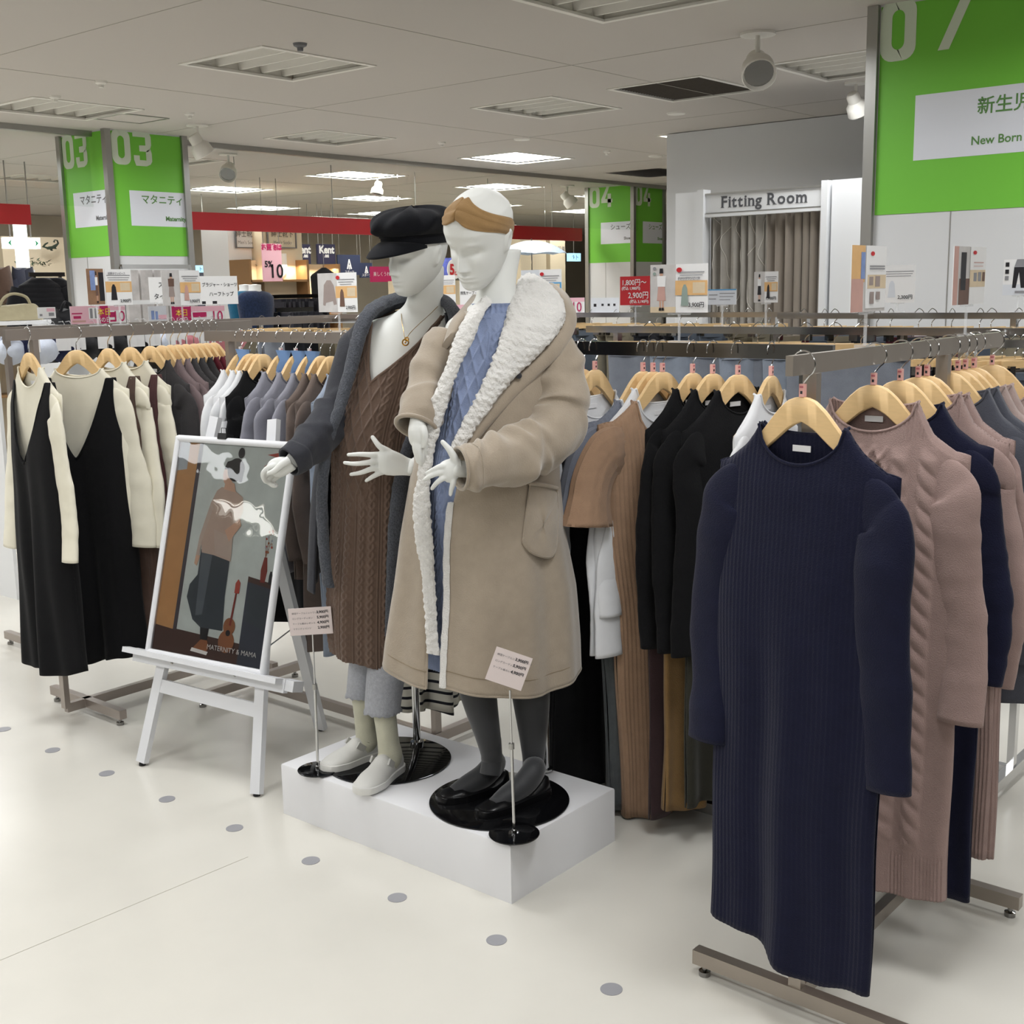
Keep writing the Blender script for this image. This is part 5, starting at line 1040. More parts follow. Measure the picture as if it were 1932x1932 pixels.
# frame
OPp = EA+Ee*.27+Eu*.77+En*.03; fw, fh = .553, .772; t = thing('framed_poster', 'glossy framed maternity poster of a standing person on the white easel', 'poster', OPp)
def F3(u, v, w_=0): return Ee*(u-.5)*fw+Eu*(v-.5)*fh+En*w_
m = MB(); hw = .012
for (u0, v0, u1, v1) in ((0, .5, 0, .5),): pass
for sx in (-1, 1): m.tube([F3(.5, .5)+Ee*sx*(fw/2-hw)+Eu*s_*(fh/2-hw*1.0)+En*.004 for s_ in (-1, 1)], .0125, 14)
for sy in (-1, 1): m.tube([F3(.5, .5)+Eu*sy*(fh/2-hw)+Ee*s_*(fw/2-hw*1.0)+En*.004 for s_ in (-1, 1)], .0125, 14)
for sx in (-1, 1):
    for sy in (-1, 1): m.lathe(F3(.5, .5)+Ee*sx*(fw/2-hw)+Eu*sy*(fh/2-hw)+En*.004, [(.001, -.0125), (.009, -.009), (.0125, 0), (.009, .009), (.001, .0125)], 14, axis=En)
m.build('frame', mE, t, 50)
m = MB(); m.bar(F3(.02, .5, -.004), F3(.98, .5, -.004), .006, fh-.01, 0, up=Eu); m.build('backing', mE, t, 0)
pw, phh = fw-.045, fh-.045; FRp = (-Ee*pw/2-Eu*phh/2+En*.001, Ee, Eu)
PC = ['#c3cac6', '#b98c5c', '#46424a', '#4a332d', '#211f24', '#c9a48c', '#b7a294', '#3c434a', '#8d5a3a', '#3b3f4b', '#a9483c', '#e8e6e2', '#aab2b8', '#b8a79b', '#5a6168', '#7b2e26']
MP = [mat('poster_ink_%s' % c[1:], c, .55, var=.05, vs=20) for c in PC]
m = MB(); lay = [0]
def pp_(pts, c): lay[0] += 1; m.poly([(a*pw, b_*phh) for a, b_ in pts], FRp, .00004*lay[0], c)
def el(cx, cy, rx_, ry_, c, n=20, rot=0): pp_([(cx+rx_*math.cos(q)*math.cos(rot)-ry_*math.sin(q)*math.sin(rot)*phh/pw, cy+rx_*math.cos(q)*math.sin(rot)*pw/phh+ry_*math.sin(q)*math.cos(rot)) for q in np.linspace(0, 6.28, n, endpoint=False)], c)
pp_([(0, 0), (1, 0), (1, 1), (0, 1)], 0); pp_([(0, 0), (1, 0), (1, .09), (0, .12)], 3)
pp_([(0, .12), (.17, .11), (.18, 1), (0, 1)], 1); pp_([(0, .86), (.09, .87), (.09, 1), (0, 1)], 12); pp_([(.17, .11), (.205, .11), (.215, 1), (.18, 1)], 2)
pp_([(.78, 0), (1, 0), (1, .38), (.78, .40)], 9); pp_([(.78, .38), (1, .36), (1, .385), (.78, .405)], 3); pp_([(.8, .2), (.98, .17), (.98, .35), (.8, .37)], 7)
pp_([(.78, .91), (.9, .955), (.80, .965), (.99, .99), (.93, .93), (.99, .9), (.9, .92), (.85, .86), (.87, .92)], 10)
# vase, twigs, bottle
pp_([(.885, .385), (.925, .385), (.935, .44), (.92, .5), (.895, .5), (.878, .44)], 15); pp_([(.955, .38), (.985, .38), (.985, .42), (.975, .44), (.962, .44), (.955, .42)], 4)
rg = random.Random(3)
for k in range(26): a_ = rg.uniform(-.5, .9); q = rg.uniform(.02, .14); el(.905+math.sin(a_)*q*.75, .5+math.cos(a_)*q, .008, .006, (10, 13, 8, 12)[k % 4], 8)
for a_ in (-.3, .1, .5): pp_([(.903, .5), (.907, .5), (.905+math.sin(a_)*.1, .5+math.cos(a_)*.13)], 8)
# guitar
el(.665, .095, .070, .052, 8); el(.675, .165, .052, .040, 8); pp_([(.672, .17), (.69, .17), (.705, .33), (.69, .33)], 15); pp_([(.68, .32), (.722, .32), (.722, .37), (.70, .385), (.68, .365)], 10); el(.672, .135, .02, .014, 4)
# standing person
pp_([(.33, .50), (.60, .47), (.60, .30), (.62, .14), (.42, .14), (.34, .17), (.26, .27), (.27, .33), (.33, .38)], 7); pp_([(.34, .49), (.44, .48), (.42, .2), (.36, .19)], 14)
pp_([(.42, .14), (.50, .14), (.49, .06), (.44, .06)], 4); pp_([(.37, .035), (.50, .03), (.52, .05), (.50, .085), (.44, .085)], 8); pp_([(.36, .025), (.51, .018), (.52, .034), (.37, .042)], 11)
pp_([(.44, .80), (.56, .79), (.64, .76), (.66, .70), (.60, .58), (.61, .46), (.45, .48), (.34, .485), (.31, .58), (.36, .72), (.40, .78)], 6); pp_([(.42, .6), (.6, .57), (.61, .47), (.46, .49)], 13)
pp_([(.36, .72), (.39, .70), (.33, .55), (.32, .47), (.29, .47), (.30, .56)], 13); pp_([(.29, .47), (.33, .47), (.31, .42), (.285, .43)], 5); pp_([(.52, .60), (.64, .66), (.66, .63), (.57, .55)], 5)
pp_([(.47, .84), (.55, .82), (.57, .78), (.46, .79)], 5); el(.485, .86, .048, .05, 5); el(.545, .885, .075, .055, 4); pp_([(.44, .885), (.46, .92), (.56, .94), (.62, .90), (.61, .83), (.585, .83), (.57, .875)], 4); el(.575, .965, .028, .025, 4)
m.build('print', MP, t, 0)
text('MATERNITY & MAMA', .0235, (FRp[0]+Ee*pw*.51+Eu*.035, Ee, Eu), mat('poster_white_ink', '#d8d6d2', .5), t, off=.0055)
m = MB(); m.add([F3(.035, .03, .0085), F3(.965, .03, .0085), F3(.965, .97, .0085), F3(.035, .97, .0085)], [(0, 1, 2, 3)])
mg = bpy.data.materials.new('poster_sheet'); mg.use_nodes = True; nt = mg.node_tree; N = nt.nodes; N.remove(N['Principled BSDF'])
tr = N.new('ShaderNodeBsdfTransparent'); gl = N.new('ShaderNodeBsdfGlossy'); gl.inputs['Roughness'].default_value = .015; fr_n = N.new('ShaderNodeFresnel'); fr_n.inputs[0].default_value = 1.5
nz = N.new('ShaderNodeTexNoise'); nz.inputs['Scale'].default_value = 5; bm = N.new('ShaderNodeBump'); bm.inputs['Strength'].default_value = .12; bm.inputs['Distance'].default_value = .02
tcn = N.new('ShaderNodeTexCoord'); nt.links.new(tcn.outputs['Object'], nz.inputs['Vector']); nt.links.new(nz.outputs[0], bm.inputs['Height']); nt.links.new(bm.outputs[0], gl.inputs['Normal'])
ms = N.new('ShaderNodeMixShader'); nt.links.new(fr_n.outputs[0], ms.inputs[0]); nt.links.new(tr.outputs[0], ms.inputs[1]); nt.links.new(gl.outputs[0], ms.inputs[2]); nt.links.new(ms.outputs[0], N['Material Output'].inputs[0])
m.build('clear_sheet', mg, t, 0)
# black clip on the frame top
c = F3(.28+.13, 1.0)+OPp; t = thing('binder_clip', 'small black clip on the top edge of the poster frame', 'clip', c)
m = MB(); m.bar(-Ee*.02+Eu*.004, Ee*.02+Eu*.004, .036, .02, 0, up=Eu); m.build('body', M_black, t, 0); m = MB(); m.tube([-Ee*.012+Eu*.012+En*.01, Eu*.032+En*.014-Ee*.01, Eu*.032+En*.014+Ee*.01, Ee*.012+Eu*.012+En*.01], .0014, 6); m.build('lever', M_black, t)
# ---------------- price sign stands on the platform ----------------
M_pcard = mat('price_card', '#dccfcc', .35)
def price_stand(base_px, top_px, D0, card, label, r, plate, o=None):
    b0 = ph(base_px[0], base_px[1], PZ+(.012 if 'coat' in label else .008)); tp = pd(top_px[0], top_px[1], float(b0@AWAY)) if D0 is None else pd(*top_px, D0); b0 = V(b0[0], b0[1], b0[2]); t = thing('price_sign_stand', label, 'price sign', V(b0[0], b0[1], PZ)); O_ = V(b0[0], b0[1], PZ)
    h0 = b0[2]-PZ-.004
    m = MB(); m.lathe((0, 0, h0), [(r-.001, 0), (r, .0012), (r, .003), (r-.002, .004), (.001, .004)], 56); m.build('base_plate', plate, t)
    T_ = tp-O_; mid = T_*.62+V(0, 0, h0)*.38; m = MB(); m.lathe((0, 0, h0+.003), [(.008, 0), (.008, .01), (.004, .012)], 14); m.tube([(0, 0, h0+.004), mid], .0042, 10); m.tube([mid*1.0, T_], .0026, 10); m.build('pole', M_chrome, t)
    m = MB(); m.tube([mid-(T_-mid)*.06, mid+(T_-mid)*.04], .0075, 14); m.build('clamp', M_alu, t)
    c4 = [pd(x, y, float(tp@AWAY)-.006)-O_ for x, y in card]      # TL TR BR BL
    ex = c4[1]-c4[0]; W = np.linalg.norm(ex); ex /= W; ey = c4[0]-c4[3]; H = np.linalg.norm(ey); ey = ey-ex*(ey@ex); ey /= np.linalg.norm(ey); fr = (c4[3], ex, ey); n_ = np.cross(ex, ey)
    m = MB(); m.prism([(0, 0), (W, 0), (W, H), (0, H)], fr, -.002, 0, 0); k = 4 if len(label) % 2 == 0 else 3; k = 4 if 'grey' in label else 3
    m.build('card', M_pcard, t, 0)
    for i, tx in enumerate(('綿混ケーブルニットワンピース', 'ロングカーディガン', 'ケーブル編みレギンス', 'マタニティパンツ')[:k]):
        y = H*(.83-.19*i)-.004; text(tx, .0068, (fr[0]+ex*W*.08+ey*y, ex, ey), M_grey, t, off=.0006); text(('3,900円', '5,900円', '4,900円', '2,900円')[i], .0110, (fr[0]+ex*W*.93+ey*y, ex, ey), M_dk, t, off=.0006, align='RIGHT', bold=.0003)
price_stand((600, 1450), (590, 1196), None, [(546, 1149), (627, 1144), (629, 1195), (548, 1200)], 'slim chrome price sign stand in front of the grey jeans', .062, M_plate)
price_stand((970, 1571), (962, 1302), None, [(938, 1220), (1006, 1243), (984, 1308), (915, 1281)], 'slim chrome price sign stand in front of the beige coat', .068, M_blackm)
# ---------------- sign cards on the racks ----------------
CM = {k: mat('card_'+k, c, .45, var=v_, vs=25) for k, c, v_ in (('pinkp', '#e9b9c6', 0), ('magenta', '#b8215f', 0), ('orange', '#e0b47c', .06), ('photo', '#c9c6c4', .08), ('beige', '#d9c6a8', .05), ('skin', '#c99f88', 0), ('red', '#c4262e', 0), ('blue', '#7f94c4', .2), ('grey', '#8e8e92', .05), ('black', '#232227', 0), ('wood', '#8a6a52', .2), ('yellow', '#e8c33a', 0), ('pale', '#d7dbe2', .03), ('brown', '#6d5348', .1), ('dress', '#9d8f8a', .05), ('rose', '#c9a096', .05), ('mint', '#93a39b', 0), ('white', '#ececec', 0), ('sblue', '#5a9fd0', 0))}
CK = list(CM)
def base_fr(p0, ex): return (np.asarray(p0, float), np.asarray(ex, float), ZZ)
def sign_card(label, p0, ex, w_, h, draw, texts=(), name='sign_card', group='sign cards on the racks', stand=.05, tilt=0, cat='sign card', backing='white', pln=None):
    """p0 = lower left corner seen from the front"""
    t = thing(name, label, cat, p0, 0, group); ex = np.asarray(ex, float); fr = (V(0, 0, 0), ex, ZZ)
    m = MB(); m.prism([(0, 0), (w_, 0), (w_, h), (0, h)], fr, -.0015, 0, CK.index(backing)); k = 0
    for c, pts in draw:
        k += 1
        if len(pts) == 4 and not isinstance(pts[0], tuple): x0, y0, x1, y1 = pts; pts = [(x0, y0), (x1, y0), (x1, y1), (x0, y1)]
        m.poly([(a*w_, b_*h) for a, b_ in pts], fr, .0002*k, CK.index(c))
    m.build('card', [CM[q] for q in CK], t, 0)
    for s_, size, x, y, c, al_ in texts: text(s_, size*h, (ex*x*w_+ZZ*y*h, ex, ZZ), CM[c], t, off=.002+.0002*k, align=al_, bold=.0003)
    zt = {-4.21: 1.492, -5.15: 1.48, 2.95: 1.462, 3.02: 1.44, 4.0: 1.45, 5.15: 1.475, 4.75: 1.48, -1.12: 1.462}.get(pln)
    if zt is not None: stand = max(.02, float(p0[2])-zt-.003)
    elif pln is not None: stand = float(p0[2])-.004
    if stand:
        n_ = np.cross(ex, ZZ); m = MB(); c = ex*w_/2; m.prism([(w_*.3, -.006), (w_*.7, -.006), (w_*.7, .012), (w_*.3, .012)], fr, -.005, -.002); m.tube([c-ZZ*.004-n_*.004, c-ZZ*stand-n_*.004], .004, 8); m.bar(c-ZZ*stand-ex*.03-n_*.004, c-ZZ*stand+ex*.03-n_*.004, .022, .006); m.build('clear_stand', M_acryl, t, 0)
    return t
FIG = [(.0, .0)]
def person(x, s=1, top='dress', bot='dress', y0=.06):          # small figure printed on a card
    f = lambda P, c: (c, [(x+a*.13*s, y0+b_*.86*s) for a, b_ in P])
    return [f([(-.25, 0), (-.05, 0), (-.08, .35), (-.35, .35)], 'skin'), f([(.1, 0), (.3, 0), (.35, .35), (.05, .35)], 'skin'), f([(-.6, .22), (.6, .22), (.42, .62), (-.42, .62)], bot), f([(-.55, .56), (.55, .56), (.6, .82), (-.6, .82)], top), f([(-.2, .82), (.2, .82), (.22, .93), (-.22, .93)], 'skin'), f([(-.27, .88), (.27, .88), (.22, 1), (-.22, 1)], 'black'), f([(-.35, -.02), (0, -.02), (0, .05), (-.3, .05)], 'black'), f([(.05, -.02), (.4, -.02), (.35, .05), (.05, .05)], 'black')]
def promo(l=.46, top='dress', bot='rose', bg='photo', band='orange', item='black', fig=True, dot=False):
    d = [(bg, (.0, .0, l, 1))]+(person(l*.52, 1, top, bot) if fig else [])+[(band, (l, .36, 1, .66)), ('beige', (l+(1-l)*.55, .40, l+(1-l)*.93, .62)), (item, [(l+(1-l)*a, b_) for a, b_ in ((.18, .14), (.42, .14), (.38, .50), (.33, .58), (.27, .58), (.22, .50))]), ('grey', (l+.05, .82, .95, .84)), ('grey', (l+.08, .76, .92, .775)), ('grey', (l+.12, .70, .88, .715))]
    if dot: d.append(('red', [(l+.07+.05*math.cos(q), .88+.05*math.sin(q)) for q in np.linspace(0, 6.28, 14)]))
    return d
def crd(label, x0, y0, x1, y1, pl, c, draw, texts=(), **kw):
    """from the corners (x0,y0)-(x1,y1) on the plane X=c or Y=c"""
    f = px if pl == 'X' else py; a, b_ = f(x0, y1, c), f(x1, y1, c); tp = f(x0, y0, c); ex = EY if pl == 'X' else EX
    return sign_card(label, a, ex, float((b_-a)@ex), float(tp[2]-a[2]), draw, texts, pln=c, **kw)
XL = -4.21
crd('narrow photo card of a person in a long pinafore on the left rack', 167, 507, 199, 575, 'X', XL, [('wood', (0, 0, 1, 1)), ('blue', (.2, .4, .5, .95)), ('black', (.7, .1, 1, .9))]+person(.55, 1.0, 'white', 'brown'), stand=.03)
crd('white card showing a black dress above the left rack', 201, 508, 251, 576, 'X', XL, promo(.02, fig=False, item='black'), [('2,900円', .11, .93, .08, 'black', 'RIGHT'), ('前開きワンピース', .07, .12, .86, 'grey', 'LEFT')], stand=.03)
crd('white card of a person in a mauve dress above the left rack', 308, 510, 380, 577, 'X', XL, promo(.46, top='brown', bot='dress', item='rose'), [('3,900円', .11, .95, .08, 'black', 'RIGHT')], stand=.03)
YM = 3.2
crd('white card of a grey cardigan with a red dot on the middle rack', 602, 516, 675, 589, 'Y', 2.95, [('photo', (0, 0, .5, 1)), ('dress', [(.12, .18), (.16, .70), (.24, .82), (.34, .82), (.42, .68), (.48, .2), (.40, .18), (.38, .28), (.2, .24), (.18, .16)])]+promo(.46, fig=False, item='brown', dot=True)[1:], [('2,900円', .11, .96, .08, 'black', 'RIGHT')], stand=.05)
crd('white card of a person in a dark vest right of the headband', 984, 510, 1060, 580, 'Y', 5.15, promo(.46, top='white', bot='black', bg='pale', band='sblue', dot=True), [('3,900円', .11, .96, .08, 'black', 'RIGHT')], stand=.05)
crd('red price card reading 1,800 to 2,900 yen', 1170, 522, 1226, 576, 'Y', 4.0, [], [('1,800円～', .25, .06, .70, 'white', 'LEFT'), ('(税込 1,980円)', .13, .06, .54, 'white', 'LEFT'), ('2,900円', .27, .97, .25, 'white', 'RIGHT'), ('(税込 3,190円)', .13, .97, .08, 'white', 'RIGHT')], backing='red', stand=.04)
crd('large card of a person in a rose skirt beside the red price card', 1227, 500, 1335, 590, 'Y', 3.02, [('photo', (0, 0, .45, 1)), ('beige', (0, 0, .45, .12))]+person(.2, 1, 'white', 'rose')+[('grey', [(.08+.03*math.cos(q), .92+.035*math.sin(q)) for q in np.linspace(0, 6.28, 12)]), ('mint', [(.08+.03*math.cos(q), .81+.035*math.sin(q)) for q in np.linspace(0, 6.28, 12)])]+promo(.45, fig=False, item='mint', dot=True)[1:], [('3,900円', .12, .96, .12, 'black', 'RIGHT'), ('長袖リブワンピース', .06, .5, .68, 'grey', 'LEFT')], stand=.06)
crd('small pale blue text card left of the curtain', 1335, 546, 1389, 575, 'Y', 4.0, [('pale', (0, 0, 1, 1)), ('sblue', (0, .92, 1, 1)), ('grey', (.05, .6, .35, .66)), ('grey', (.42, .7, .95, .75)), ('grey', (.42, .5, .9, .54)), ('grey', (.42, .3, .8, .34)), ('grey', (.05, .35, .3, .4))], stand=.06)
crd('small white card of a person in front of the curtain', 1422, 513, 1467, 571, 'Y', 4.0, promo(.45, top='white', bot='black', item='black'), [('1,900円', .12, .96, .1, 'black', 'RIGHT')], stand=.07)
crd('tall card of a mother in an orange scene standing on the near right rack', 1604, 462, 1668, 590, 'X', -1.12, [('photo', (0, 0, 1, 1)), ('orange', (0, .45, .38, 1)), ('rose', (0, 0, .34, .5)), ('blue', (.26, .5, .38, .9)), ('white', (.4, .05, 1, 1)), ('beige', (.45, .35, 1, .56)), ('dress', (.5, .4, .62, .53)), ('dress', (.68, .38, .82, .54)), ('red', [(.58+.06*math.cos(q), .88+.035*math.sin(q)) for q in np.linspace(0, 6.28, 12)]), ('grey', (.5, .68, .95, .70)), ('grey', (.5, .64, .95, .66)), ('dress', (.52, .12, .64, .3)), ('dress', (.7, .18, .82, .3))], stand=.075)
crd('white card with an orange band behind the near right rack', 1660, 501, 1725, 571, 'Y', 4.75, promo(.05, fig=False, item='pale')[3:], [('2,300円', .13, .95, .1, 'black', 'RIGHT'), ('、', .5, -.02, .3, 'black', 'LEFT')], stand=.06)
crd('tall card of a person in dark clothes on the near right rack', 1796, 464, 1855, 576, 'X', -1.12, [('photo', (0, 0, 1, 1)), ('rose', (0, 0, .14, 1)), ('brown', (.18, 0, .5, .45)), ('black', (.22, .25, .38, .9)), ('white', (.5, 0, 1, 1)), ('beige', (.5, .3, 1, .6)), ('grey', (.62, .4, .72, .55)), ('grey', (.76, .4, .86, .56)), ('brown', (.9, .4, .98, .56)), ('red', [(.63+.06*math.cos(q), .90+.035*math.sin(q)) for q in np.linspace(0, 6.28, 12)]), ('rose', (.6, .72, .92, .735)), ('rose', (.6, .66, .9, .67))], stand=.075)
crd('photo card of black trousers at the right edge of the photo', 1891, 490, 1950, 557, 'Y', 4.75, [('white', (0, 0, 1, 1)), ('pale', (0, 0, 1, .3)), ('black', [(.3, .2), (.42, .2), (.5, .65), (.58, .2), (.72, .2), (.8, .78), (.34, .78)]), ('grey', [(.34, .78), (.8, .78), (.72, 1), (.42, 1)]), ('black', (.06, .8, .18, .92)), ('black', (.06, .6, .18, .72)), ('grey', (.06, .42, .18, .54)), ('grey', (.4, .06, .75, .12))], stand=.06)
pink = lambda t_: [('pinkp', (0, 0, 1, 1)), ('magenta', (.05, .55, .4, .62)), ('magenta', (.1, .3, .35, .45)), ('white', (.62, .25, .95, .9)), ('grey', (.66, .3, .75, .85)), ('grey', (.82, .3, .9, .85)), ('rose', (.05, .1, .5, .2))]
ten = [('white', (0, 0, 1, 1)), ('pinkp', (0, .75, 1, 1)), ('magenta', (.04, .38, .45, .66)), ('magenta', (.05, .14, .42, .24))]
crd('long pink leaflet card behind the left rack', 134, 578, 190, 612, 'X', -5.15, pink(0), stand=.03)
crd('magenta point card next to the long pink leaflet', 190, 577, 206, 612, 'X', -5.15, [], [('本日', .42, .5, .52, 'yellow', 'CENTER'), ('5の日', .3, .5, .14, 'white', 'CENTER')], backing='magenta', stand=.03)
crd('pink and white 10 percent point card behind the left rack', 206, 577, 238, 612, 'X', -5.15, ten, [('10', .8, .96, .16, 'magenta', 'RIGHT')], stand=.03)
crd('lilac photo leaflet card behind the left rack', 281, 578, 315, 606, 'X', -5.15, [('pale', (0, 0, 1, 1)), ('blue', (.15, .1, .32, .7)), ('blue', (.38, .1, .52, .65)), ('pinkp', (.55, .1, 1, .4))], stand=.03)
crd('magenta card reading today in yellow', 326, 578, 362, 612, 'X', -5.15, [], [('本日', .42, .5, .48, 'yellow', 'CENTER'), ('5の日', .32, .5, .1, 'white', 'CENTER')], backing='magenta', stand=.03)
crd('wide pink and white card reading 10 right of the magenta card', 362, 578, 425, 612, 'X', -5.15, ten+[('pinkp', (0, .7, 1, 1))], [('10', .85, .94, .12, 'magenta', 'RIGHT')], stand=.03)
crd('pink card reading 10 right of the coated mannequin', 1058, 562, 1103, 592, 'Y', 5.15, ten, [('10', .85, .9, .14, 'magenta', 'RIGHT'), ('日', .5, .02, .3, 'magenta', 'LEFT')], stand=.05)
crd('pink notice card between the two mannequins', 852, 575, 905, 602, 'Y', 5.15, pink(0), stand=.05)
crd('small white card on the left edge shelf', 72, 580, 106, 601, 'X', -5.15, [('grey', (.1, .2, .25, .4)), ('pinkp', (.5, .6, .95, .9)), ('grey', (.6, .2, .9, .5))], stand=.03)
crd('grey product card below the red price card', 1115, 562, 1168, 590, 'Y', 5.15, [('pale', (0, 0, 1, 1)), ('black', (.1, .4, .2, .6)), ('black', (.38, .45, .46, .6)), ('black', (.6, .45, .68, .6)), ('black', (.8, .45, .88, .6))], stand=.05)
crd('white text board reading in two lines at the left pillar', 283, 523, 312, 571, 'X', -6.6, [], [('ス', .26, .95, .60, 'black', 'RIGHT'), ('タイ', .26, .99, .14, 'black', 'RIGHT')], stand=.08)
crd('wide white text board for bras and half tops', 380, 521, 450, 575, 'X', -6.6, [('black', (.02, .02, .12, .12)), ('black', (.3, .02, .42, .12))], [('ブラジャー・ショーツ', .155, .99, .64, 'black', 'RIGHT'), ('ハーフトップ', .18, .88, .3, 'black', 'RIGHT')], stand=.08)
crd('white text board between the mannequin heads', 868, 520, 920, 575, 'Y', 7.5, [], [('妊', .2, .3, .7, 'black', 'LEFT'), ('授乳ケープ・母子手帳ケース', .13, .03, .35, 'black', 'LEFT')], stand=.08)
crd('orange banded card left of the text board between the mannequins', 822, 520, 860, 575, 'Y', 7.3, promo(.02, fig=False, item='blue'), [('1,900円', .12, .93, .06, 'black', 'RIGHT')], stand=.08)
# ---------------- underwear rack behind the left rack ----------------
rack('grey rail of bras behind the left rack', 1, -5.15, 2.55, 5.6, 1.48, (2.7, 5.4), M_steelL, foot=.25)
def make_bra():
    t = thing('bra', 'x', 'bra'); m = MB()
    for s_ in (-1, 1):
        P = []
        for u in np.linspace(0, 1, 9):
            P.append([(s_*(.052+.055*u*math.cos(q)), -.045*(1-u*u), -.095+.055*u*math.sin(q)) for q in np.linspace(0, 2*math.pi, 18, endpoint=False)])
        m.grid(np.array(P), True, flip=s_ > 0)
    m.build('cups', FB[0], t, 60); m = MB()
    for s_ in (-1, 1): m.tube([(s_*.07, 0, -.035), (s_*.075, -.005, -.05), (s_*.06, -.004, -.06)], .006, 6, flat=.4); m.tube([(s_*.1, 0, -.11), (s_*.085, .02, -.09), (0, .03, -.105)], .012, 6, flat=.4)
    m.build('straps', FB[0], t); m = MB(); m.tube([(-.1, 0, -.05), (-.03, 0, -.028), (0, 0, -.025), (.03, 0, -.028), (.1, 0, -.05)], .004, 6); m.tube([(0, 0, -.025), (0, 0, -.012), (.014, 0, 0), (.008, 0, .012), (-.006, 0, .010)], .0018, 6); m.build('clear_hanger', M_acryl, t); m = MB(); m.box((.03, -.05, -.075), (.035, .002, .05)); m.build('price_tag', M_paper, t, 0); return t
FB = [fab('bra_navy', '#1c2140')]; B0 = make_bra(); FB[0] = fab('bra_white', '#cfd6e4'); B1 = make_bra(); FB[0] = fab('bra_black', '#141417'); B2 = make_bra(); FB[0] = fab('bra_rose', '#c77f86'); B3 = make_bra()
used = set()
for i, (pxx, k) in enumerate([(45, 1), (88, 0), (97, 0), (115, 2), (128, 2), (172, 2), (184, 2), (222, 2), (238, 2), (258, 2), (270, 1), (300, 3), (312, 3), (324, 3), (337, 3), (350, 3), (362, 3), (375, 3), (388, 3), (400, 3), (412, 3)]):
    src = (B0, B1, B2, B3)[k]; y = float(px(pxx, 625, -5.15)[1]); o = src if k not in used else dup(src); used.add(k); o.scale = (1.3, 1.3, 1.15); o.location = (-5.15, y, 1.482); o.rotation_euler = (0, 0, math.radians(62+(i*37) % 20)); o['group'] = 'bras on the rail behind the left rack'
    o['label'] = '%s bra on a clear hanger, %s along the back rail' % (('navy', 'white', 'black', 'rose pink')[k], (ordn+['fourteenth', 'fifteenth', 'sixteenth', 'seventeenth', 'eighteenth', 'nineteenth', 'twentieth', 'twenty first'])[i].replace('nearest', 'first'))
# white wire grid stand at the left edge
t = thing('wire_grid_stand', 'white wire grid stand at the left edge behind the rack', 'grid stand', (-5.3, 2.35, 0)); m = MB()
for z in (1.42, .1): m.bar((0, -.4, z), (0, .05, z), .025, .025)
for y in (-.4, .05): m.bar((0, y, 0), (0, y, 1.43), .025, .025, up=EX)
m.build('frame', mat('cream_metal', '#cfcab4', .5), t, 0); m = MB()
for k in range(28): m.bar((0, -.4, .12+k*.047), (0, .05, .12+k*.047), .004, .004)
for k in range(10): m.bar((0, -.4+k*.05, .1), (0, -.4+k*.05, 1.42), .004, .004, up=EX)
m.build('wire_mesh', mat('cream_metal', '#cfcab4'), t, 0)
# bags at the left edge
def bag(x0, y0, x1, y1, X_, M_, label, hd=.06):
    a, b_, c = px(x0, y1, X_), px(x1, y1, X_), px(x0, y0, X_); W, H = b_[1]-a[1], c[2]-a[2]; t = thing('tote_bag', label, 'bag', ((X_), (a[1]+b_[1])/2, a[2])); m = MB(); P = []
    for v in np.linspace(0, 1, 12): P.append([(.09*math.copysign(abs(math.cos(q))**.6, math.cos(q))*(1-.55*v), W/2*math.copysign(abs(math.sin(q))**.6, math.sin(q))*(1-.12*v*v)+.006*math.sin(9*v), H*v+.008*math.sin(q*3)*v) for q in np.linspace(0, 2*math.pi, 36, endpoint=False)])
    m.grid(np.array(P), True, 0, True, True); m.build('body', M_, t, 60); m = MB(); m.tube(cat_([(.03, -W*.3, H*.95), (.04, -W*.2, H+hd*.7), (.03, 0, H+hd), (.04, W*.2, H+hd*.7), (.03, W*.3, H*.95)], 6), .008, 8); m.build('handle', M_, t)
    z0 = a[2]; mm = thing('display_shelf_unit', 'shelf unit holding the %s' % label, 'shelf', (X_, (a[1]+b_[1])/2, 0)); m = MB(); m.box((0, 0, z0-.012), (.3, W+.1, .02)); m.build('shelf_board', M_white, mm, 0)
    m = MB()
    for sy in (-1, 1): m.box((0, sy*(W/2+.04), (z0-.02)/2), (.28, .02, z0-.02))
    m.build('side_board', M_white, mm, 0); return t
bag(-25, 577, 75, 606, -6.3, fab('bag_sand', '#a89f82'), 'sand coloured tote bag at the left edge')
# ---------------- hanging trousers rack behind the black tops ----------------
rack('chrome rail of pale grey trousers behind the black tops', 0, 4.0, -2.95, -1.2, 1.45, (-2.8, -1.4), M_chrome, foot=.25, rail=(.015, .026))
def make_trousers(M_, L=.75, W=.19, wood=True):
    t = thing('trousers', 'x', 'trousers'); m = MB(); nseg = 40; P = []
    for z in np.linspace(0, 1, 26):
        w_ = W*(1-.06*z); row = []
        for q in np.linspace(0, 2*math.pi, nseg, endpoint=False): row.append((w_*math.cos(q)+.004*math.sin(z*7), (.012+.016*z)*math.sin(q)+.010*z*math.sin(q*3+1)+.006*math.sin(w_*math.cos(q)*55), -.10-L*z+.012*math.cos(q*2)*(z > .96)-.016*(1-z)**6*(1-math.cos(q)**2)))
        P.append(row)
    m.grid(np.array(P), True, 0, True, True); b_ = m.build('legs', M_, t, 60); m = MB(); m.box((0, -.001, -.106), (W*1.9, .030, .022)); m.build('waistband', M_, t, 0); return t
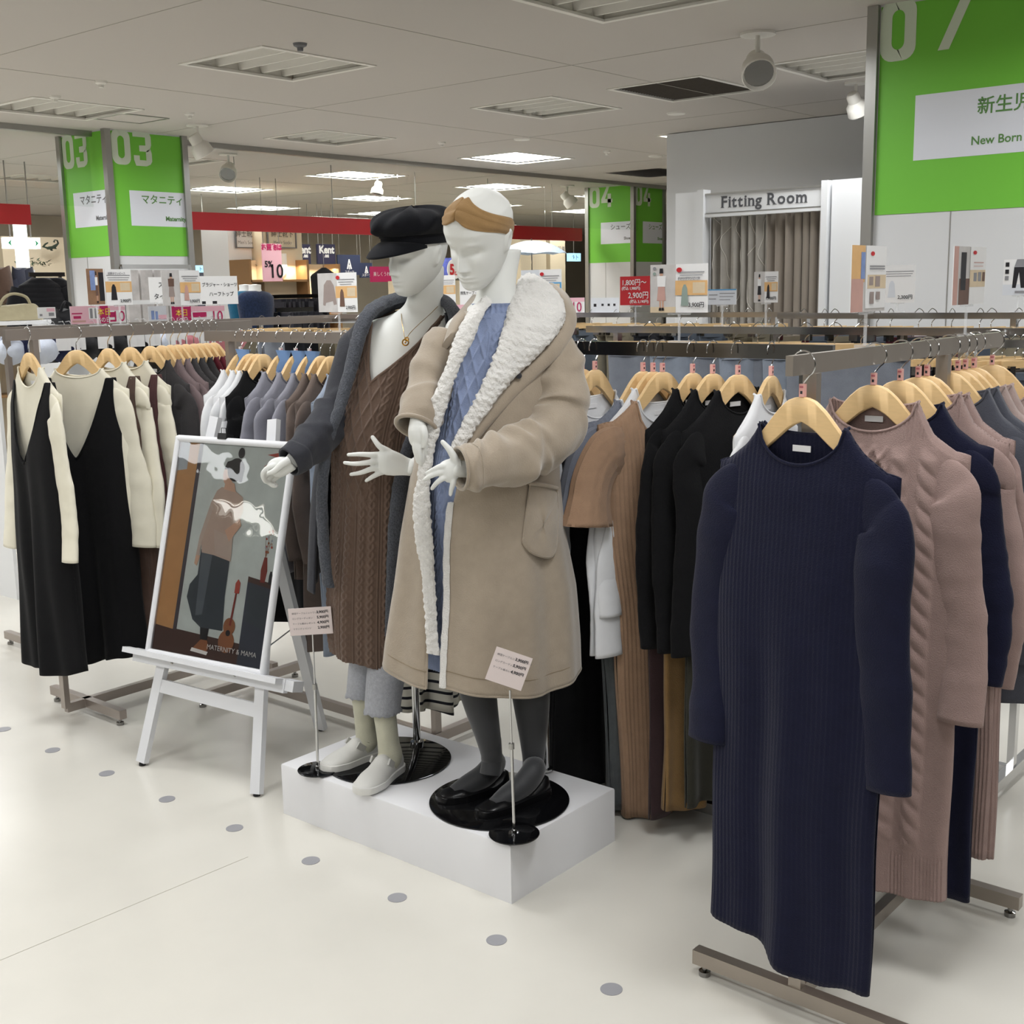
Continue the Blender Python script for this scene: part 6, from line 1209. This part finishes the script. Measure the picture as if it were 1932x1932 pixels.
def make_clip_hanger(M_):
    t = thing('clip_hanger', 'x', 'hanger'); m = MB(); m.box((0, 0, -.07), (.33, .012, .022)); m.build('bar', M_, t, 0)
    m = MB(); m.tube(cat_([(0, 0, -.06), (0, 0, -.04), (.02, 0, -.02), (.022, 0, 0), (0, 0, .014), (-.02, 0, 0)], 4), .0017, 6); m.build('hook', M_chrome, t)
    for s_ in (-1, 1): m = MB(); m.box((s_*.14, 0, -.092), (.018, .04, .035)); m.build('clip', M_chromed if s_ else M_black, t, 0)
    return t
CH0 = make_clip_hanger(M_wood); cnt = 0
TR = {k: make_trousers(fab('trouser_'+k, c), L, W) for k, c, L, W in (('grey', '#8f95a0', .8, .165), ('paleblue', '#9fa9b8', .75, .15), ('dark', '#25262c', .8, .15), ('khaki', '#77705f', .8, .15), ('wine', '#5b2c35', .7, .15), ('denim', '#565f6b', .8, .15))}
usedT = set()
def trouser(k, loc, rz, label, group):
    global cnt
    h = CH0 if cnt == 0 else dup(CH0); cnt += 1; h.location = tuple(loc); h.rotation_euler = (0, 0, rz); h['label'] = 'wooden clip hanger of the '+label; h['group'] = 'clip hangers'
    t = TR[k] if k not in usedT else dup(TR[k]); usedT.add(k); t.location = tuple(loc); t.rotation_euler = (0, 0, rz); t['label'] = label; t['group'] = group
for i, (a, k, rz) in enumerate(((1225, 'grey', 22), (1300, 'paleblue', 40), (1385, 'grey', 18), (1430, 'paleblue', 50), (1470, 'grey', 15), (1520, 'paleblue', 20), (1575, 'grey', 24), (1625, 'grey', 30))):
    trouser(k, (float(py(a, 640, 4.0)[0]), 4.0, 1.452), math.radians(rz), 'pale grey trousers, %s from the left behind the black tops' % ordn[i].replace('nearest', 'first'), 'pale grey trousers on the rail')
# further rails with more trousers and hangers
def goods_row(label, Y_, xa, xb, z, ks, n, rz, grp, start=0):
    A_, B_ = float(py(xa, 605, Y_)[0]), float(py(xb, 605, Y_)[0]); rack(label, 0, Y_, A_-.08, B_+.08, z, (A_+.05, B_-.05), M_chrome, foot=.22, rail=(.015, .024))
    for i in range(n):
        k = ks[(i*5+i//2) % len(ks)]; trouser(k, (A_+(B_-A_)*(i+.5)/n+.02*math.sin(i*2.3), Y_, z+.002), math.radians(rz+14*math.sin(i*1.7)), '%s trousers, number %s from the left on the %s' % ({'paleblue': 'pale blue', 'dark': 'black', 'wine': 'wine red'}.get(k, k), (ordn+['fourteenth', 'fifteenth', 'sixteenth', 'seventeenth', 'eighteenth'])[i].replace('nearest', 'first').replace('number ', ''), grp), 'trousers on the '+grp)
goods_row('chrome trouser rail in front of the fitting room', 5.15, 830, 1480, 1.475, ('dark', 'khaki', 'denim'), 17, 75, 'rail before the fitting room')
goods_row('chrome trouser rail in front of the 07 pillar', 4.75, 1500, 1940, 1.48, ('khaki', 'wine', 'dark', 'denim'), 12, 70, 'rail before the 07 pillar')
goods_row('chrome trouser rail at the right edge of the photo', 3.85, 1790, 1990, 1.42, ('dark', 'denim', 'khaki', 'dark'), 7, 62, 'rail at the right edge')
goods_row('chrome trouser rail behind the middle rack', 4.6, 480, 690, 1.46, ('khaki', 'dark', 'grey'), 7, 75, 'rail behind the middle rack')
# wall panel behind clear hanging packets at the 03 pillar
t = thing('packet_display', 'clear hanging packets on a chrome bar under the right 03 sign', 'packet display', (-7.7, 5.5, 0)); m = MB(); q0, q1 = px(228, 503, -7.7), px(358, 508, -7.7); m.bar(V(0, q0[1]-5.5, q0[2]), V(0, q1[1]-5.5, q0[2]), .03, .03)
for yy in (q0[1]-5.5, q1[1]-5.5): m.bar((0, yy, 0), (0, yy, q0[2]), .02, .02, up=EX)
m.build('bar', M_chrome, t, 0); mk = mat('packet_film', '#b9b5b3', .25, var=.15, vs=12)
for i in range(5):
    for j in range(2): m = MB(); yy = q0[1]-5.5+(i+.5)/5*(q1[1]-q0[1]); m.box((.03, yy, q0[2]-.13-.24*j), (.03, (q1[1]-q0[1])/5*.85, .21)); m.build('packet', mk, t, 0)
# ---------------- menswear floor beyond the aisle ----------------
M_warm = mat('warm_wall', '#cbbfa6', .7); M_shelf = mat('shelf_wood', '#8b6a45', .5); M_navy = mat('banner_navy', '#27304c', .6); M_kent = mat('sign_indigo', '#2f2d4a', .6)
def pxr(x0, y0, x1, y1, X_): a, b_ = px(x0, y1, X_), px(x1, y0, X_); return a[1], b_[1], a[2], b_[2]
def panel(name, label, cat, x0, y0, x1, y1, X_, M_, th=.04, tofloor=False, texts=(), group=None, **kw):
    ya, yb_, za, zb = pxr(x0, y0, x1, y1, X_); za = 0 if tofloor else za; t = thing(name, label, cat, (X_, (ya+yb_)/2, za), 0, group); m = MB(); m.box((-th/2, 0, (zb-za)/2), (th, yb_-ya, zb-za)); m.build('panel', M_, t, 0)
    if not tofloor and not name.startswith('display'):
        m = MB()
        for s_ in (-1, 1): m.tube([(-th/2, s_*(yb_-ya)*.4, zb-za), (-th/2, s_*(yb_-ya)*.4, CEIL-za)], .004, 6)
        m.build('hanging_wire', M_alu, t)
    for s_, size, u, v, mm, al_ in texts: text(s_, size, (V(.001, (u-.5)*(yb_-ya), v*(zb-za)), EY, ZZ), mm, t, off=.002, align=al_, **kw)
    return t
# back wall of the menswear floor
m = MB(); m.box((-17.0, 11, 1.4), (.1, 30, 2.79)); struct('wall_left_rear', m, mat('far_wall', '#a9a294', .8, var=.1, vs=1))
# sock columns
panel('display_column', 'pale column with a framed men\'s socks sign left of the pink poster', 'column', 440, 428, 496, 620, -11.6, M_offw, .5, True)
panel('display_column', 'cream lit column with a framed men\'s socks sign behind the pink poster', 'column', 497, 428, 568, 500, -11.4, M_warm, .4, True)
for x0, x1, lb in ((446, 483, 'on the pale column'), (506, 557, 'on the cream column')):
    XF = -11.575 if 'pale' in lb else -11.375; ya, yb_, za, zb = pxr(x0, 430, x1, 467, XF); t = thing('framed_sign', 'thin framed men\'s socks sign '+lb, 'sign', (XF, (ya+yb_)/2, za), 0, 'men\'s socks signs'); m = MB(); W, H = yb_-ya, zb-za
    m.box((-.01, 0, H/2), (.008, W, H), 1)
    for s_ in (-1, 1): m.box((0, s_*W/2, H/2), (.02, .012, H))
    for z in (0, H): m.box((0, 0, z), (.02, W+.012, .012))
    m.build('frame', [M_grey, M_warm if 'cream' in lb else M_offw], t, 0); text('紳士靴下', H*.36, (V(0, 0, H*.55), EY, ZZ), M_dk, t, off=.012, align='CENTER'); text("Men's Socks", H*.24, (V(0, 0, H*.18), EY, ZZ), M_grey, t, off=.012, align='CENTER')
panel('hanging_poster', 'pale pink hanging poster reading 10 percent points', 'poster', 497, 460, 530, 531, -10.4, CM['pinkp'], .01, texts=[('お買物は', .07, .5, .84, CM['magenta'], 'CENTER'), ('5%', .09, .1, .38, CM['black'], 'LEFT'), ('10', .2, .3, .1, CM['black'], 'LEFT')], bold=.003)
for x0, x1, lb, s_ in ((568, 585, 'cut off behind the cream column', 'ent'), (600, 632, 'fully visible right of the sock shelves', 'Kent')):
    panel('brand_sign', 'dark indigo square sign '+lb, 'sign', x0, 461, x1, 498, -13, M_kent, .03, texts=[(s_, .14, .5, .55, CM['white'], 'CENTER'), ('AVE', .04, .5, .35, CM['white'], 'CENTER')], bold=.006)
def lam(label, x0, y0, x1, y1, X_):
    t = panel('banner', label, 'banner', x0, y0, x1, y1, X_, M_navy, .02, texts=[('スポーツ', .05, .5, .1, CM['white'], 'CENTER')]); ya, yb_, za, zb = pxr(x0, y0, x1, y1, X_); H = zb-za; m = MB()
    for pts in ([(-.11, .3), (-.05, .3), (.015, .78), (-.02, .78)], [(.11, .3), (.05, .3), (-.015, .78), (.02, .78)], [(-.02, .28), (.02, .28), (.02, .5), (-.02, .5)]): m.poly([(a*H*1.6, b_*H) for a, b_ in pts], (V(0, 0, 0), EY, ZZ), .004+.001*len(m.f), 0)
    m.build('emblem', CM['white'], t, 0)
lam('navy banner with a white peaked emblem above the sock department', 638, 481, 679, 519, -14.5); lam('smaller navy banner with a white peaked emblem left of the cap', 680, 496, 702, 524, -14.6)
panel('banner', 'magenta banner with small white writing left of the capped head', 'banner', 700, 503, 745, 532, -13.5, CM['magenta'], .02, texts=[('楽しくうれしく', .07, .1, .4, CM['white'], 'LEFT')])
# socks shelf
def shelf_unit(label, x0, y0, x1, y1, X_, rows, items, lit=True):
    ya, yb_, za, zb = pxr(x0, y0, x1, y1, X_); W, H = yb_-ya, zb; t = thing('shelf_unit', label, 'shelf', (X_, (ya+yb_)/2, 0)); m = MB(); m.box((-.35, 0, H/2), (.03, W, H)); m.build('back_panel', M_warm, t, 0)
    for s_ in (-1, 1): m = MB(); m.box((-.18, s_*W/2, H/2), (.36, .03, H)); m.build('side_panel', M_shelf, t, 0)
    for z in rows: m = MB(); m.box((-.18, 0, z), (.36, W, .025)); m.build('shelf_board', M_shelf, t, 0)
    if lit:
        l = bpy.data.lights.new('shelf_strip_light', 'AREA'); l.shape = 'RECTANGLE'; l.size = .05; l.size_y = W*.9; l.energy = 9; l.color = (1, .82, .58); o = bpy.data.objects.new('shelf_strip_light', l); SC.collection.objects.link(o); o.location = (X_-.1, (ya+yb_)/2, H-.06)
    return t
def jumble(label, name, cat, X_, pts, cols, sz, grp):
    """small countable goods, each its own object"""
    r = random.Random(len(pts)+int(sz*1000)); protos = {}
    for i, (x, y) in enumerate(pts):
        c = cols[i % len(cols)]
        if c not in protos:
            m = MB(); P = []
            for v in np.linspace(0, 1, 7): P.append([(sz*.35*math.cos(q)*(1-.3*v*v), sz*.5*math.sin(q)*(1-.25*v), sz*1.1*v+.1*sz*math.sin(q*2)*v) for q in np.linspace(0, 6.28, 14, endpoint=False)])
            m.grid(np.array(P), True, 0, True, True); o = m.build(name, fab('goods_'+c[1:], c), None, 60); protos[c] = o; tag(o, label, cat, grp)
        else: o = protos[c].copy(); SC.collection.objects.link(o)
        p = px(x, y, X_); o.location = tuple(p); o.rotation_euler = (0, 0, r.uniform(-.5, .5)); o['label'] = 'dark fabric bag on the %s shop shelf at the left edge, %s' % (('upper', 'lower')[i//3], ('leftmost', 'middle one', 'rightmost')[i % 3])
shelf_unit('warm lit wooden shelf with sock displays behind the pink poster', 480, 490, 580, 640, -11.2, (.5, 1.05, 1.42, 1.75), None)
shelf_unit('warm lit shelf with a hung black shirt under the indigo signs', 588, 498, 640, 640, -13.2, (.5, 1.0, 1.3), None)
# white foot form with sock
p = px(535, 533, -11.35); p[2] = 1.763; t = thing('sock_display_foot', 'white display foot wearing a sock on the lit shelf', 'display foot', p); m = MB(); m.tube(cat_([(0, 0, .3), (0, 0, .16), (0, -.01, .06), (.0, -.09, .03), (0, -.15, .03)], 5), [.05]*21, 14); m.build('form', M_man, t)
for (x, y, lb) in ((474, 524, 'on the pale column shelf'), (566, 528, 'beside the display foot'), (60, 522, 'on the left upper shelf')):
    p = px(x, y, -11.6 if x > 100 else -12.4); t = thing('potted_plant', 'small dark green potted plant '+lb, 'plant', p); m = MB(); m.lathe((0, 0, 0), [(.03, 0), (.04, .07), (.035, .07), (.001, .06)], 14); m.build('pot', M_white, t)
    m = MB(); r = random.Random(x)
    for k in range(60 if x > 100 else 90):
        a_, b_, q = r.uniform(0, 6.28), r.uniform(.1, 1.3), r.uniform(.05, .11); c = V(math.cos(a_)*math.sin(b_)*q, math.sin(a_)*math.sin(b_)*q*(1 if x > 100 else 3), .09+math.cos(b_)*q); e1 = V(r.uniform(-1, 1), r.uniform(-1, 1), r.uniform(-.5, 1))*.022; e2 = np.cross(e1, V(.3, .5, .8))*.8; m.add([c-e1, c+e2, c+e1, c-e2], [(0, 1, 2, 3)])
    m.build('leaves', mat('leaf_dark', '#23381f', .6), t, 0)
# torso forms with checked shirts
M_plaid = fab('plaid_navy', '#1e2a44', var=.35, vs=60); M_teal = fab('knit_teal', '#1c5a78')
for x, mm, lb in ((466, M_teal, 'teal knit'), (484, M_plaid, 'navy checked shirt')):
    p = px(x, 600, -9.4 if x == 484 else -9.6); t = thing('torso_form', 'headless white torso form in a %s' % lb, 'torso form', (p[0], p[1], 0)); z0 = p[2]; top_ = px(x, 536, p[0])[2]; H = top_-z0; m = MB()
    def tr_(z, rx_, ry): return [(ry*math.cos(q), rx_*math.sin(q), z) for q in np.linspace(0, 6.28, 32, endpoint=False)]
    m.grid(np.array([tr_(z0-.3, .17, .12), tr_(z0, .18, .12), tr_(z0+H*.4, .20, .12), tr_(z0+H*.62, .205, .10), tr_(z0+H*.74, .16, .08), tr_(z0+H*.8, .08, .06)]), True, 0, True, True); m.build('shirt', mm, t, 50)
    m = MB(); m.lathe((0, 0, 0), [(.07, z0+H*.75), (.058, z0+H*.85), (.06, z0+H*.98), (.001, z0+H)], 24); m.build('neck', M_man, t); m = MB(); m.lathe((0, 0, 0), [(.16, 0), (.16, .02), (.015, .03), (.015, z0-.28)], 24); m.build('stand', M_chrome, t)
# rails of menswear
for i, (x0, x1, y_, X_, c) in enumerate(((505, 600, 560, -10.2, '#24242c'), (520, 590, 585, -9.3, '#5b6070'))):
    A_, B_ = px(x0, y_, X_), px(x1, y_, X_); rack('low chrome rail with folded dark menswear, %s' % ('back' if i == 0 else 'front'), 1, X_, A_[1], B_[1], A_[2]+.02, (A_[1]+.05, B_[1]-.05), M_chromed, foot=.2)
    for k in range(14):
        m = MB(); m.box((0, 0, -.25), (.4, .03, .45)); m.box((0, 0, -.01), (.3, .012, .03))
        if k == 0 and i == 0: proto_g = m.build('folded_shirt', fab('shirt_dark', c), None, 30); o = proto_g
        else: o = proto_g.copy(); SC.collection.objects.link(o)
        o.location = (X_, A_[1]+.06+(B_[1]-A_[1]-.12)*k/13, A_[2]-.03); o.rotation_euler = (0, 0, .15*math.sin(k*2)); tag(o, 'dark shirt on the %s low menswear rail' % ('back' if i == 0 else 'front'), 'shirt', 'dark shirts on the low menswear rail, %s' % ('back' if i == 0 else 'front'))
# small folded goods on the middle distance tables
tb = thing('display_table', 'low white display table with folded goods behind the middle rack', 'table', (-7.0, 6.9, 0)); m = MB(); m.box((0, 0, 1.16), (.7, 3.4, .04)); m.build('table_top', M_white, tb, 0)
for sx in (-1, 1):
    for sy in (-1, 1): m = MB(); m.box((sx*.3, sy*1.6, .57), (.05, .05, 1.14)); m.build('leg', M_white, tb, 0)
r = random.Random(5); pr = {}
for i in range(60):
    c = ('#8a8890', '#3b3a40', '#c9c3c4', '#6c6a60', '#b98a8c')[i % 5]
    if c not in pr:
        m = MB(); P = [[(.06*math.cos(q)*(1-.2*v), .05*math.sin(q)*(1-.3*v*v), .12*v) for q in np.linspace(0, 6.28, 10, endpoint=False)] for v in (0, .3, .6, 1)]; m.grid(np.array(P), True, 0, True, True); o = pr[c] = m.build('folded_sock', fab('sock_'+c[1:], c), None, 60)
    else: o = pr[c].copy(); SC.collection.objects.link(o)
    o.location = (-7.25+.22*(i % 3)+r.uniform(-.02, .02), 5.3+3.2*(i//3)/20+r.uniform(-.03, .03), 1.18); o.rotation_euler = (0, 0, r.uniform(0, 3)); tag(o, 'small folded sock on the low white table behind the middle rack', 'socks', 'folded socks on the low white table')
# left: exit cross sign, crocodile sign, jackets
ya, yb_, za, zb = pxr(8, 449, 71, 469, -10.5); t = thing('direction_sign', 'lit white cross shaped hanging sign with green arrows at the left', 'sign', (-10.5, (ya+yb_)/2, za)); W, H = yb_-ya, zb-za; mlit = mat('sign_lit', '#eef6f2', .5, emit=1.1)
m = MB(); m.box((0, 0, H/2), (.08, W, H)); m.build('light_box', mlit, t, 0); a2, b2, c2_, d2 = pxr(29, 415, 53, 505, -10.44); m = MB(); m.box((.05, (a2+b2)/2-(ya+yb_)/2, (c2_+d2)/2-za), (.02, (b2-a2)*.75, d2-c2_)); m.build('vertical_banner', mlit, t, 0)
m = MB()
for s_ in (-1, 1): m.poly([(s_*W*.44, H*.5), (s_*W*.34, H*.8), (s_*W*.37, H*.5), (s_*W*.34, H*.2)], (V(0, 0, 0), EY, ZZ), .042); 
m.build('arrow', mat('arrow_green', '#2c9c6c', .5), t, 0); m = MB(); m.tube([(0, -W*.3, H), (0, -W*.3, CEIL-za)], .006, 6); m.tube([(0, W*.3, H), (0, W*.3, CEIL-za)], .006, 6); m.build('hanging_rod', M_alu, t)
panel('shop_wall', 'pale lit shop wall with a dark green crocodile emblem, left of the pillar', 'shop wall', 20, 448, 122, 640, -12.8, M_warm, .1, True)
t = thing('wall_emblem', 'dark green crocodile shaped wall emblem left of the 03 pillar', 'emblem', px(90, 462, -12.7)); m = MB(); f_ = (V(.03, 0, 0), EY, ZZ); S_ = .0065
def pe(pts): m.prism([((x-90)*S_, -(y-462)*S_) for x, y in pts], f_, 0, .02)
pe([(83, 468), (88, 465), (95, 464), (101, 461), (104, 463), (99, 468), (92, 470), (86, 470)]); pe([(101, 461), (105, 459), (104, 455), (99, 455), (100, 458.2), (97, 457.5), (100, 453.3), (105, 454), (107, 459.5), (104, 463)]); pe([(83, 468), (76, 466), (82, 460), (87, 458), (87, 459.5), (83, 462), (80, 465), (86, 466)]); pe([(90, 469), (93, 469), (95, 472), (92, 472)]); pe([(97, 467), (100, 466), (102, 469), (99, 469)])
m.build('emblem', mat('croc_green', '#26352a', .5), t, 0)
shelf_unit('shelf of dark bags at the left edge of the menswear floor', -40, 520, 62, 640, -12.2, (.6, 1.0, 1.3, 1.62), None)
jumble('dark fabric bag on the shop shelf at the left edge, bag %d', 'shoulder_bag', 'bag', -12.2+.0, [(8, 550), (40, 550), (52, 551), (6, 572), (30, 573), (50, 572)], ('#4b3a30', '#2a2c38', '#232530'), .22, 'dark bags on the left shelf')
M_puff = fab('jacket_black', '#17171b')
for x, lb in ((75, 'left one'), (100, 'right one')):
    p = px(x, 524, -11.2); t = thing('quilted_jacket', 'black quilted jacket on the shop rail, %s' % lb, 'jacket', p, math.radians(70)); m = MB(); P = []
    for v in np.linspace(0, 1, 60): w_ = np.interp(v, [0, .12, .3, 1], [.08, .2, .24, .24]); P.append([(w_*math.sin(q), .09*math.cos(q)*(1+.18*abs(math.sin(v*42))), -.62*v) for q in np.linspace(0, 6.28, 26, endpoint=False)])
    m.grid(np.array(P), True, 0, True, True); m.build('body', M_puff, t, 80)
    for s_ in (-1, 1): m = MB(); m.tube([(s_*.2, 0, -.1), (s_*.27, 0, -.3), (s_*.28, -.02, -.6)], [.07, .065, .055], 14, sub=6); m.build('sleeve', M_puff, t)
A_ = px(55, 522, -11.2); B_ = px(122, 522, -11.2); rack('chrome rail holding the black quilted jackets', 1, -11.2, A_[1], B_[1], A_[2]+.04, (A_[1]+.05, B_[1]-.05), M_chromed, foot=.2)
bag(105, 585, 137, 612, -6.0, fab('bag_black', '#17171a'), 'black bag left of the pink leaflet', .04)
# lit blue guide signs
def guide(label, x0, y0, x1, y1, X_, s_):
    ya, yb_, za, zb = pxr(x0, y0, x1, y1, X_); t = thing('guide_sign', label, 'sign', (X_, (ya+yb_)/2, za)); m = MB(); m.box((0, 0, (zb-za)/2), (.06, yb_-ya, zb-za)); m.build('light_box', mat('guide_lit', '#9fd0ee', .5, emit=.9), t, 0); text(s_, (zb-za)*.8, (V(.031, 0, (zb-za)*.2), EY, ZZ), M_dk, t, off=.002, align='CENTER'); m = MB(); m.tube([(0, 0, zb-za), (0, 0, CEIL-za)], .006, 6); m.build('hanging_rod', M_alu, t)
guide('lit pale blue guide sign with an arrow right of the 03 pillar', 366, 501, 410, 514, -12.5, 'トイレ→'); guide('lit pale blue guide sign left of the 04 pillar', 1072, 478, 1093, 493, -12.5, '↑ト')
# blue poster wall, 5% off sign, umbrella
panel('poster_board', 'blue and purple poster board between the two heads', 'poster board', 826, 487, 880, 525, -12.6, mat('poster_blue', '#5560b0', .5, var=.5, vs=8), .04)
t = DS = thing('discount_sign', 'round white sign reading 5% OFF in red between the heads', 'sign', px(857, 508, -11.8)); m = MB(); m.lathe((0, 0, 0), [(.001, -.01), (.14, -.01), (.14, .0), (.001, .001)], 28, axis=EX); m.build('disc', CM['white'], t); mw = MB(); mw.tube([(0, 0, .14), (0, 0, 1.0)], .003, 6); mw.build('hanging_wire', M_alu, t); text('5', .2, (V(.003, -.10, -.07), EY, ZZ), CM['red'], t, off=.004, bold=.008); text('%', .1, (V(.003, .01, .0), EY, ZZ), CM['red'], t, off=.004, bold=.004); text('OFF', .07, (V(.003, .0, -.08), EY, ZZ), CM['red'], t, off=.004, bold=.003)
t = thing('umbrella', 'open pale blue umbrella with white dots right of the headband', 'umbrella', px(1003, 480, -7.6)); m = MB(); P = []
for v in np.linspace(0, 1, 10): P.append([(.34*v*math.cos(q)*(1-.0*v), .34*v*math.sin(q), .13*(1-v*v)+.012*abs(math.sin(q*4))*v) for q in np.linspace(0, 2*math.pi, 64, endpoint=False)])
m.grid(np.array(P), True); m.build('canopy', mat('umbrella_blue', '#b4c6dc', .5, var=.12, vs=40), t, 40); m = MB(); m.tube([(0, 0, .15), (0, 0, -.5)], .006, 8); m.tube(cat_([(0, 0, -.5), (0, .0, -.56), (0, .03, -.58), (0, .05, -.55)], 4), .01, 8); m.build('shaft', M_chrome, t)
t = thing('umbrella_rack', 'small white stand holding the open umbrella', 'stand', (px(1003, 480, -7.6)[0], px(1003, 480, -7.6)[1]+.03, 0)); hz = px(1003, 480, -7.6)[2]-.59; m = MB(); m.box((0, 0, hz/2), (.3, .3, hz)); m.build('cabinet', M_white, t, 0)
# more columns and warm shop fronts across the aisle, right part
for x0, x1, y0, X_, lb in ((985, 1030, 452, -12.2, 'behind the umbrella'), (1040, 1066, 452, -12.4, 'right of the umbrella')): panel('display_column', 'cream column with a small sign '+lb, 'column', x0, y0, x1, 640, X_, M_warm, .4, True, texts=[('紳士肌着', .1, .5, .92, M_grey, 'CENTER')])
panel('shop_wall', 'cream shop wall behind the mannequins', 'shop wall', 745, 528, 985, 640, -12.9, M_warm, .1, True)
for k, (x, y) in enumerate(((690, 540), (720, 542), (640, 540), (600, 540), (770, 530))): pass
t = thing('hanging_shirt', 'black shirt on a hanger under the indigo sign', 'shirt', px(611, 505, -12.7), math.radians(60)); m = MB(); m.grid(np.array([[(w_*math.sin(q), .04*math.cos(q), z) for q in np.linspace(0, 6.28, 24, endpoint=False)] for w_, z in ((.03, 0), (.17, -.09), (.19, -.12), (.18, -.4), (.18, -.6))]), True, 0, True, True); m.build('body', M_puff, t, 50); m = MB(); m.tube([(0, 0, 0), (0, 0, CEIL-t.location[2])], .003, 6); m.build('hanging_wire', M_alu, t)
# rows of small hanging goods right of the pillar
panel('shop_wall', 'grey shop wall low behind the 03 pillar', 'shop wall', 355, 512, 445, 640, -13.8, mat('far_grey', '#5e6272', .7, var=.3, vs=6), .1, True)
# ---------------- tidy the labels ----------------
for o in bpy.data.objects:
    l = o.get('label')
    if not l: continue
    if len(l.split()) > 16:
        for a, b in (('wooden clip hanger of the', 'clip hanger of'), (' from the front on the left rack', ' along the left rack'), (' from the left on the rack right of the coat', ' on the rack beside the coat'), (' from the left on the ', ' on the '), ('louvred white square ceiling lamp', 'louvred ceiling lamp'), (' over a cream top', ''), ('glowing white square ceiling light far off over the menswear floor', 'glowing ceiling light over the menswear floor')):
            l = l.replace(a, b)
            if len(l.split()) <= 16: break
        o['label'] = l
